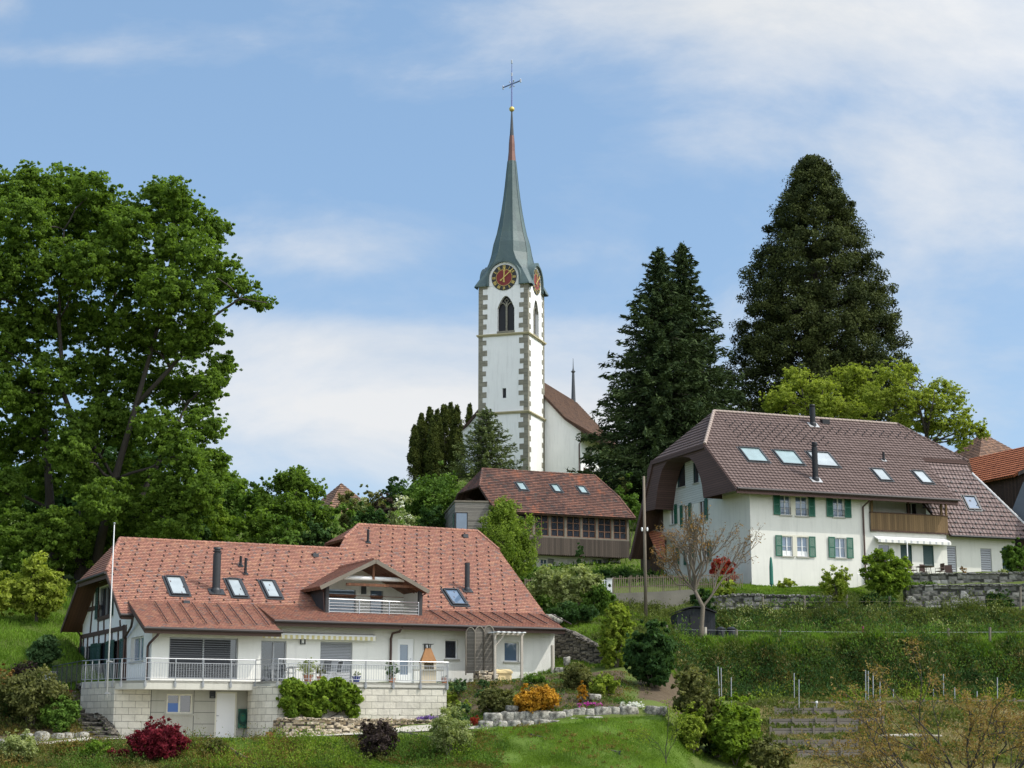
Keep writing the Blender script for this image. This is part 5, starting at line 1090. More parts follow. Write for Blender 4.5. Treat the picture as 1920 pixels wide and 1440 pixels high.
for i,r in enumerate(rr):
    w_=window(HN,'y',.5,r,'dgreen' if i==2 else 'greyp','gl',1,1,None,dep=.12,name='door' if i!=1 else 'window')
    if i<2: blinds(w_,'y',.5,(r[0]+.05,r[1]-.05,r[2],r[3]-.05),M['greyp'],.16,-.07,'grille')
    else: blinds(w_,'y',.5,(r[0]+.05,r[1]-.05,r[2],r[3]-.05),M['dgreen'],.09,-.07,'closed_shutter')
# lean-to with orange tiles behind left
LT=thing('lean_to','small lean-to with bright orange tiled roof left of the large house gable','shed',B.O,RB)
q=[bx(1214,996,.6),bx(1244,998,.6),bx(1244,1050,-2.2),bx(1231,1046,-2.2)]
yl=B.x(1214,996,-.4); yr2=B.x(1245,1046,-1.5); z0=yl[1]; y0a=yG-.3
nL=(-(.9),0,1); pL=((0,0,z0+.2),nL); P_=[np.array(B.pl(px,py,(-.4,0,yl[1]),(-1.3*-1*-1,0,1))) if 0 else np.array(B.pl(px,py,(-.3,0,yl[1]),(.9*-1,0,1))) for px,py in ((1214,995),(1245,997),(1245,1050),(1233,1040))]
m=MB(); roofpoly(m,P_,.36,.04); slab(m,P_,.1); m.build('roof',M['tileD'],LT); m=MB(); c=P_; m.quad(*[(p[0]+.2,p[1],p[2]-.3) for p in (c[0],c[1],c[2],c[3])]); m.prism([(c[0][0]+.3,c[0][1],c[0][2]-.3),(c[0][0]+.3,c[1][1],c[1][2]-.3),(c[0][0]+.3,c[1][1],-1),(c[0][0]+.3,c[0][1],-1)],(1,0,0)); m.build('wall',M['wbarn'],LT)
# ================================================================== RIGHT BARN, FAR ROOFS
az=lambda a,b:(lambda n:math.degrees(math.atan2(*(lambda d:(d[1],d[0]) if d[0]>0 else (-d[1],-d[0]))(np.cross(n,(0,0,1.))))))(np.cross(ray(*a),ray(*b)))
aE=az((1818,861),(1920,838)); E_=Fr(at(1830,905,134),aE)
BN=thing('barn','dark boarded barn with bright orange tiled roof at the right edge','barn',E_.O,E_.a)
x0,z0=E_.y(1830,905,0); x1,z1=E_.y(1900,886,0); zt_=None; yt=3.6
xt,zt_=E_.y(1817,861,yt); xt2,zt2=E_.y(1985,824,yt); m=MB(); q=[(x0,0,z0),(x1+2.2,0,z0),(x1+3.5,yt,zt_),(x1+8,yt,zt_),(xt-.2,yt,zt_)]
q=[(x0,0,z0),(x1,0,z0),(x1+.6,.45,z0+(zt_-z0)*.125),(x1+9,yt,zt_),(xt,yt,zt_)]; roofpoly(m,q,.36,.05); slab(m,q,.15); q=[(xt,yt,zt_),(x1+9,yt,zt_),(x1+9,yt*2,z0),(x0,yt*2,z0)]; roofpoly(m,q,.36,.05); m.build('roof',M['tileD'],BN)
m=MB(); m.quad((x0+.3,.5,-8),(x1+7,.5,-8),(x1+7,.5,z0+.35),(x0+.3,.5,z0+.35)); m.quad((x0+.3,.5,-8),(x0+.3,yt*2,-8),(x0+.3,yt*2,z0+.3),(x0+.3,.5,z0+.3)); m.quad((x0+.3,.5,z0+.2),(x0+.3,2*yt,z0+.2),(xt+.3,yt,zt_-.2)); m.build('wall',M['wbarn'],BN)
m=MB(); g=at(1908,900,133)-E_.O; 
m=MB(); m.quad((x1+.3,.2,z0+.2),(x1+6,3.2,zt_-.4),(x1+6.1,3.1,zt_-.6),(x1+.4,.1,z0-.1)); m.build('bargeboard',M['wgrey'],BN)
GY=Fr(at(1895,960,128),-30); GR=thing('grey_roof','steep blue-grey roof edge cut off by the right border below the orange barn','roof',GY.O,GY.a); q=[GY.y(1893,968,0),GY.y(1935,1020,0),GY.y(1960,1000,0),GY.y(1960,860,0),GY.y(1918,905,0)]; m=MB(); m.prism([(a,0,b) for a,b in q],(0,.15,0)); m.build('roof',plain('blue_grey_sheet',(.10,.12,.15),.5,.3),GR); m=MB(); m.box(q[0][0]+.6,q[3][0],.3,3,-6,q[0][1]-.2); m.build('wall',M['wbarn'],GR)
def pyr(name,label,px,py,Y,hw_,h,ang,mat,wh=3,wm='plB',sx_=1.0):
    p=at(px,py,Y); R_=thing(name,label,'house',(p[0],p[1],p[2]-h-wh),math.radians(ang)); m=MB(); c=[(-hw_,-hw_*sx_,wh),(hw_,-hw_*sx_,wh),(hw_,hw_*sx_,wh),(-hw_,hw_*sx_,wh)]; a=(0,0,wh+h)
    for i in range(4): roofpoly(m,[c[i],c[(i+1)%4],a],.3,.04)
    m.build('roof',M[mat],R_); m=MB(); k=.85
    for i in range(4): p_,q_=c[i],c[(i+1)%4]; m.quad((p_[0]*k,p_[1]*k,-3),(q_[0]*k,q_[1]*k,-3),(q_[0]*k,q_[1]*k,wh+.1),(p_[0]*k,p_[1]*k,wh+.1))
    m.build('wall',M[wm],R_); return R_
pyr('house','small house with pointed orange tiled pyramid roof beyond the garden shrubs',640,906,165,4.2,4.6,32,'tileE')
pyr('house','old house with mottled red roof behind the light green tree at the right',1842,812,172,8,7.2,25,'tileE',4)
GB=Fr(at(440,905,150),35); R_=thing('house','grey gabled house almost hidden by the big tree and shrubs','house',GB.O,GB.a); m=MB(); m.prism([(-3.8,0,-4),(-3.8,0,-3.9),(0,0,0),(3.4,0,-3.9),(3.4,0,-9),(-3.8,0,-9)],(0,6,0)); m.build('wall',plain('grey_gable_boards',(.17,.18,.15),.9),R_)
m=MB(); m.prism([(0,-.4,0),(0,-.4,.18),(3.8,-.4,-4.1),(3.7,-.4,-4.2)],(0,6.8,0)); m.prism([(0,-.4,0),(0,-.4,.18),(-4.2,-.4,-4.1),(-4.1,-.4,-4.2)],(0,6.8,0)); m.build('roof',M['tileG'],R_)
# ================================================================== MIDDLE HOUSE (gallery)
D=Fr(at(1175,1065,140),23); HD=thing('gallery_house','old house with mottled red tiled roof and glazed wooden gallery below the church','house',D.O,D.a)
sD=(7.93-3.87)/5.5; PD=((0,5,7.93),(0,-sD,1)); d1=lambda px,py:np.array(D.pl(px,py,*PD)); onD=lambda x,z:np.array([x,5-(7.93-z)/sD,z])
Ra=onD(d1(905,880)[0],7.93); Rb=onD(d1(1115,892)[0],7.93); Ha=d1(899,912); Hb=d1(1160,932); Ea=onD(Ha[0]+.1,3.87); Eb=onD(d1(1191,972)[0],3.87); Hb=onD(Hb[0],Hb[2])
m=MB(); ms=MB(); F_=[Ra,Rb,Hb,Eb,Ea,Ha]; roofpoly(m,F_,.27,.05); slab(ms,F_,.15)
bk=lambda p:np.array([p[0],10-p[1],p[2]]); q=[Ra,Rb,bk(Hb),bk(Eb),bk(Ea),bk(Ha)]; roofpoly(m,q,.17,.03); slab(ms,q,.15)
q=[Ra,Ha,bk(Ha)]; roofpoly(m,q,.17,.03); slab(ms,q,.1); q=[Rb,Hb,bk(Hb)]; roofpoly(m,q,.17,.03); slab(ms,q,.1); q=[Hb,Eb,bk(Eb),bk(Hb)]; m.quad(*q)
m.build('roof',M['tileC'],HD); ms.build('roof_soffit',M['wdark'],HD)
for a,b in ((Ra,Rb),(Ha,Ra),(Rb,Hb),(Hb,Eb)): m=MB(); ridge(m,a,b,.10,.36); m.build('ridge_tiles',M['tileC'],HD)
for q in (((965,905),(981,906),(991,921),(975,920)),((1030,909),(1045,910),(1056,925),(1040,923)),((1079,912),(1094,913),(1105,927),(1090,926))): skylight(HD,PD,D,q,'gls')
g0=D.y(940,1000,.0)[0]; g1=D.y(1177,1000,.0)[0]; zt_=D.y(1100,969,0)[1]; zs=D.y(1100,1009,0)[1]; zbm=D.y(1100,1042,0)[1]; 
m=MB(); 
for i in range(9): x=g0+(g1-g0)*i/8; m.box(x-.09,x+.09,-.03,.12,zs,zt_+.1)
m.box(g0,g1+.09,-.05,.14,zs-.1,zs+.02); m.box(g0,g1+.09,-.05,.14,zt_,zt_+.2); go_=m.build('gallery_frame',M['wframe'],HD)
for i in range(8):
    x0=g0+(g1-g0)*i/8+.1; x1=g0+(g1-g0)*(i+1)/8-.1; m=MB(); cm=(x0+x1)/2
    for x in (x0,cm-.03,x1-.06): m.box(x,x+.06,.02,.07,zs+.02,zt_)
    for z in (zs+.03,(zs+zt_)/2-.3,(zs+zt_)/2+.25,zt_-.06): m.box(x0,x1,.02,.065,z,z+.04)
    w_=m.build('gallery_window',plain('brown_window_frame',(.22,.11,.06),.7) if i==0 else bpy.data.materials['brown_window_frame'],HD); m=MB(); m.quad((x0,.06,zs),(x1,.06,zs),(x1,.06,zt_),(x0,.06,zt_)); m.build('pane',M['gl'],w_)
m=MB(); m.box(g0,g1+.1,-.08,-.02,zbm,zs-.1); N_=60
for i in range(N_): x=g0+(g1-g0+.1)*i/N_; m.prism([(x+.01,-.08,zbm),(x+(g1-g0)/N_*.5,-.08,zbm-.1),(x+(g1-g0)/N_-.01,-.08,zbm)],(0,.05,0))
m.build('gallery_boards',M['wgrey'],HD)
m=MB(); m.box(g0,g1,.1,9.5,zbm,zbm+.12); m.quad((g1+.08,0,zbm),(g1+.08,9.5,zbm),(g1+.08,9.5,zt_+.2),(g1+.08,0,zt_+.2)); m.quad((g0,0.1,zbm),(g0,9.5,zbm),(g0,9.5,6.5),(g0,0.1,4)); m.build('upper_wall',M['wbarn'],HD)
lw=[rect(D,'y',1.2,r[0],1048,r[1],1066) for r in ((1013,1026),(1110,1130))]; m=MB(); xL=D.y(985,1060,1.2)[0]; xR=D.y(1163,1060,1.2)[0]; wall(m,'y',1.2,xL-1,xR,-1.5,zbm+.05,lw,dep=.1); m.quad((xR,1.2,-1.5),(xR,9,-1.5),(xR,9,zbm),(xR,1.2,zbm)); m.build('lower_wall',M['plA'],HD)
for r in lw: window(HD,'y',1.2,r,'white','glb',2,2,None,'r','teal_' if 0 else 'greyp',.08,.05,box=.5)
# timber clad box at the left
K=Fr(at(853,990,136),8); KB=thing('timber_annexe','flat-roofed annexe clad in grey weathered boards with tall corner window','annexe',K.O,K.a)
zt_=K.y(853,941,0)[1]; xr_=K.y(908,941,0)[0]; yl_=K.x(806,950,0)[0]; 
m=MB(); m.box(0,xr_+.5,0,yl_,-2.2,zt_); m.build('wall',M['wclad'],KB); m=MB(); m.box(-.06,xr_+.5,-.06,yl_+.05,zt_+.004,zt_+.12); m.build('roof_edge',M['wframe'],KB)
z0=-1.2;z1=K.y(870,961,0)[1]; xc0=K.y(877,961,0)[0]
m=MB(); m.box(.01,xc0,-.05,-.01,z0,z1); w_=m.build('corner_window',M['dgrey'],KB); m=MB(); m.quad((.1,-.06,z0),(xc0-.08,-.06,z0),(xc0-.08,-.06,z1-.07),(.1,-.06,z1-.07)); m.build('pane',M['glb'],w_); m=MB(); m.box(-.05,-.01,.0,1.2,z0,z1); w_=m.build('side_window',M['dgrey'],KB); m=MB(); m.quad((-.06,.05,z0),(-.06,1.1,z0),(-.06,1.1,z1-.06),(-.06,.05,z1-.06)); m.build('pane',M['gls'],w_)
# ================================================================== CHURCH
C=Fr(at(990,885,190),-18.5); CH=thing('church','white church tower with green copper spire, red clock and stone quoins above the village','church',C.O,C.a)
tw,td=5.67,5.98; zc1=C.y(997,771,0)[1]; zc2=C.y(990,624,0)[1]; ze=C.y(990,531,0)[1]
bw=rect(C,'y',0,931,556,966,619); bxc=(bw[0]+bw[1])/2; bw=(bxc-.98,bxc+.98,bw[2],bw[3])
bwr=(td/2-.98,td/2+.98,bw[2],bw[3])
def archhole(mb,P,d,r,dep=.45):
    g=fn(P,d); u0,u1,z0,z1=r; c=(u0+u1)/2; zs_=z1-(u1-u0)*.72; N_=10
    L_=[(u0+(c-u0)*k/N_,zs_+(z1-zs_)*math.sin(math.pi/2*k/N_)**.9) for k in range(N_+1)]; L_=L_+[(2*c-u,z) for u,z in L_[::-1][1:]]
    for a,b in zip(L_[:-1],L_[1:]): mb.quad(g(a[0],a[1]),g(b[0],b[1]),g(b[0],z1),g(a[0],z1)); mb.quad(g(*a),g(*b),g(*b,-dep),g(*a,-dep))
    return L_
m=MB(); hw_=tw/2
s1=rect(C,'y',0,942,728,949,746)
wall(m,'y',0,-tw,0,-6,ze+.05,[bw,s1],dep=.4); wall(m,'X',0,0,td,-6,ze+.05,[bwr],dep=.4); La=archhole(m,'y',0,bw); Lb=archhole(m,'X',0,bwr)
m.quad((-tw,0,-6),(-tw,td,-6),(-tw,td,ze),(-tw,0,ze)); m.quad((-tw,td,-6),(0,td,-6),(0,td,ze),(-tw,td,ze)); m.build('tower_wall',M['plC'],CH)
for P,r,Lx in (('y',bw,La),('X',bwr,Lb)):
    g=fn(P,0); q=MB(); q.quad(*[g(a,z,-.42) for a,z in [(r[0],r[2]),(r[1],r[2]),(r[1],r[3]),(r[0],r[3])]]); w_=q.build('belfry_opening',M['black'],CH)
    q=MB(); c=(r[0]+r[1])/2; pbox(q,P,0,c-.09,c+.09,r[2],r[3]-.75,-.35,-.2)
    for a,b in ((r[0],c),(c,r[1])):
        N_=8; pts_=[g(a+(b-a)*k/N_,r[3]-1.35+.62*math.sin(math.pi*k/N_)**.7,-.28) for k in range(N_+1)]; q.tube(pts_,.07,5)
    q.tube([g(c,r[3]-.75,-.28),g(c-.22,r[3]-.5,-.28),g(c,r[3]-.25,-.28),g(c+.22,r[3]-.5,-.28),g(c,r[3]-.75,-.28)],.06,5); q.tube([g(u,z,-.1) for u,z in Lx],.07,5); q.build('tracery',M['quoin'],w_)
    q=MB(); pbox(q,P,0,r[0]-.05,r[1]+.05,r[2]-.35,r[2],-.2,.03); q.build('sill',M['quoin'],w_)
q=MB(); q.box(s1[0],s1[1],.2,.25,s1[2],s1[3]); q.build('slit_window',M['black'],CH)
QR=random.Random(3)
def quoins(P,u,dirn,z0,z1,name='quoins'):
    q=MB(); z=z0; k=0
    while z<z1-.1:
        h=min(QR.uniform(.50,.64),z1-z); w=.95+QR.uniform(-.1,.15) if k%2 else .52+QR.uniform(-.06,.06); pbox(q,P,0,min(u,u+dirn*w),max(u,u+dirn*w),z,z+h,-.05,.025); z+=h; k+=1
    q.build(name,M['quoin'],CH)
for z0,z1 in ((-4,zc1-.12),(zc1+.12,zc2-.12),(zc2+.12,ze-.05)):
    quoins('y',-tw-.026,1,z0,z1); quoins('y',.026,-1,z0,z1); quoins('X',-.0,1,z0,z1); quoins('X',td,-1,z0,z1)
for z in (zc1,zc2): q=MB(); q.prism([(-tw-.22,-.22,z-.02),(.22,-.22,z-.02),(.22,td+.2,z-.02),(-tw-.22,td+.2,z-.02)],(0,0,.14)); q.prism([(-tw-.12,-.12,z-.14),(.12,-.12,z-.14),(.12,td+.1,z-.14),(-tw-.12,td+.1,z-.14)],(0,0,.115)); q.build('cornice',M['yband'],CH)
# spire
cx,cy=-tw/2,td/2; q=MB(); rings=[]
def oct(r,z,sq=0,hw=None):
    P_=[]
    for k in range(8):
        a=math.radians(22.5+45*k); ox,oy=r*1.03*math.cos(a),r*1.03*math.sin(a)
        if sq: 
            s_=hw/max(abs(ox),abs(oy)); sx_,sy_=ox*s_,oy*s_
            if abs(ox)>abs(oy): sy_=math.copysign(hw*.93,oy)
            else: sx_=math.copysign(hw*.93,ox)
            ox,oy=ox*(1-sq)+sx_*sq,oy*(1-sq)+sy_*sq
        P_.append((cx+ox,cy+oy,z))
    return P_
zpy=lambda py:C.y(957,py,3)[1]
spec=[(0,ze-.05,1,3.35),(0,ze+.12,1,3.32),(2.5,zpy(514),.75,2.45),(2.34,zpy(496),.25,2.3),(2.2,zpy(480),0,0),(1.98,zpy(460),0,0),(1.62,zpy(440),0,0),(1.37,zpy(420),0,0),(1.15,zpy(400),0,0),(.93,zpy(375),0,0),(.75,zpy(350),0,0),(.6,zpy(325),0,0),(.46,zpy(303),0,0)]
for r,z,sq,hw in spec: rings.append(oct(max(r,.1),z,sq,hw))
for ri,(a,b) in enumerate(zip(rings[:-1],rings[1:])):
    for k in range(8):
        k2=(k+1)%8
        if k%2==0 or ri>1: q.quad(a[k],a[k2],b[k2],b[k])   # diagonal faces, and all faces above the clock gables
        else:
            lp=lambda p,r_,f:tuple(np.array(p)*(1-f)+np.array(r_)*f)
            f=.19; f2=.19 if ri==0 else .10; q.quad(a[k],lp(a[k],a[k2],f),lp(b[k],b[k2],f2),b[k]); q.quad(lp(a[k],a[k2],1-f),a[k2],b[k2],lp(b[k],b[k2],1-f2))
sp_=q.build('spire',M['patina'],CH)
q=MB()
for k in range(8): q.tube([r[k] for r in rings[2:]],.045,4)
q.build('ridge_roll',M['patina'],sp_)
q=MB(); r2=[oct(.46,zpy(303)),oct(.36,zpy(285)),oct(.33,zpy(270)),oct(.25,zpy(255))]
for a,b in zip(r2[:-1],r2[1:]):
    for k in range(8): k2=(k+1)%8; q.quad(a[k],a[k2],b[k2],b[k])
q.build('copper_tip',M['redcop'],sp_)
q=MB(); q.tube([(cx,cy,zpy(255)),(cx,cy,zpy(240)),(cx,cy,zpy(208))],[.25,.19,.08],8); q.build('spire_rod',M['spdark'],sp_)
q=MB(); n_=12; zb_=zpy(205); q.lathe([(max(.01,.31*math.sin(math.pi*k/n_)),-.31*math.cos(math.pi*k/n_)) for k in range(n_+1)],(cx,cy,zb_),16); q.build('golden_ball',M['gold'],sp_,True)
silv=plain('silver_metal',(.55,.56,.60),.35,.7,.05,bd=0); bl=plain('blue_iron',(.16,.2,.38),.5,.3,.1)
q=MB(); zt2=zpy(116); za_=zpy(158); q.tube([(cx,cy,zb_),(cx,cy,zpy(140)),(cx,cy,zt2)],[.10,.07,.03],6); ar=math.radians(az((940,166),(975,152)))-C.a; d=np.array([math.cos(ar),math.sin(ar),0]); L2=1.0/math.cos(ar+C.a); L2=min(L2,1.7)
c=np.array([cx,cy,za_]); q.tube([c-d*L2,c+d*L2],.075,6); cr=q.build('cross',bl,sp_); q=MB()
for p in (c-d*L2,c+d*L2,c+np.array([0,0,1.15]),np.array([cx,cy,zt2])): 
    for o_ in ((0,0,0),(.0,0,.14),(0,0,-.14)): q.lathe([(.01,-.12),(.1,-.03),(.1,.03),(.01,.12)],(p[0]+o_[0],p[1],p[2]+o_[2]),8)
for s1_ in (-1,1):
    for s2_ in (-1,1): q.tube([c+d*s1_*.15+np.array([0,0,s2_*.15]),c+d*s1_*.38+np.array([0,0,s2_*.38])],[.04,.08],6)
q.build('cross_ornament',silv,cr)
# clocks with round copper hoods
ck=C.y(945,520,-.1); 
for P,uc,d in (('y',ck[0],0),('X',td/2,0),('x',td/2,-tw)):
    g=fn(P,d); zc=ck[1]; q=MB(); N_=20; R_=1.95
    face=[g(uc-R_*.93,ze,.02)]+[g(uc-R_*math.cos(math.pi*k/N_)*.93,zc+R_*.93*math.sin(math.pi*k/N_),.02) for k in range(N_+1)]+[g(uc+R_*.93,ze,.02)]
    back=[g(uc-R_*.93,ze,-1.5)]+[g(uc-R_*math.cos(math.pi*k/N_)*.93,zc+R_*.93*math.sin(math.pi*k/N_),-1.5) for k in range(N_+1)]+[g(uc+R_*.93,ze,-1.5)]
    q.add(face,[tuple(range(len(face)))]); cg=q.build('clock_gable',M['plC'],CH)
    q=MB(); o1=[(uc-R_-.05,ze-.05)]+[(uc-(R_)*math.cos(math.pi*k/N_),zc+(R_)*math.sin(math.pi*k/N_)+(.22 if k==N_//2 else 0)) for k in range(N_+1)]+[(uc+R_+.05,ze-.05)]; i1=[(uc-R_*.9,ze-.05)]+[(uc-R_*.9*math.cos(math.pi*k/N_),zc+R_*.9*math.sin(math.pi*k/N_)) for k in range(N_+1)]+[(uc+R_*.9,ze-.05)]
    for k in range(len(o1)-1):
        a,b,c_,e_=o1[k],o1[k+1],i1[k+1],i1[k]; q.quad(g(*a,.30),g(*b,.30),g(*c_,.30),g(*e_,.30)); q.quad(g(*a,.30),g(*b,.30),g(*b,-2.3),g(*a,-2.3)); q.quad(g(*e_,.30),g(*c_,.30),g(*c_,-.1),g(*e_,-.1))
    q.build('hood',M['patina'],cg)
    def disc(r,o,mat,nm,par,r0=0):
        q=MB(); n_=40
        if r0: 
            for k in range(n_): a,b=2*math.pi*k/n_,2*math.pi*(k+1)/n_; q.quad(g(uc+r0*math.cos(a),zc+r0*math.sin(a),o),g(uc+r*math.cos(a),zc+r*math.sin(a),o),g(uc+r*math.cos(b),zc+r*math.sin(b),o),g(uc+r0*math.cos(b),zc+r0*math.sin(b),o))
        else: q.add([g(uc+r*math.cos(2*math.pi*k/n_),zc+r*math.sin(2*math.pi*k/n_),o) for k in range(n_)],[tuple(range(n_))])
        return q.build(nm,mat,par)
    dk=disc(1.46,.06,M['clockblk'],'clock_dial',cg); disc(.92,.075,M['clockred'],'dial_centre',dk); disc(.95,.08,M['gold'],'dial_ring',dk,.91)
    q=MB(); RN=['XII','I','II','III','IIII','V','VI','VII','VIII','IX','X','XI']; mir=-1 if P=='x' else 1
    for h,s_ in enumerate(RN):
        a=math.radians(30*h); wd={'I':.085,'V':.19,'X':.19}; tot=sum(wd[c_] for c_ in s_)*1.0; u=-tot/2
        def T_(x,y): 
            rr_=1.2+y; x=x*.95; return g(uc+mir*(math.sin(a)*rr_+math.cos(a)*x),zc+math.cos(a)*rr_-math.sin(a)*x,.085)
        for c_ in s_:
            m_=u+wd[c_]/2
            stk={'I':[((m_,-.18),(m_,.18))],'V':[((m_-.07,.18),(m_,-.18)),((m_+.07,.18),(m_,-.18))],'X':[((m_-.07,.18),(m_+.07,-.18)),((m_+.07,.18),(m_-.07,-.18))]}[c_]
            for p_,q_ in stk: q.beam(T_(*p_),T_(*q_),.05,.02,fn(P,0)(0,0,1) if P!='y' else (0,-1,0))
            u+=wd[c_]
    q.build('numerals',M['gold'],dk)
    for ang,l_,w_,nm in ((2,1.12,.11,'hour_hand'),(49,1.42,.09,'minute_hand')):
        a=math.radians(ang); q=MB(); dv=lambda r_:g(uc+mir*math.sin(a)*r_,zc+math.cos(a)*r_,.12 if ang<5 else .15); nv=(0,-1,0) if P=='y' else (1,0,0)
        q.beam(dv(-.55),dv(l_),w_,.03,nv); q.beam(dv(-.55),dv(-.35),w_*1.9,.03,nv); q.beam(dv(l_*.6),dv(l_*.75),w_*2.4,.03,nv); q.build(nm,M['gold'],dk)
# nave
dn=td; xa,za=C.y(1018.7,741,dn); xb_,zb_=C.y(1062,787,dn); xw0=C.y(850,850,dn)[0]; xw1=C.y(1089,850,dn)[0]; xm=(xw0+xw1)/2; xk,zk2=C.y(1089,806,dn); sl_=(za-zb_)/(xb_-xa); zrn=za+sl_*(xa-xm); Ln=24
m=MB(); sk=(zb_-zk2)/(xk-xb_); xo=xk+1.6; zo=zk2-sk*1.6
m.add([(xw0,dn,-6),(xw1,dn,-6),(xw1,dn,zk2),(xb_,dn,zb_),(xm,dn,zrn),(2*xm-xb_,dn,zb_),(xw0,dn,zk2)],[(0,1,2,3,4,5,6)]); wins=[(dn+3+6*i,dn+4.4+6*i,zk2-5,zk2-1.2) for i in range(3)]
wall(m,'X',xw1,dn,dn+Ln,-6,zk2,wins,dep=.35); m.quad((xw0,dn,-6),(xw0,dn+Ln,-6),(xw0,dn+Ln,zk2),(xw0,dn,zk2)); m.build('nave_wall',M['plC'],CH)
for w_ in wins: q=MB(); g=fn('X',xw1); q.quad(g(w_[0],w_[2],-.3),g(w_[1],w_[2],-.3),g(w_[1],w_[3],-.3),g(w_[0],w_[3],-.3)); q.build('nave_window',M['gl'],CH)
m=MB(); ms=MB()
for s_ in (1,-1):
    X_=lambda x:x if s_>0 else 2*xm-x
    for q in ([(X_(xm),dn-.35,zrn+.12),(X_(xb_),dn-.35,zb_+.12),(X_(xb_),dn+Ln,zb_+.12),(X_(xm),dn+Ln,zrn+.12)],[(X_(xb_),dn-.35,zb_+.12),(X_(xo),dn-.35,zo+.12),(X_(xo),dn+Ln,zo+.12),(X_(xb_),dn+Ln,zb_+.12)]): roofpoly(m,q,.3,.05); slab(ms,q,.2)
m.build('nave_roof',M['tileE'],CH); ms.build('nave_soffit',M['wdark'],CH)
q=MB(); q.tube([(xo,dn-.2,zo),(xw1+.25,dn-.1,zk2-1.0),(xw1-.15,dn-.1,zk2-1.6),(xw1-.15,dn-.1,-5)],.07,6); q.build('downpipe',M['copper'],CH)
# low dark porch roof at the right
q=MB(); a=C.y(1098,878,dn+3); b=C.y(1150,905,dn+3); q.prism([(a[0],dn+1,a[1]),(b[0]+1,dn+1,b[1]-.6),(b[0]+1,dn+1,b[1]-1.2),(a[0],dn+1,a[1]-.8)],(0,4,0)); q.build('porch_roof',M['wdark'],CH)
# ridge turret
dd_=10.
for dd_ in np.arange(8,40,.5):
    if C.y(1074,770,dd_)[0]<=xm: break
zt0=C.y(1074,780,dd_)[1]; zt1=C.y(1074,672,dd_)[1]; zk3=C.y(1074,697,dd_)[1]
q=MB(); q.lathe([(.42,min(zt0,zrn)-1),(.36,zt0),(.16,zk3-.3),(.14,zk3-.15),(.3,zk3),(.12,zk3+.2),(.06,zk3+.5),(.02,zt1)],(xm,dd_,0),8); q.build('turret_spire',M['spdark'],CH)
# ================================================================== TREES
def P3(l,Y=None): # (px,py,Y,r,ry,rz in px)
    out=[]
    for q in l:
        p=at(q[0],q[1],q[2]); s_=mpp(q[2]); r=q[3]*s_; out.append((p[0],p[1],p[2],r,(q[4]*s_ if len(q)>4 else r),(q[5]*s_ if len(q)>5 else r*.85)))
    return out
def tree(name,label,base,lobes,leaf,ncl,per,cr,ls,seed,trunk,bark='bark',shell=.45,flat=.65,twigs=.5,group=None,asp=.6,up=.35,cat='tree',mid=None,gap=None):
    """lobes in world coordinates; trunk=[(points relative to base, radii)]"""
    R_=thing(name,label,cat,base,0,group); o=np.array(base)
    lb=[(l[0]-o[0],l[1]-o[1],l[2]-o[2],*l[3:]) for l in lobes]
    C,Rr,K,Nn=clumps(lb,ncl,per,cr,seed,shell,flat,gap); leafmesh('crown',L[leaf],C,ls,seed,Rr,Nn,asp=asp,parent=R_,up=up)
    rg=random.Random(seed); m=MB(); tops=[]
    for pts,rad in trunk: m.tube(pts,rad,9); tops+= [(np.array(p),r) for p,r in zip(pts,rad)][1:]
    m.build('trunk',M[bark],R_,True); m=MB()
    ends=[]
    for l in lb:
        c=np.array(l[:3]); best=min(tops,key=lambda t_:np.linalg.norm(t_[0]-c)+2.2*max(0,t_[0][2]-c[2]+.5)); r0=max(.05,best[1]*.5); P_=limb(m,best[0],c,r0,.045,rg,.12); ends.append((c,l))
        for k in range(int(3+twigs*8)):
            kk=K[rg.randrange(len(K))]
            d=np.linalg.norm(kk-c)
            if d<max(l[3:6])*1.3: limb(m,P_[rg.choice([2,3,4])],kk,.045,.012,rg,.1,4,3)
    m.build('branches',M[bark],R_,True); return R_
RT=random.Random(11)
# --- linden: lobes traced over the whole silhouette, at several depths
Y0=113
lob=[]
for px,py,r in [(20,350,42),(70,335,40),(125,335,38),(175,345,38),(210,375,34),(300,350,28),(330,345,26),(345,385,34),(290,400,36),(395,430,32),(375,480,40),(330,460,42),(240,430,44),(180,420,46),(110,410,48),(40,420,50),(-40,430,60),
 (420,520,34),(455,545,26),(490,565,20),(370,560,42),(310,545,48),(240,520,50),(170,500,50),(100,500,52),(25,510,55),(-50,540,60),(390,620,30),(350,640,40),(415,690,26),(395,720,26),(290,630,48),(220,610,50),(140,600,52),(60,610,55),(-20,640,60),
 (370,740,36),(320,720,44),(250,710,46),(170,700,44),(90,710,46),(10,730,50),(385,800,34),(350,850,40),(400,870,26),(300,810,42),(230,800,44),(150,800,36),(60,820,42),(-20,830,50),(380,920,40),(320,920,44),(250,890,44),(160,900,36),(80,900,40),(0,920,46),(330,980,40),(260,975,44),(180,990,38),(100,990,36),(20,1000,42),(290,1010,34),(230,1030,34),(150,1045,40),(60,1050,40),(-20,1060,40),(110,1000,44),(200,940,44),(340,1030,30),(130,850,40),(200,780,40),(60,770,40),(270,500,34),(210,450,34)]:
    py=py+(14 if py<395 else 0); lob.append((px,py,Y0+RT.uniform(-5,3),r*1.12,r*1.5,r*1.05))
bp=gat(150,113.5); o=bp
def tp(px,py,Y): return tuple(at(px,py,Y)-o)
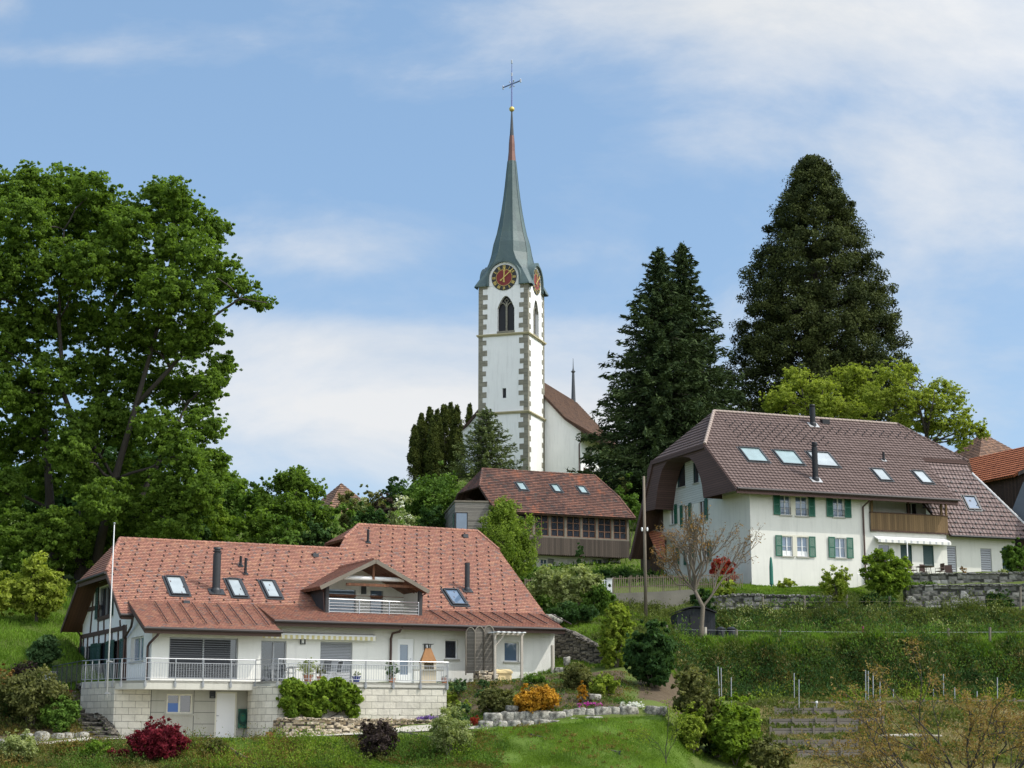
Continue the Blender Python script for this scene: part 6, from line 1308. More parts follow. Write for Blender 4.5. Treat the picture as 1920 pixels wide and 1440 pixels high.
trk=[([(0,0,-.5),tp(155,980,115),tp(170,880,115),tp(190,740,115),tp(215,560,115),tp(225,440,115)],[.6,.4,.24,.17,.11,.05]),
 ([(-1.6,.5,-.5),tp(95,960,114),tp(85,820,115),tp(70,640,114),tp(60,460,114)],[.45,.3,.2,.12,.05]),
 ([(.6,-.3,0),tp(215,900,112),tp(255,760,112),tp(300,600,112),tp(330,430,112)],[.35,.24,.17,.11,.05]),
 ([tp(170,880,113),tp(120,740,111),tp(110,600,111),tp(120,430,111)],[.2,.16,.12,.06]),
 ([tp(255,760,112),tp(320,690,112),tp(390,600,112),tp(450,560,112),tp(500,568,112)],[.16,.14,.10,.07,.03]),
 ([(1.8,.6,-.4),tp(250,960,114),tp(300,860,114),tp(350,760,114)],[.28,.22,.15,.08])]
tree('linden_tree','huge spreading green deciduous tree filling the left side behind the farmhouse',bp,P3(lob),'linden',13500,40,.34,.10,5,trk,shell=.0,flat=.6,twigs=.5,asp=.75,up=.25,gap=(2.6,-1.8))
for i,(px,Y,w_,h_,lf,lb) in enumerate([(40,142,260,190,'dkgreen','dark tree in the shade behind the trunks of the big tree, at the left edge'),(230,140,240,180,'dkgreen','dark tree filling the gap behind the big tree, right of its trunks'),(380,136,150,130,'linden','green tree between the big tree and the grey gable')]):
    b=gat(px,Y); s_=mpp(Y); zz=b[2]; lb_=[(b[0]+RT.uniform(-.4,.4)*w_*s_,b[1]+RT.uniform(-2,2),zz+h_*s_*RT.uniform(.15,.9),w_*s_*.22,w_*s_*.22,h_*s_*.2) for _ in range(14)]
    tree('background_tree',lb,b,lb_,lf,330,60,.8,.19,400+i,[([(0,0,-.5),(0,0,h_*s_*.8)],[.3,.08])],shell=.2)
# --- conifers
def conifer(name,label,px,pyt,Y,pyb,Rm,leaf,seed,whorl=.5,nb=9,per=70,ls=.2,prof=lambda t_:(1-t_)**.8,droop=.22,group=None,jit=.16,asp=.28,lean=0):
    top=at(px,pyt,Y); b=at(px,pyb,Y); base=(top[0],top[1],b[2]); H_=top[2]-b[2]; R_=thing(name,label,'tree',base,0,group); rg=random.Random(seed); ng=np.random.default_rng(seed)
    m=MB(); m.tube([(0,0,-.8),(0,0,H_*.5),(0,0,H_*.97)],[.03*H_*.62,.012*H_,.02],8); m.build('trunk',M['bark'],R_,True)
    m=MB(); C=[];Dr=[];Rr=[]; h=H_*.03
    while h<H_*.985:
        t_=h/H_; R0=Rm*prof(t_); n_=max(4,int(nb*(.5+.5*(1-t_))+1)); a0=rg.random()*6
        for k in range(n_):
            a=a0+6.283*k/n_+rg.uniform(-.25,.25); l_=R0*rg.uniform(1-jit*2,1+jit)+.12; dx,dy=math.cos(a),math.sin(a); dr=droop*rg.uniform(.6,1.3)*(1.3-t_); hz=h+rg.uniform(-.25,.25)*whorl
            P_=[(dx*l_*s,dy*l_*s,hz-dr*l_*(s**1.3)+.10*l_*max(0,s-.7)/.3+ (.25*l_*s if t_>.85 else 0)) for s in (0,.35,.7,1)]
            if l_>.8: m.tube(P_,[.045,.035,.02,.008],4,False)
            nn_=max(8,int(per*l_/Rm*1.2)); s=ng.uniform(.08,1.03,nn_)**.8; w_=.30*l_*(1.05-s)*ng.uniform(-1,1,nn_)*(.6+.4*min(1,1/l_)) 
            z=np.interp(s,(0,.35,.7,1),[p[2] for p in P_])+ng.normal(0,.05+.02*l_,nn_)-abs(w_)*.22
            C.append(np.stack([dx*l_*s-dy*w_,dy*l_*s+dx*w_,z],1)); sg=np.sign(w_)*.6; Dr.append(np.stack([dx-dy*sg,dy+dx*sg,np.full(nn_,-.12)],1)); Rr.append(np.full(nn_,rg.uniform(.1,.8))+.25*s-.1)
        h+=whorl*rg.uniform(.8,1.2)*(.55+.45*(1-t_))
    n_=40; z=ng.uniform(H_*.93,H_*1.0,n_); C.append(np.stack([ng.normal(0,.06,n_),ng.normal(0,.06,n_),z],1)); Dr.append(np.tile([0,0,1.],(n_,1))); Rr.append(np.full(n_,.5))
    m.build('branches',M['bark'],R_)
    leafmesh('needles',L[leaf],np.concatenate(C),ls,seed,np.concatenate(Rr),asp=asp,parent=R_,dirs=np.concatenate(Dr),up=.9); return R_
g='two dark firs right of the church'
conifer('fir_tree','tall dark green fir with the lower top, left of the firs beside the church',1234,462,163,905,8.6,'fir',21,.55,10,210,.27,lambda t_:(1-t_)**.85,.28,g)
conifer('fir_tree','tall dark green fir with the higher top, close against the giant sequoia',1279,452,167,905,8.4,'fir',22,.55,10,210,.27,lambda t_:(1-t_)**.9,.28,g)
conifer('fir_tree','young green fir standing in front of the foot of the church tower',912,768,172,893,4.1,'fir2',23,.34,9,90,.17,lambda t_:(1-t_)**.75*.98+.02,.10)
# sequoia
def massed(name,label,px,Y,pyt,pyb,prof,leaf,ncl,per,cr,ls,seed,group=None,flat=.8,trunkr=.5,rin=.45,up=.3,asp=.45,cat='tree',fy=1.0):
    """prof: list (py, half width px)"""
    top=at(px,pyt,Y); b=at(px,pyb,Y); R_=thing(name,label,cat,(top[0],top[1],b[2]),0,group); H_=top[2]-b[2]; s_=mpp(Y); ng=np.random.default_rng(seed); rg=random.Random(seed)
    py=np.array([p[0] for p in prof],float); hw_=np.array([p[1] for p in prof],float)*s_; zz_=np.array([at(px,p,Y)[2]-b[2] for p in py]); cdf=np.cumsum(hw_**1.3); cdf/=cdf[-1]
    C=[];Rr=[];K=[];Nn=[]; m=MB(); m.tube([(0,0,-.8),(0,0,H_*.5),(0,0,H_*.95)],[trunkr,trunkr*.6,.03],9); m.build('trunk',M['bark'],R_,True); m=MB()
    for i in range(ncl):
        z=np.interp(ng.uniform(),cdf,zz_); R0=np.interp(z,zz_[::-1],hw_[::-1]); a=ng.uniform(0,6.283); r=R0*(rin+(1-rin)*ng.uniform()**.6)*ng.uniform(.88,1.0); lump=1+.05*math.sin(a*5+z*1.1)+.05*math.sin(a*3-z*2.1); r*=lump
        cs=cr*ng.uniform(.55,1.35)*min(1,.35+R0/(cr*3)); c=np.array([math.cos(a)*r,math.sin(a)*r*fy,z-r*.05]); n_=int(per*ng.uniform(.6,1.4)); q=ng.normal(size=(n_,3)); q/=np.linalg.norm(q,axis=1)[:,None]; q*=(ng.uniform(0,1,n_)**.4)[:,None]
        C.append(c+q*cs*np.array([1,1,flat])); Rr.append(np.full(n_,ng.uniform(.1,.75))+q[:,2]*.2); Nn.append(np.tile([math.cos(a)*.5,math.sin(a)*.5,.2],(n_,1)))
        if i%3==0: m.tube([(0,0,max(.2,z-r*.12)),(c[0]*.5,c[1]*.5,z-r*.02),tuple(c)],[.02+.012*r,.04,.015],4,False)
    m.build('branches',M['bark'],R_); leafmesh('foliage',L[leaf],np.concatenate(C),ls,seed,np.concatenate(Rr),np.concatenate(Nn),asp=asp,parent=R_,up=up); return R_
massed('sequoia_tree','giant broad dark sequoia, the tallest tree, behind the large brown-roofed house',1522,176,293,905,[(296,8),(310,26),(335,46),(365,66),(400,86),(440,104),(490,130),(540,150),(590,164),(640,176),(690,190),(740,194),(800,184),(850,160)],'seq',1800,160,.85,.14,31,None,.85,.75,.3)
# thujas
g='columnar thujas left of the church'
TH=[(778,800,14),(790,778,15),(806,766,15),(820,771,13),(833,760,15),(845,757,16),(857,764,14),(812,790,15),(880,760,10)]
TL=['leftmost and lowest','second from left','third from left','thin, in the middle','tall, right of the middle','the tallest of the clump','at the right end of the clump','shorter, standing in front','alone, close to the church wall']
for i,(px,pyt,w_) in enumerate(TH):
    Y=(178+(i%3)*1.2-(3 if i==7 else 0)) if i!=8 else 214; massed('thuja_tree',f'dark columnar thuja left of the church, {TL[i]}',px,Y,pyt,893,[(pyt,2),(pyt+10,w_*.35),(pyt+28,w_*.62),(pyt+60,w_*.85),(860,w_*1.05),(893,w_*.8)],'thuja',170,60,.27,.12,41+i,g,1.7,.16,.6,.0,.35)
# light green trees behind the brown house
def simple_trunk(bp,top,r,seed=1,fork=3,spread=2.5):
    rg=random.Random(seed); t0=np.array(top)-np.array(bp); T_=[([(0,0,-.4),tuple(t0*.3),tuple(t0*.6),tuple(t0)],[r,r*.85,r*.6,r*.25])]
    for i in range(fork): a=6.28*i/fork+rg.random(); T_.append(([tuple(t0*.4),tuple(t0*.65+np.array([math.cos(a),math.sin(a),0])*spread*.5),tuple(t0*.9+np.array([math.cos(a),math.sin(a),0])*spread)],[r*.55,r*.4,r*.15]))
    return T_
def treepx(name,label,px,pyb,Y,lob,leaf,ncl,per,cr,ls,seed,r,group=None,shell=.4,bark='bark',twigs=.5,flat=.65,asp=.6,cat='tree',topf=.25,bz=None,gap=None):
    b=at(px,pyb,Y); 
    if bz is not None: b[2]=gz(b[0],b[1])
    lb=P3([(a,c,Y+d,*rest) for a,c,d,*rest in lob]); zt_=max(l[2] for l in lb); zm=min(l[2] for l in lb)
    tp_=(b[0],b[1],zm+(zt_-zm)*(1-topf)); return tree(name,label,b,lb,leaf,ncl,per,cr,ls,seed,simple_trunk(b,tp_,r,seed,4,(max(l[0] for l in lb)-min(l[0] for l in lb))*.22),bark,shell,flat,twigs,group,asp,cat=cat,gap=gap)
treepx('maple_tree','bright lime green spring tree behind the brown roof, left of the pair',1530,880,152,[(1465,745,0,32),(1500,715,1,28),(1540,740,-1,36),(1585,715,1,34),(1610,700,0,24),(1560,770,-2,36),(1500,775,0,30),(1450,760,1,20),(1625,740,1,38),(1600,780,-2,36),(1480,700,1,14)],'lime',2600,22,.24,.095,61,.22,'lime green trees behind the brown roof',.0,gap=(2.6,-1.1))
treepx('maple_tree','bright lime green spring tree right of the pair, its branches reaching over the red roof',1740,880,147,[(1670,700,0,28),(1700,700,1,24),(1650,745,0,34),(1700,745,-1,36),(1745,760,0,38),(1765,730,1,26),(1790,745,0,24),(1790,785,-1,34),(1825,800,0,22),(1760,800,1,34),(1705,790,1,34),(1800,825,0,22),(1842,812,0,12)],'lime',2800,22,.24,.09,62,.2,'lime green trees behind the brown roof',.0,gap=(2.6,-.8))
# trees and shrubs between the farmhouse and the church
def sh(name,label,px,pyb,w_,h_,leaf,n,per,seed,Y=None,ls=.10,group=None,cat='shrub',zoff=0,**k):
    p=gp(px,pyb,Y or 72) if Y is None or Y<0 else gat(px,Y)
    if Y and Y>0:
        s_=mpp(Y); zb=at(px,pyb,Y)[2]; 
        if zb>p[2]: h_=h_+(zb-p[2])/s_   # crown starts lower than what is seen
    s_=mpp(p[1]); return bush(name,label,cat,(p[0],p[1],p[2]-.05),w_*s_/2,h_*s_,leaf,n,per,None,ls,seed,group,**k)
treepx('hazel_tree','bushy fresh green tree rising above the shrubs left of the pointed red roof',540,1010,124,[(545,900,0,30),(515,930,0,34),(575,925,1,34),(500,965,-1,34),(545,960,-2,40),(590,965,0,34),(560,895,1,20),(530,900,1,20)],'fresh' if 0 else 'linden',1100,36,.26,.10,71,.12,gap=(2.6,-1.1),flat=1.0)
g='green shrubs in the thicket behind the farmhouse'
GT=[(395,1012,95,80,'fresh','at the left end below the grey gable',119),(455,1014,110,70,'linden','second from left, low and wide',117),(520,1016,100,60,'hedge','under the fresh green tree',116),(585,1018,90,60,'dkgreen','darker, right of the fresh green tree',117),(640,1018,90,80,'hedge','below the pointed red roof',118),(690,1000,90,60,'dkgreen','dark, left of the white flowering shrubs',121),(420,950,70,50,'hedge','small, up against the grey gable',130),(350,1016,90,90,'dkgreen','deep green, against the foot of the big tree',116),(470,955,60,60,'hedge','between grey gable and fresh green tree',126),(660,965,70,50,'olive','olive brown, right under the pointed red roof',130)]
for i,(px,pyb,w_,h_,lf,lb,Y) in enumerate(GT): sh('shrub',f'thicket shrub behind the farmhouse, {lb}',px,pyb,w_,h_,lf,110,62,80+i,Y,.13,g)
sh('shrub','rounded bush on the hillside just left of the thujas',742,935,70,44,'dkgreen',90,55,104,165,.13); sh('shrub','bush on the skyline between the pointed roof and the church',690,950,60,30,'olive',70,50,105,160,.12)
sh('flowering_shrub','white flowering shrub left of the pair above the farmhouse roof',672,985,60,60,'whitefl',80,50,95,122,.11); sh('flowering_shrub','white flowering shrub beside the timber clad annexe',752,990,90,62,'whitefl',110,50,96,124,.11)
sh('shrub','dark purple brown shrub beyond the white flowering ones',722,945,55,28,'purple',50,50,97,134,.11); sh('shrub','olive bush between the two white flowering shrubs',705,985,50,45,'olive',50,45,98,126,.11)
sh('laurel_bush','large rounded glossy green bush left of the gallery house, in front of the thujas',815,950,140,66,'hedge',260,60,99,146,.13,lobes=None)
sh('hedge','low trimmed hedge below the glossy bush',808,958,70,22,'dkgreen',60,60,100,142,.1); sh('shrub','green bush right of the gallery house roof',1180,965,60,70,'hedge',90,60,101,150,.12); sh('shrub','olive crown behind the gallery house at the foot of the firs',1165,925,60,40,'olive',70,60,102,158,.13)
sh('parasol_shrub','tiny dark rounded bush on the skyline left of the church',702,940,9,16,'purple',10,30,103,150,.08)
# willow-like tree in front of the gallery house
treepx('willow_tree','light green weeping birch-like tree in front of the wooden gallery',950,1078,116,[(948,965,0,30,30,24),(920,1000,0,30,30,34),(975,1000,0,32,32,36),(945,1020,-1,36,36,40),(905,1030,0,20,20,30),(985,1040,0,22,22,34),(940,950,0,18,18,14),(965,1060,0,24,24,20),(925,1055,0,18,18,18)],'willow',420,60,.36,.10,111,.14,None,.3,flat=1.4,asp=.35)
# slope between the farmhouse and the big house
sh('hedge','clipped green hedge along the gallery house garden',1080,1094,195,28,'hedge',300,60,112,126,.11,lobes=[(x,0,.15,1.0,.7,.5) for x in np.arange(-3.6,3.7,.8)],cat='hedge')
sh('hedge','darker hedge stretch behind the picket fence',1175,1096,80,24,'dkgreen',130,60,113,124,.11,lobes=[(x,0,.15,.9,.6,.5) for x in np.arange(-1.6,1.7,.7)],cat='hedge')
sh('conifer_shrub','slim green conifer rising out of the clipped hedge',1090,1090,18,78,'teal',60,60,114,122,.09,lobes=[(0,0,.8,.38,.38,.8),(-.1,0,1.9,.3,.3,.8),(0,0,2.6,.18,.18,.4)])
treepx('fruit_tree','small olive green tree with pale trunk right of the farmhouse roof',1086,1142,107,[(1050,1095,0,26),(1082,1088,0,30),(1030,1080,1,24),(1100,1110,0,22),(1065,1118,0,26),(1015,1100,1,22),(1110,1090,0,16)],'olive' if 0 else 'palegr',240,60,.38,.095,115,.13,bark='barkl',bz=1)
sh('shrub','green bush directly behind the farmhouse roof edge',1020,1120,60,46,'hedge',90,60,116,111,.1); sh('shrub','dark rounded bush between the small olive tree and the concrete wall',1118,1165,74,64,'hedge',150,60,117,107,.1); sh('shrub','dark low bush under the small olive tree',1075,1190,90,40,'dkgreen',110,60,118,104,.1)
sh('columnar_shrub','tall yellow green columnar shrub by the garden path',1156,1272,64,112,'yg',230,60,119,93.5,.10,lobes=[(0,0,1.0,.85,.85,.95),(0,0,2.0,.75,.75,.9),(.1,0,2.7,.55,.55,.6)])
sh('viburnum','large dark glossy evergreen bush above the boulder wall',1222,1322,100,112,'dkgreen',300,62,120,88,.12); sh('shrub','green bush leaning out over the dark evergreen',1230,1225,70,40,'hedge',90,50,121,94,.11)
sh('ribes_shrub','tall loose yellowish shrub at the end of the boulder wall',1300,1440,100,160,'olive',300,40,122,80,.09,shell=.2); sh('elder_shrub','bright green leafy shrub left of the plank terraces',1375,1440,110,120,'fresh',420,46,123,79.5,.10); sh('ribes_shrub','small yellow leaved shrub in front of the tall loose one',1292,1440,70,90,'yg',170,40,126,79,.07,shell=.1,stems=10); sh('shrub','dark green undergrowth between the two tall shrubs',1338,1440,90,110,'dkgreen',220,50,124,80.5,.11); sh('barberry_shrub','low shrub with orange yellow shoots at the bottom edge',1440,1445,90,60,'olive',160,40,125,78.5,.09)
# small tree and shrubs at the left
treepx('maple_sapling','young yellow green tree on the meadow at the left edge',68,1166,101,[(65,1075,0,26),(40,1100,0,26),(95,1095,0,26),(65,1115,0,30),(30,1130,0,20),(100,1125,0,20),(72,1055,0,14),(75,1140,0,20)],'lime',260,48,.36,.105,131,.11,None,.3,bz=1)
treepx('maple_sapling','second young yellow green tree cut off by the left border',-12,1150,100,[(-10,1090,0,24),(5,1110,0,18),(-15,1125,0,26),(0,1140,0,14)],'lime',120,45,.34,.105,132,.1,None,.3,bz=1)
treepx('shrub','upright dark green shrub on the meadow left of the half-timbered gable',82,1262,91.5,[(85,1210,0,18),(72,1225,0,16),(95,1225,0,14),(80,1245,0,16),(90,1200,0,10)],'teal',170,50,.25,.085,133,.05,cat='shrub',bz=1)
sh('shrub','dark creeping shrub by the terrace railing',48,1262,70,24,'purple',60,40,134,89.5,.07); sh('shrub','reddish brown shrub at the far left edge',8,1300,50,50,'rusty',80,40,135,86,.08)
sh('forsythia','large yellow olive shrub left of the stone stairs',68,1352,150,100,'olive',300,50,136,83.5,.085,shell=.15,stems=14); sh('shrub','green bush at the foot of the stone stairs',118,1362,90,56,'hedge',150,50,137,83,.085); sh('shrub','dark mass of leaves behind the yellow olive shrub',40,1350,110,66,'dkgreen',150,50,138,84.5,.085)
sh('boxwood_ball','clipped green boxwood ball above the path boulders',120,1379,34,26,'hedge',60,70,139,82.3,.05,lobes=[(0,0,.3,.4,.4,.34)],shell=.8)
sh('bush','pale green fluffy shrub at the lower left corner',48,1446,78,58,'palegr',170,50,140,77,.06)
sh('japanese_maple','low domed dark red maple in front of the cellar wall',305,1440,104,76,'maple',330,52,141,77.3,.065,lobes=[(0,0,1.05,.85,.7,.6),(-.7,0,.75,.55,.5,.4),(.7,0,.8,.5,.5,.42),(.25,-.1,.5,.55,.5,.35),(-.2,0,.5,.55,.5,.35)],shell=.5)
sh('shrub','very dark purple leafless-looking shrub on the lower bank',712,1440,80,66,'purple',150,56,142,77,.055,shell=.2); sh('spring_shrub','pale speckled shrub with white buds on the lower bank',845,1446,90,92,'palegr',240,40,143,76.5,.05,shell=.15,stems=16)
for i,(px,w_,h_,lf,lb) in enumerate([(190,70,34,'grass','tufted bright green perennial left of the red maple'),(235,50,18,'maple','small dark red perennial at the lower edge'),(410,60,36,'olive','olive brown perennial mound right of the red maple'),(135,60,24,'cover','ochre mound beside the path at the lower left')]): sh('perennial',lb,px,1432 if i!=3 else 1412,w_,h_,lf,50,50,150+i,77.5,.06)
# espaliered shrub on the terrace wall
eb=A.y(600,1345,-3.25); bw0=A.w(eb[0],-3.3,-2.2); s_=mpp(85)
lbs=[]
for px,py,r in [(545,1290,18),(570,1300,20),(600,1290,20),(630,1290,20),(655,1300,18),(540,1315,16),(570,1325,18),(605,1320,20),(640,1318,18),(660,1330,12),(548,1335,12),(590,1338,14),(668,1312,9),(540,1283,8),(663,1345,7)]:
    x,z=A.y(px,py,-3.3); w_=A.w(x,-3.3,z); lbs.append((w_[0],w_[1],w_[2],r*s_,.28,r*s_*.8))
tree('espalier_shrub','wide bright green trained shrub covering the pale block wall',bw0,lbs,'fresh',560,44,.17,.085,161,[([(0,0,-.4),(0,0,.5)],[.06,.05]),([(0,0,.3),(-1.0,-.2,.8)],[.04,.03]),([(0,0,.3),(1.1,.5,.9)],[.04,.03])],shell=.3,flat=.9,cat='shrub')
# rockery
RK=[(858,1262,30,18,'dkgreen','dark heather mound beside the terrace end'),(884,1262,32,20,'dkgreen','dark green mound below the privacy screen'),(862,1300,42,24,'teal','blue green cushion at the top of the rockery edge'),(845,1318,34,24,'yg','yellow green cushion beside the block wall'),(868,1328,36,20,'yg','second yellow green cushion, lower down'),(908,1292,26,20,'teal','small blue green bush under the pergola steps'),(900,1306,22,16,'teal','tiny blue green ball left of the brown shrub'),(872,1340,28,22,'teal','green ball above the small red shrub'),(852,1352,26,20,'teal','green ball low at the corner of the block wall'),(870,1360,28,20,'teal','green ball left of the small red shrub'),(890,1362,20,22,'redsh','small deep red shrub in the rockery'),(835,1356,26,14,'teal','grey green cushion at the end of the garden wall'),
 (935,1336,80,48,'olive','large brownish green shrub left of the orange one'),(1008,1338,92,52,'gold','big glowing orange yellow shrub above the boulder wall'),(968,1330,36,22,'dkgreen','low dark shrub under the brownish one'),(1092,1316,22,40,'gold','slim golden young conifer'),(1132,1306,56,42,'lime','dense lime green dwarf conifer'),(1082,1292,74,50,'olive','wispy greenish brown shrub near the dry stone wall'),(1005,1282,60,18,'hedge','green perennials along the house terrace edge'),(1012,1300,50,14,'rusty','reddish groundcover behind the orange shrub')]
for i,(px,pyb,w_,h_,lf,lb) in enumerate(RK):
    p=gp(px,pyb,80.6,95); s_=mpp(p[1]); lf2={'lime':'yg'}.get(lf,lf); bush('shrub' if h_>20 else 'cushion_plant',lb,'shrub',(p[0],p[1],p[2]-.05),w_*s_/2,h_*s_,lf2,max(26,int(w_*h_/22)),46,None,.055 if w_<50 else .065,170+i,'shrubs and cushions in the rockery')
for i,(px,py,w_,h_,lf,lb) in enumerate([(1108,1328,44,13,'pink','patch of bright pink flowers hanging over the boulders'),(800,1350,50,10,'violet','patch of violet flowers on top of the garden wall'),(1186,1330,44,18,'snow','cushion of pure white flowers at the end of the boulder wall'),(962,1342,24,5,'violet','small lilac patch beside the white rock'),(1140,1330,30,6,'rusty','reddish sedum patch behind the boulders')]):
    Y=81.6 if px>900 else 85.7; p=at(px,py,Y); s_=mpp(Y); bush('flower_patch',lb,'flowers',(p[0],p[1],p[2]-.05),w_*s_/2,h_*s_,lf,30,60,None,.035,200+i,None,[(0,0,h_*s_*.4,w_*s_*.48,.35,h_*s_*.55)],3)
# by the large house
sh('red_shrub','vivid red shrub at the gable corner of the large house',1358,1098,50,62,'redsh',200,55,211,117.6,.085,lobes=[(0,0,1.35,.7,.6,.6),(.3,0,.8,.55,.5,.5),(-.35,0,1.1,.4,.4,.4)]); sh('shrub','yellow green plant under the red shrub',1360,1116,50,36,'yg',80,45,212,113.5,.09)
sh('forsythia','yellow flowering shrub in front of the cream wall',1570,1138,60,66,'yg',170,40,213,114.8,.08,shell=.15,stems=12); sh('small_shrub','small leafy plant below the shuttered windows',1478,1108,36,22,'lime',40,36,214,116.4,.08)
treepx('magnolia','round leafy green small tree in front of the awning',1664,1140,114.8,[(1660,1050,0,24),(1640,1070,0,22),(1685,1068,0,22),(1662,1085,0,30),(1690,1090,0,16),(1640,1095,0,16),(1668,1110,0,18),(1630,1050,0,10)],'fresh',340,44,.28,.10,215,.09,bz=1,cat='tree')
sh('shrub','dark green bush at the foot of the round leafy tree',1650,1142,80,30,'dkgreen',110,50,216,114,.09); sh('shrub','dense dark clipped bush in front of the large stone wall',1878,1144,58,36,'dkgreen',150,60,217,114.6,.08); sh('ivy_bush','dark leafy bush covering the right edge beside the annexe door',1912,1076,44,66,'hedge',150,55,218,120.5,.1)
sh('rose_bush','thin pinkish rose bush on the patio wall',1813,1078,16,18,'rusty',20,16,219,118.9,.07); sh('rose_bush','light green plant in front of the annexe window',1888,1080,26,18,'palegr',26,26,220,118.9,.07); sh('shrub','dark evergreen bush left above the shed',1322,1160,50,58,'dkgreen',120,55,221,109.5,.1)
for i,(px,w_) in enumerate([(1730,50),(1790,60),(1860,40),(1745,30)]): sh('ground_plant',['cushion of green plants on the patio wall, left','wide cushion of green plants on the patio wall, middle','cushion of green plants on the patio wall, right','bright tuft between the two stone walls'][i],px,1080 if i<3 else 1100,w_,7,'hedge',26,36,225+i,118.9 if i<3 else 117,.06,lobes=[(0,0,.1,w_*.017,.3,.17)])
sh('ivy','dark green ivy hanging over the field stone wall',1450,1128,190,14,'hedge',170,46,230,113.9,.08,lobes=[(x,0,.15+.1*math.sin(x*3),.6,.5,.3) for x in np.arange(-3.2,3.4,.7)],cat='ivy'); 
# bare spring trees
def branchy(name,label,base,dirs,depth,leaf,seed,ls,perclu,bark,spread=.6,shrink=.72,trunk=None,cl=.3,nrnd=3,updrift=.15):
    R_=thing(name,label,'tree',base); rg=np.random.default_rng(seed); m=MB(); tips=[]; m2=MB()
    if trunk: m.tube(trunk[0],trunk[1],10); m.build('trunk',M[bark],R_,True)
    def rec(p,d,l_,r,k):
        d=d/np.linalg.norm(d); q=p+d*l_*.5+rg.normal(0,.05*l_,3); e=p+d*l_+rg.normal(0,.06*l_,3); m2.tube([p,q,e],[r,r*.85,r*.7],5,False)
        if k<=1: tips.append(e)
        if k<=2: tips.append(q)
        if k==0: return
        for i in range(nrnd if k>1 else 2):
            nd=d+rg.normal(0,spread,3)+np.array([0,0,updrift]); rec(e if i<2 else q,nd,l_*shrink*rg.uniform(.8,1.15),r*.62,k-1)
    for p,d,l_,r in dirs: rec(np.array(p,float),np.array(d,float),l_,r,depth)
    m2.build('branches',M['barkl' if bark=='barkl' else 'bark'],R_,True); C=[];Rr=[]
    for t_ in tips: n_=rg.poisson(perclu); C.append(t_+rg.normal(0,cl,(n_,3))*[1,1,.7]); Rr.append(np.full(n_,rg.uniform(.2,.8)))
    leafmesh('leaves',L[leaf],np.concatenate(C),ls,seed,np.concatenate(Rr),asp=.4,parent=R_,up=.1); return R_
bY=101.5; bp=gat(1313,bY); fk=at(1303,1108,bY)-bp; s_=mpp(bY); f2=at(1318,1138,bY)-bp
ds=[(fk,(-.6,0,.75),1.25,.075),(fk,(-.25,.3,1.0),1.6,.085),(fk,(.2,-.2,1.1),1.65,.09),(fk,(.05,.3,1.2),1.75,.085),(fk,(.45,.0,1.0),1.5,.085),(f2,(.62,.1,.8),1.9,.075),(fk,(-.9,-.2,.35),1.1,.05),(fk,(-.1,-.5,1.0),1.5,.07)]
branchy('walnut_tree','nearly bare tree with pale branches and few rusty leaves in front of the black shed',bp,ds,4,'rusty',241,.07,1.5,'barkl',.27,.74,([(0,0,-.3),tuple(f2*.4),tuple(f2),tuple(fk)],[.16,.135,.125,.10]),.13,3,.12)
fY=57; bp=np.array([at(1835,1400,fY)[0],fY,0]); bp[2]=gz(bp[0],bp[1]); dn_=[((0,0,at(1835,1530,fY)[2]-bp[2]),v,l_,.05) for v,l_ in (((-.95,.1,.55),2.1),((-.6,.3,.8),1.9),((-.2,-.2,1.0),1.5),((.3,.2,1.0),1.5),((.75,0,.9),1.6),((-1.0,-.1,.25),2.2),((-.8,.5,.7),1.6))]
branchy('spring_tree','foreground tree of dark twigs and small reddish leaves at the lower right corner',bp,dn_,4,'foref',251,.05,10.,'bark',.40,.72,([(0,0,-.4),(.05,0,1.0),(0,0,at(1835,1530,fY)[2]-bp[2])],[.12,.09,.07]),.10,3,.08)
bp=gat(1245,74.5); branchy('sapling','thin yellowish sapling on the lawn at the bottom edge',bp,[((0,0,.2),(.05,0,1),.9,.02),((0,0,.2),(-.5,0,.9),.7,.015),((0,0,.2),(.4,0,.9),.8,.015)],3,'yg',252,.04,7,'bark',.35,.7,([(0,0,-.2),(0,0,.3)],[.03,.02]),.08)
# ================================================================== GRASS AND GROUND COVER
def nz2(x,y,s,f=.6): return np.sin(x*f+s)*np.cos(y*f*1.3+s*2)+.5*np.sin(x*f*2.7+y*f*2.1+s*3)
def blades(name,leaf,n,pxr,Yr_,h,seed,patch=None,asp=.09,label=None,tilt=.3,cond=None):
    rg=np.random.default_rng(seed); Y=rg.uniform(*Yr_,n); px=rg.uniform(*pxr,n); px=px+rg.normal(0,14,n); x=(px-960)/3370*Y; k=np.ones(n,bool)
    if patch is not None: k&=(nz2(x,Y,patch)+rg.normal(0,.35,n))>-.1
    if cond is not None: k&=cond(px,Y)
    x,Y=x[k],Y[k]; n=len(x); z=height(x,Y); hh=rg.uniform(h[0],h[1],n)*(1+.35*nz2(x,Y,seed,1.1)); hh=np.maximum(hh,h[0]*.5)
    C=np.stack([x,Y,z+hh*.42],1); d=np.tile([0,0,1.],(n,1))+rg.normal(0,tilt*.5,(n,3)); 
    o=leafmesh(name,L[leaf],C,(hh*.5)[:,None],seed,np.clip(.5+.3*nz2(x,Y,seed+5,.9),0,1),asp=asp,up=0.,dirs=d); tag(o,kind='stuff'); return o
blades('meadow_grass','mead',60000,(-60,330),(88.5,112),(.15,.34),301,asp=.12)
blades('lawn_grass','grass',100000,(925,1310),(71,80.3),(.05,.12),302,asp=.16,tilt=.7); blades('tall_lawn_grass','mead',12000,(1000,1310),(71,80.3),(.10,.2),303,3.0,.13)
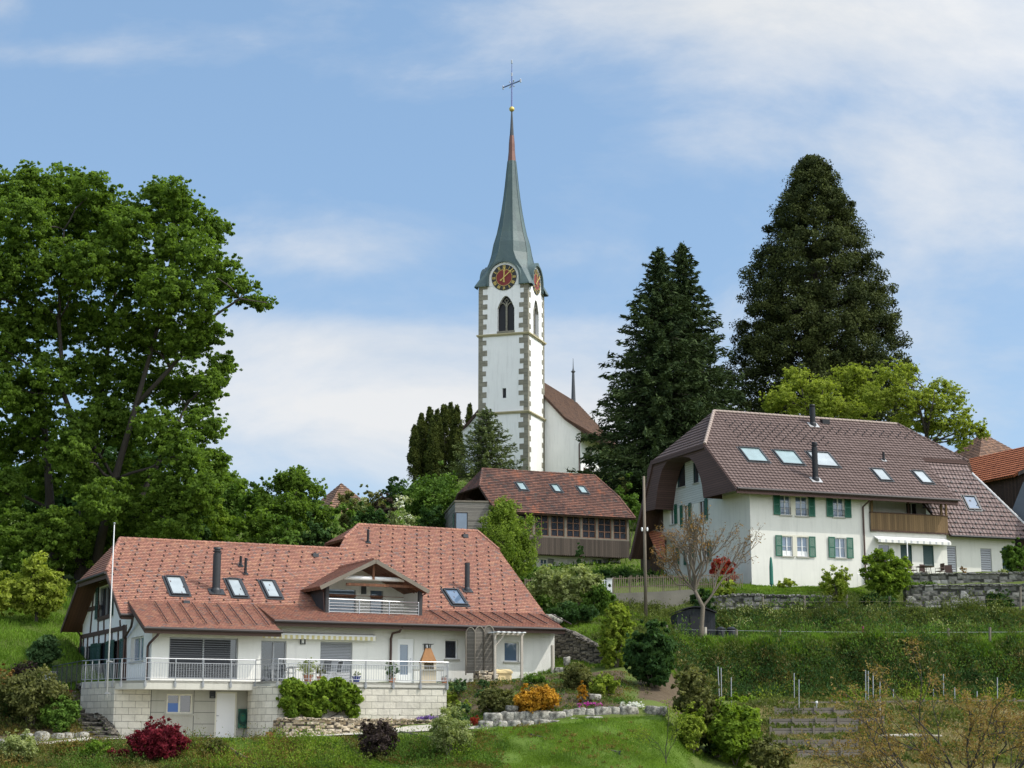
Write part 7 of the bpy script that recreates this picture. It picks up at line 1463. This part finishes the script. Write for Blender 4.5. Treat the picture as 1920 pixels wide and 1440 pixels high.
blades('bank_grass','grass',60000,(-30,930),(72,79.4),(.06,.15),304,1.0,.22,tilt=.9); blades('ground_cover','cover',60000,(-30,930),(72,79.3),(.06,.17),305,4.2,.4,tilt=1.2); blades('ground_cover','hedge',50000,(380,930),(72,79.3),(.05,.16),306,2.4,.45,tilt=1.2)
blades('rockery_cover','hedge',12000,(850,1180),(80.8,90),(.05,.14),307,.5,.5,tilt=1.3); blades('rockery_cover','cover',12000,(850,1180),(80.8,92),(.05,.13),308,2.5,.5,tilt=1.3); blades('left_bed_cover','cover',12000,(-30,190),(82,90),(.06,.2),309,1.5,.4,tilt=1.)
def weedclumps(name,leaf,ncl,pxr,Yr_,cr,per,ls,seed,patch=None,hz=.6,cond=None):
    rg=np.random.default_rng(seed); Y=rg.uniform(*Yr_,ncl); px=rg.uniform(*pxr,ncl)+rg.normal(0,22,ncl); x=(px-960)/3370*Y
    if patch is not None: k=(nz2(x,Y,patch,.5)+rg.normal(0,.3,ncl))>0; x,Y=x[k],Y[k]
    z=height(x,Y); n=len(x); m_=rg.poisson(per,n); I=np.repeat(np.arange(n),m_); q=rg.normal(0,1,(len(I),3)); s_=cr*rg.uniform(.5,1.5,n)[I]
    C=np.stack([x[I]+q[:,0]*s_*.6,Y[I]+q[:,1]*s_*.6,z[I]+.05+np.abs(q[:,2])*s_*hz],1); tag(leafmesh(name,L[leaf],C,ls,seed,np.clip(rg.uniform(.1,.9,n)[I],0,1),asp=.45,up=.2,dirs=np.stack([q[:,0]*.3,q[:,1]*.3,np.ones(len(I))],1)),kind='stuff')
blades('weeds','weed',60000,(1190,1960),(96.2,101),(.2,.5),310,asp=.11,tilt=.5); blades('bank_top_grass','mead',26000,(1240,1960),(99.7,101.5),(.3,.65),312,asp=.08,tilt=.4)
weedclumps('bank_bramble','dkgreen',1300,(1230,1960),(95.8,100.4),.42,42,.075,330); weedclumps('bank_brown_leaves','cover',600,(1230,1960),(95.8,99.6),.3,34,.06,346,1.7); weedclumps('bank_leaves','weed',1100,(1230,1960),(95.8,100.8),.26,34,.07,331,1.0); weedclumps('bank_pale_leaves','olive',420,(1230,1960),(95.8,100.2),.25,30,.07,332,2.0); weedclumps('bank_dry_stalks','dry',1100,(1230,1960),(96,100.6),.22,22,.09,333,3.0)
weedclumps('upper_bramble','dkgreen',700,(1330,1960),(106.8,111.6),.3,40,.08,334); weedclumps('upper_leaves','weed',900,(1330,1960),(106.8,112),.26,34,.075,335,1.5); weedclumps('upper_dry_stalks','dry',500,(1330,1960),(107,112),.22,22,.08,336,.4); weedclumps('slope_plants','weed',420,(1120,1320),(100,113),.25,34,.075,337)
weedclumps('plot_weeds','weed',460,(1400,1900),(80.5,96),.2,30,.06,338,1.0); weedclumps('bed_plants','olive',260,(850,1170),(80.6,91),.16,26,.045,339); weedclumps('bed_plants','teal',160,(850,1170),(80.6,91),.14,26,.045,340,2.0); weedclumps('lower_bank_plants','olive',500,(-20,560),(75,79.2),.16,30,.04,341,1.0); weedclumps('lower_bank_plants','hedge',700,(0,930),(75,79.2),.15,30,.04,342,2.6); weedclumps('lower_bank_plants','rusty',160,(-20,560),(75,79.2),.14,24,.04,343,.3); weedclumps('left_bed_plants','weed',260,(-30,160),(82.5,90),.2,30,.06,344)
weedclumps('ledge_bushes','weed',70,(1240,1960),(99.0,101.2),.55,190,.07,352,hz=.75); weedclumps('ledge_bushes','hedge',40,(1240,1960),(98.5,101.2),.6,200,.07,353,hz=.7); weedclumps('upper_ledge_bushes','weed',60,(1340,1960),(109.5,112.6),.55,180,.075,354,hz=.8); weedclumps('upper_ledge_bushes','palegr',22,(1340,1960),(108,112.4),.45,120,.07,355); weedclumps('ledge_foot_plants','hedge',60,(1340,1960),(104,108),.5,140,.075,356,hz=.8); weedclumps('bank_foot_plants','yg',50,(1380,1960),(95.4,97.2),.4,90,.07,357); weedclumps('plot_bushes','weed',60,(1400,1780),(82,94),.4,80,.065,358); weedclumps('wall_foot_plants','weed',80,(1120,1330),(110,113.5),.4,70,.07,359)
weedclumps('heath','cover',260,(-20,560),(75.5,79),.42,110,.04,347,.6); weedclumps('heath','olive',160,(-20,900),(75.5,79),.40,110,.04,348,1.9); weedclumps('heath','rusty',60,(-20,560),(75.5,79),.34,90,.04,349,2.5); weedclumps('green_mounds','fresh',260,(370,930),(75,79),.42,110,.045,350,.2); weedclumps('green_mounds','hedge',200,(0,930),(75,79),.4,100,.045,351,2.9)
weedclumps('soil_plants','cover',260,(930,1180),(72,79.8),.13,22,.04,345,2.2)
blades('upper_weeds','weed',50000,(1330,1960),(107,112.6),(.2,.5),313,asp=.14,tilt=.6); blades('upper_grass','mead',24000,(1330,1960),(111.6,114.6),(.12,.35),315,asp=.1); blades('ledge_grass','mead',16000,(1240,1960),(101,107),(.15,.4),316,asp=.12)
blades('slope_grass','grass',40000,(985,1320),(94,111),(.12,.3),317,asp=.14); blades('garden_grass','grass',26000,(1310,1720),(114,118),(.08,.22),318,asp=.2,tilt=.7)
blades('dry_grass','dry',80000,(1390,1960),(80,97),(.08,.22),319,asp=.12,tilt=.7); blades('plot_plants','weed',22000,(1390,1960),(81,97),(.10,.3),320,2.2,.5,tilt=1.1); blades('ledge_green','mead',12000,(1390,1960),(94,97),(.1,.25),321,1.2,.2)
blades('hill_grass','mead',30000,(300,1500),(118,190),(.2,.5),322,asp=.2)
# ================================================================== small things on the slope
def G(px,Y): return gat(px,Y)
# garden shed
sp0=G(1306,104.5); SD=thing('garden_shed','small black boarded garden shed with curved roof behind the bare tree','shed',(sp0[0],sp0[1],at(1306,1206,104.5)[2]),math.radians(4)); s_=mpp(104.5); W2=36*s_; Hs=60*s_
m=MB(); m.box(-W2,W2,0,2.2,-.4,Hs*.92); N_=10; m.prism([(-W2,0,Hs*.92)]+[(-W2+2*W2*k/N_,0,Hs*.92+.28*math.sin(math.pi*k/N_)) for k in range(1,N_)]+[(W2,0,Hs*.92)],(0,2.2,0)); m.build('wall',wood('black_boards',(.022,.026,.032),.14,.25),SD)
m=MB(); 
for k in range(N_): 
    x0,x1=-W2*1.07+2*W2*1.07*k/N_,-W2*1.07+2*W2*1.07*(k+1)/N_; z0,z1=[Hs*.93+.33*math.sin(math.pi*j/N_) for j in (k,k+1)]; m.prism([(x0,-.15,z0),(x1,-.15,z1),(x1,-.15,z1+.07),(x0,-.15,z0+.07)],(0,2.5,0))
m.build('roof',M['black'],SD); m=MB(); m.box(-.35,.4,-.03,0,0,Hs*.85); m.build('door',M['black'],SD)
for px,lb in ((1352,'left black plastic compost bin beside the shed'),(1372,'right black plastic compost bin beside the shed')):
    p=at(px,1205,103.6); c=thing('compost_bin',lb,'compost bin',p,.1,'black compost bins'); m=MB(); m.lathe([(.34,0),(.31,.6),(.27,.85)],(0,0,-.1),4 if 0 else 8); m.build('bin',M['black'],c); m=MB(); m.lathe([(.30,.75),(.31,.79),(.12,.9),(.02,.91)],(0,0,0),8); m.build('lid',M['black'],c)
# utility pole
p=at(1211,1162,108); PU=thing('utility_pole','tall slim wooden utility pole left of the large house','pole',p); h=at(1211,893,108)[2]-p[2]; m=MB(); m.tube([(0,0,-.3),(0,0,h)],[.115,.075],10); m.build('pole',M['polewood'],PU,True)
zi=at(1211,993,108)[2]-p[2]
for x in (-.16,.16): m=MB(); m.lathe([(.04,-.1),(.06,0),(.05,.1),(.02,.13)],(x,-.08,zi),8); m.build('insulator',M['white'],PU)
# picket fence
def fence(name,label,a,b,n,h,mat,w=.045,rails=(.35,.85)):
    a=np.array(a);b=np.array(b); R_=thing(name,label,'fence',a); d=b-a; rg=random.Random(4); m=MB(); u=d/np.linalg.norm(d)
    for i in range(n+1): c=d*i/n; hh=h*rg.uniform(.9,1.06); t_=rg.uniform(-.03,.03); e=c+u*t_; m.prism([c-u*w/2,c+u*w/2,e+u*w/2+[0,0,hh-.05],e+[0,0,hh],e-u*w/2+[0,0,hh-.05]],(0,.03,0))
    m.build('pickets',M[mat],R_)
    for r in rails: m=MB(); m.beam((0,.05,h*r),tuple(d+[0,.05,h*r]),.04,.06); m.build('rail',M[mat],R_)
    for i in range(0,n+1,8): c=d*i/n; m=MB(); m.box(c[0]-.05,c[0]+.05,c[1]+.06,c[1]+.15,c[2]-.4,c[2]+h*.95); m.build('post',M['wframe'],R_)
    return R_
M['picket']=plain('picket_wood',(.19,.15,.105),.9,0,.3)
fence('picket_fence','long rustic chestnut picket fence standing on the old concrete wall',at(1150,1112,114.2),at(1392,1104,115.5),62,1.08,'picket')
fence('picket_fence','weathered picket fence piece right of the farmhouse roof, half hidden by shrubs',at(985,1113,114),at(1075,1112,114.5),24,1.0,'picket')
for px,pyb,pyt,lb in ((1103,1112,1086,'slim white gate post at the left of the garden gate'),(1143,1112,1086,'whitewashed brick gate pier where the picket fence begins')):
    p=at(px,pyb,114); t_=at(px,pyt,114)[2]-p[2]; c=thing('gate_post',lb,'gate post',p); w=.09 if px<1110 else .16; m=MB(); m.box(-w,w,-w,w,-.5,t_); m.build('pier',M['white' if px<1110 else 'plT'],c); m=MB(); m.box(-w-.04,w+.04,-w-.04,w+.04,t_,t_+.06); m.build('cap',M['conc'],c)
GT_=thing('garden_gate','white slatted garden gate between its two posts','gate',at(1108,1110,114)); d=at(1138,1110,114)-at(1108,1110,114); m=MB()
for i in range(8): c=d*i/7; m.box(c[0]-.03,c[0]+.03,-.02,.01,c[2]+.05,c[2]+.8)
for z in (.15,.7): m.box(0,d[0],.01,.04,z,z+.07)
m.build('slats',M['white'],GT_)
# stakes and posts: px, top, bottom, Y, radius, material, label
K_=[]
def stake(px,pyt,pyb,Y,r,mat,label,name='post',group=None,lean=0):
    b=at(px,pyb,Y); g=gz(b[0],b[1]); t_=at(px+lean,pyt,Y); R_=bpy.data.objects.new(name,None) if 0 else None
    m=MB(); zb=min(g,b[2])-.25-b[2]; m.tube([(0,0,zb),(t_[0]-b[0],0,t_[2]-b[2])],r,6); o=m.build(name,M[mat],None,False,loc=b); tag(o,label,'post',group); return o
g='weathered wooden fence posts on the terraces'
WP=[(1250,1172,1212,101.8,'left of the shed, leftmost of the lower row'),(1267,1172,1210,101.8,'just left of the shed'),(1381,1180,1212,101.5,'right of the compost bins'),(1322,1176,1206,101.6,'pale and squat, in front of the shed'),(1462,1180,1208,101.5,'third to the right of the compost bins'),(1430,1119,1152,112.8,'in front of the ivy wall, left'),(1508,1117,1150,112.8,'in front of the ivy wall, right'),(1588,1115,1150,112.8,'beside the yellow flowering shrub'),(1778,1178,1208,101.5,'below the large stone wall, left'),(1856,1176,1208,101.5,'below the large stone wall, right'),(1668,1118,1148,113,'near the round leafy tree'),(1913,1100,1150,113,'at the right edge')]
for px,a,b,Y,lb in WP: stake(px,a,b,Y,.075 if px!=1322 else .11,'wframe' if px!=1322 else 'post',f'weathered wooden fence post, {lb}','fence_post',g)
stake(1618,1174,1206,101.4,.06,'mag' if 0 else 'redst','thin magenta painted stake on the grass bank','stake') if 'redst' in M else None
M['redst']=plain('magenta_paint',(.20,.035,.07),.6); stake(1618,1174,1206,101.4,.06,'redst','magenta painted stake on the grass bank','stake'); stake(1697,1176,1206,101.4,.035,'green','thin green stake on the grass bank','stake')
stake(1446,1044,1106,116.6,.12,'teal_' if 0 else 'parg','closed dark green parasol leaning at the cream wall','parasol') if 'parg' in M else None
M['parg']=plain('green_canvas',(.03,.16,.12),.8); p=at(1447,1106,116.4); c=thing('closed_parasol','closed green parasol standing in front of the cream wall corner','parasol',p); h=at(1447,1044,116.4)[2]-p[2]; m=MB(); m.lathe([(.03,0),(.04,.3),(.13,.35),(.12,h*.7),(.07,h*.95),(.02,h)],(0,0,0),8); m.build('canopy',M['parg'],c); m=MB(); m.tube([(0,0,-.3),(0,0,.35)],.03,6); m.build('pole',M['greyp'],c)
g='thin steel vineyard posts'
VP=[(1349,1250,1312,95.5,-3),(1353,1252,1325,95,-1),(1371,1270,1332,93,0),(1489,1262,1316,95,0),(1498,1274,1345,91.5,0),(1623,1256,1326,94,0),(1628,1258,1326,94,0),(1637,1262,1326,94,0),(1650,1278,1360,90,0),(1769,1264,1314,95.5,0),(1790,1288,1322,94.5,0),(1870,1270,1320,94.5,0),(1832,1296,1322,94.5,0),(1675,1292,1322,94.8,0),(1750,1292,1322,94.6,0)]
LB=['leftmost, leaning','second, beside the leaning one','short, left of the plank plots','left of the pair in front of the bank','longer, right of the pair in front of the bank','first of three close together','middle of three close together','last of three close together','longest, in the dry plot','behind the foreground twigs, left','short, behind the foreground twigs','right, behind the foreground twigs','short, near the right edge','short, right of the longest one','short, in the middle of the dry plots']
for (px,a,b,Y,ln),lb in zip(VP,LB): stake(px,a,b,Y,.026,'steel',f'thin steel vineyard post, {lb}','vineyard_post',g,ln)
so_=stake(1531,1318,1346,91.2,.03,'steel','short steel stake with a white cap between the plank plots','stake'); m=MB(); p=at(1531,1317,91.2)-np.array(so_.location); m.lathe([(.05,-.05),(.07,0),(.05,.07)],tuple(p),8); m.build('cap',M['white'],so_)
g='white sleeves round young vines'
for px,a,b,Y in ((1636,1316,1326,94.3),(1675,1317,1326,94.3),(1752,1317,1326,94.3),(1795,1317,1326,94.3),(1833,1316,1326,94.3),(1873,1316,1326,94.3),(1912,1316,1326,94.3),(1731,1346,1359,91),(1768,1344,1357,91),(1851,1346,1359,91),(1888,1343,1357,91),(1868,1374,1388,87.5),(1747,1383,1394,87)):
    stake(px,a,b,Y,.085,'white','short white sleeve round a young vine in the dry plots','vine_sleeve',g)
# wires
g='thin fence wires'
def wire(name,label,a,b,sag=.03,r=.008,mat='greyp'):
    P_=[a+(b-a)*t_-np.array([0,0,4*sag*t_*(1-t_)]) for t_ in np.linspace(0,1,9)]; m=MB(); m.tube([p-a for p in P_],r,4,False); o=m.build(name,M[mat],None,False,loc=a); tag(o,label,'wire',None)
wire('fence_wire','thin wire strung between the posts above the lower grass bank',at(1267,1180,101.8),at(1990,1184,101.4),.1,.008,'steel'); wire('fence_wire','thin wire along the posts in front of the field stone wall',at(1430,1128,112.8),at(1990,1120,113),.1,.008,'wframe')
# patio furniture beside the annexe
pf=np.array(B.w(B.y(1735,1078,-2.0)[0],-2.0,.75)); 
TB=thing('patio_table','dark metal patio table in front of the green closed door','table',pf,RB); m=MB(); m.lathe([(.62,.70),(.62,.73)],(0,0,0),20); m.build('tabletop',M['copper'],TB)
for k in range(4): m=MB(); a=k*1.57+.78; m.tube([(.45*math.cos(a),.45*math.sin(a),0),(.35*math.cos(a),.35*math.sin(a),.70)],.02,6); m.build('leg',M['copper'],TB)
def pchair(x,y,rz,lb):
    r=thing('patio_chair',lb,'chair',B.w(x,y,.75),RB+rz,'dark patio chairs'); m=MB(); m.box(-.24,.24,-.22,.22,.42,.46); m.build('seat',M['copper'],r); m=MB(); m.box(-.24,.24,.2,.23,.5,.98); m.build('backrest',M['copper'],r)
    for x_ in (-.22,.22):
        for y_ in (-.2,.21): m=MB(); m.tube([(x_,y_,0),(x_,y_,.44)],.017,5); m.build('leg',M['copper'],r)
        m=MB(); m.tube([(x_,-.2,.42),(x_,-.2,.66),(x_,.2,.66)],.016,5); m.build('armrest',M['copper'],r)
x0=B.y(1735,1078,-2.0)[0]; pchair(x0-1.0,-2.0,math.radians(90),'dark patio chair left of the patio table'); pchair(x0+1.1,-2.1,math.radians(-90),'dark patio chair right of the patio table'); pchair(x0+.5,-1.2,.2,'dark patio chair behind the patio table'); pchair(x0+2.3,-1.4,-.5,'dark patio chair beside the barred door')
# stairs at the corner of the large house
SS=thing('stair_flight','short flight of dark steps with a thin handrail at the corner of the large house','steps',B.w(B.y(1615,1095,-.8)[0],-.8,0),RB)
for k in range(5): m=MB(); m.box(.1+.26*k,1.6,-1.2,.6,-.4+.0,.18*(k+1)-.25); m.build('step',M['quoin'],SS)
m=MB(); m.tube([(-.9,-1.0,.85),(0,-1.0,.9),(1.4,-1.0,1.75)],.02,5); m.build('handrail',M['steel'],SS)
for k in range(9): m=MB(); x=-.9+k*.28; m.tube([(x,-1.0,-.2),(x,-1.0,.85 if x<0 else .9+x*.6)],.007,4); m.build('baluster',M['steel'],SS)
# things at the left of the terrace
p=at(120,1283,88); tr=thing('planter_trough','long dark red planter trough beside the terrace railing','planter',(p[0],p[1],gz(p[0],p[1])+.0),RA+.6); m=MB(); m.prism([(-.42,-.18,0),(.42,-.18,0),(.46,-.2,.3),(-.46,-.2,.3)],(0,.38,0)); m.build('trough',plain('red_brown_plastic',(.20,.06,.04),.7),tr); m=MB(); m.box(-.4,.4,-.14,.14,.3,.31); m.build('soil',M['bark'],tr)
p=at(92,1272,90); p[2]=gz(p[0],p[1]); tr=thing('concrete_box','pale blue grey box beside the creeping shrub at the left','box',p,.3); m=MB(); m.box(-.38,.38,-.25,.25,-.2,.42); m.build('body',plain('blue_grey_paint',(.38,.42,.47),.8),tr); m=MB(); m.box(-.41,.41,-.28,.28,.42,.47); m.build('lid',M['conc'],tr)
a=at(97,1286,89.5);b=np.array(A.w(pc0[0],pc0[1],0)); RF=thing('side_railing','dark wire railing running left from the farmhouse terrace','railing',a); d=b-a; m=MB(); m.tube([(0,0,.95),tuple(d+[0,0,1.0])],.02,5); m.build('handrail',M['dgrey'],RF)
for k in range(7): m=MB(); c=d*k/6; m.tube([(c[0],c[1],c[2]-.3),(c[0],c[1],c[2]+.97)],.022,5); m.build('post',M['dgrey'],RF)
m=MB()
for k in range(42): c=d*k/42; m.tube([(c[0],c[1],c[2]+.08),(c[0],c[1],c[2]+.85)],.008,3)
m.build('bars',M['dgrey'],RF)
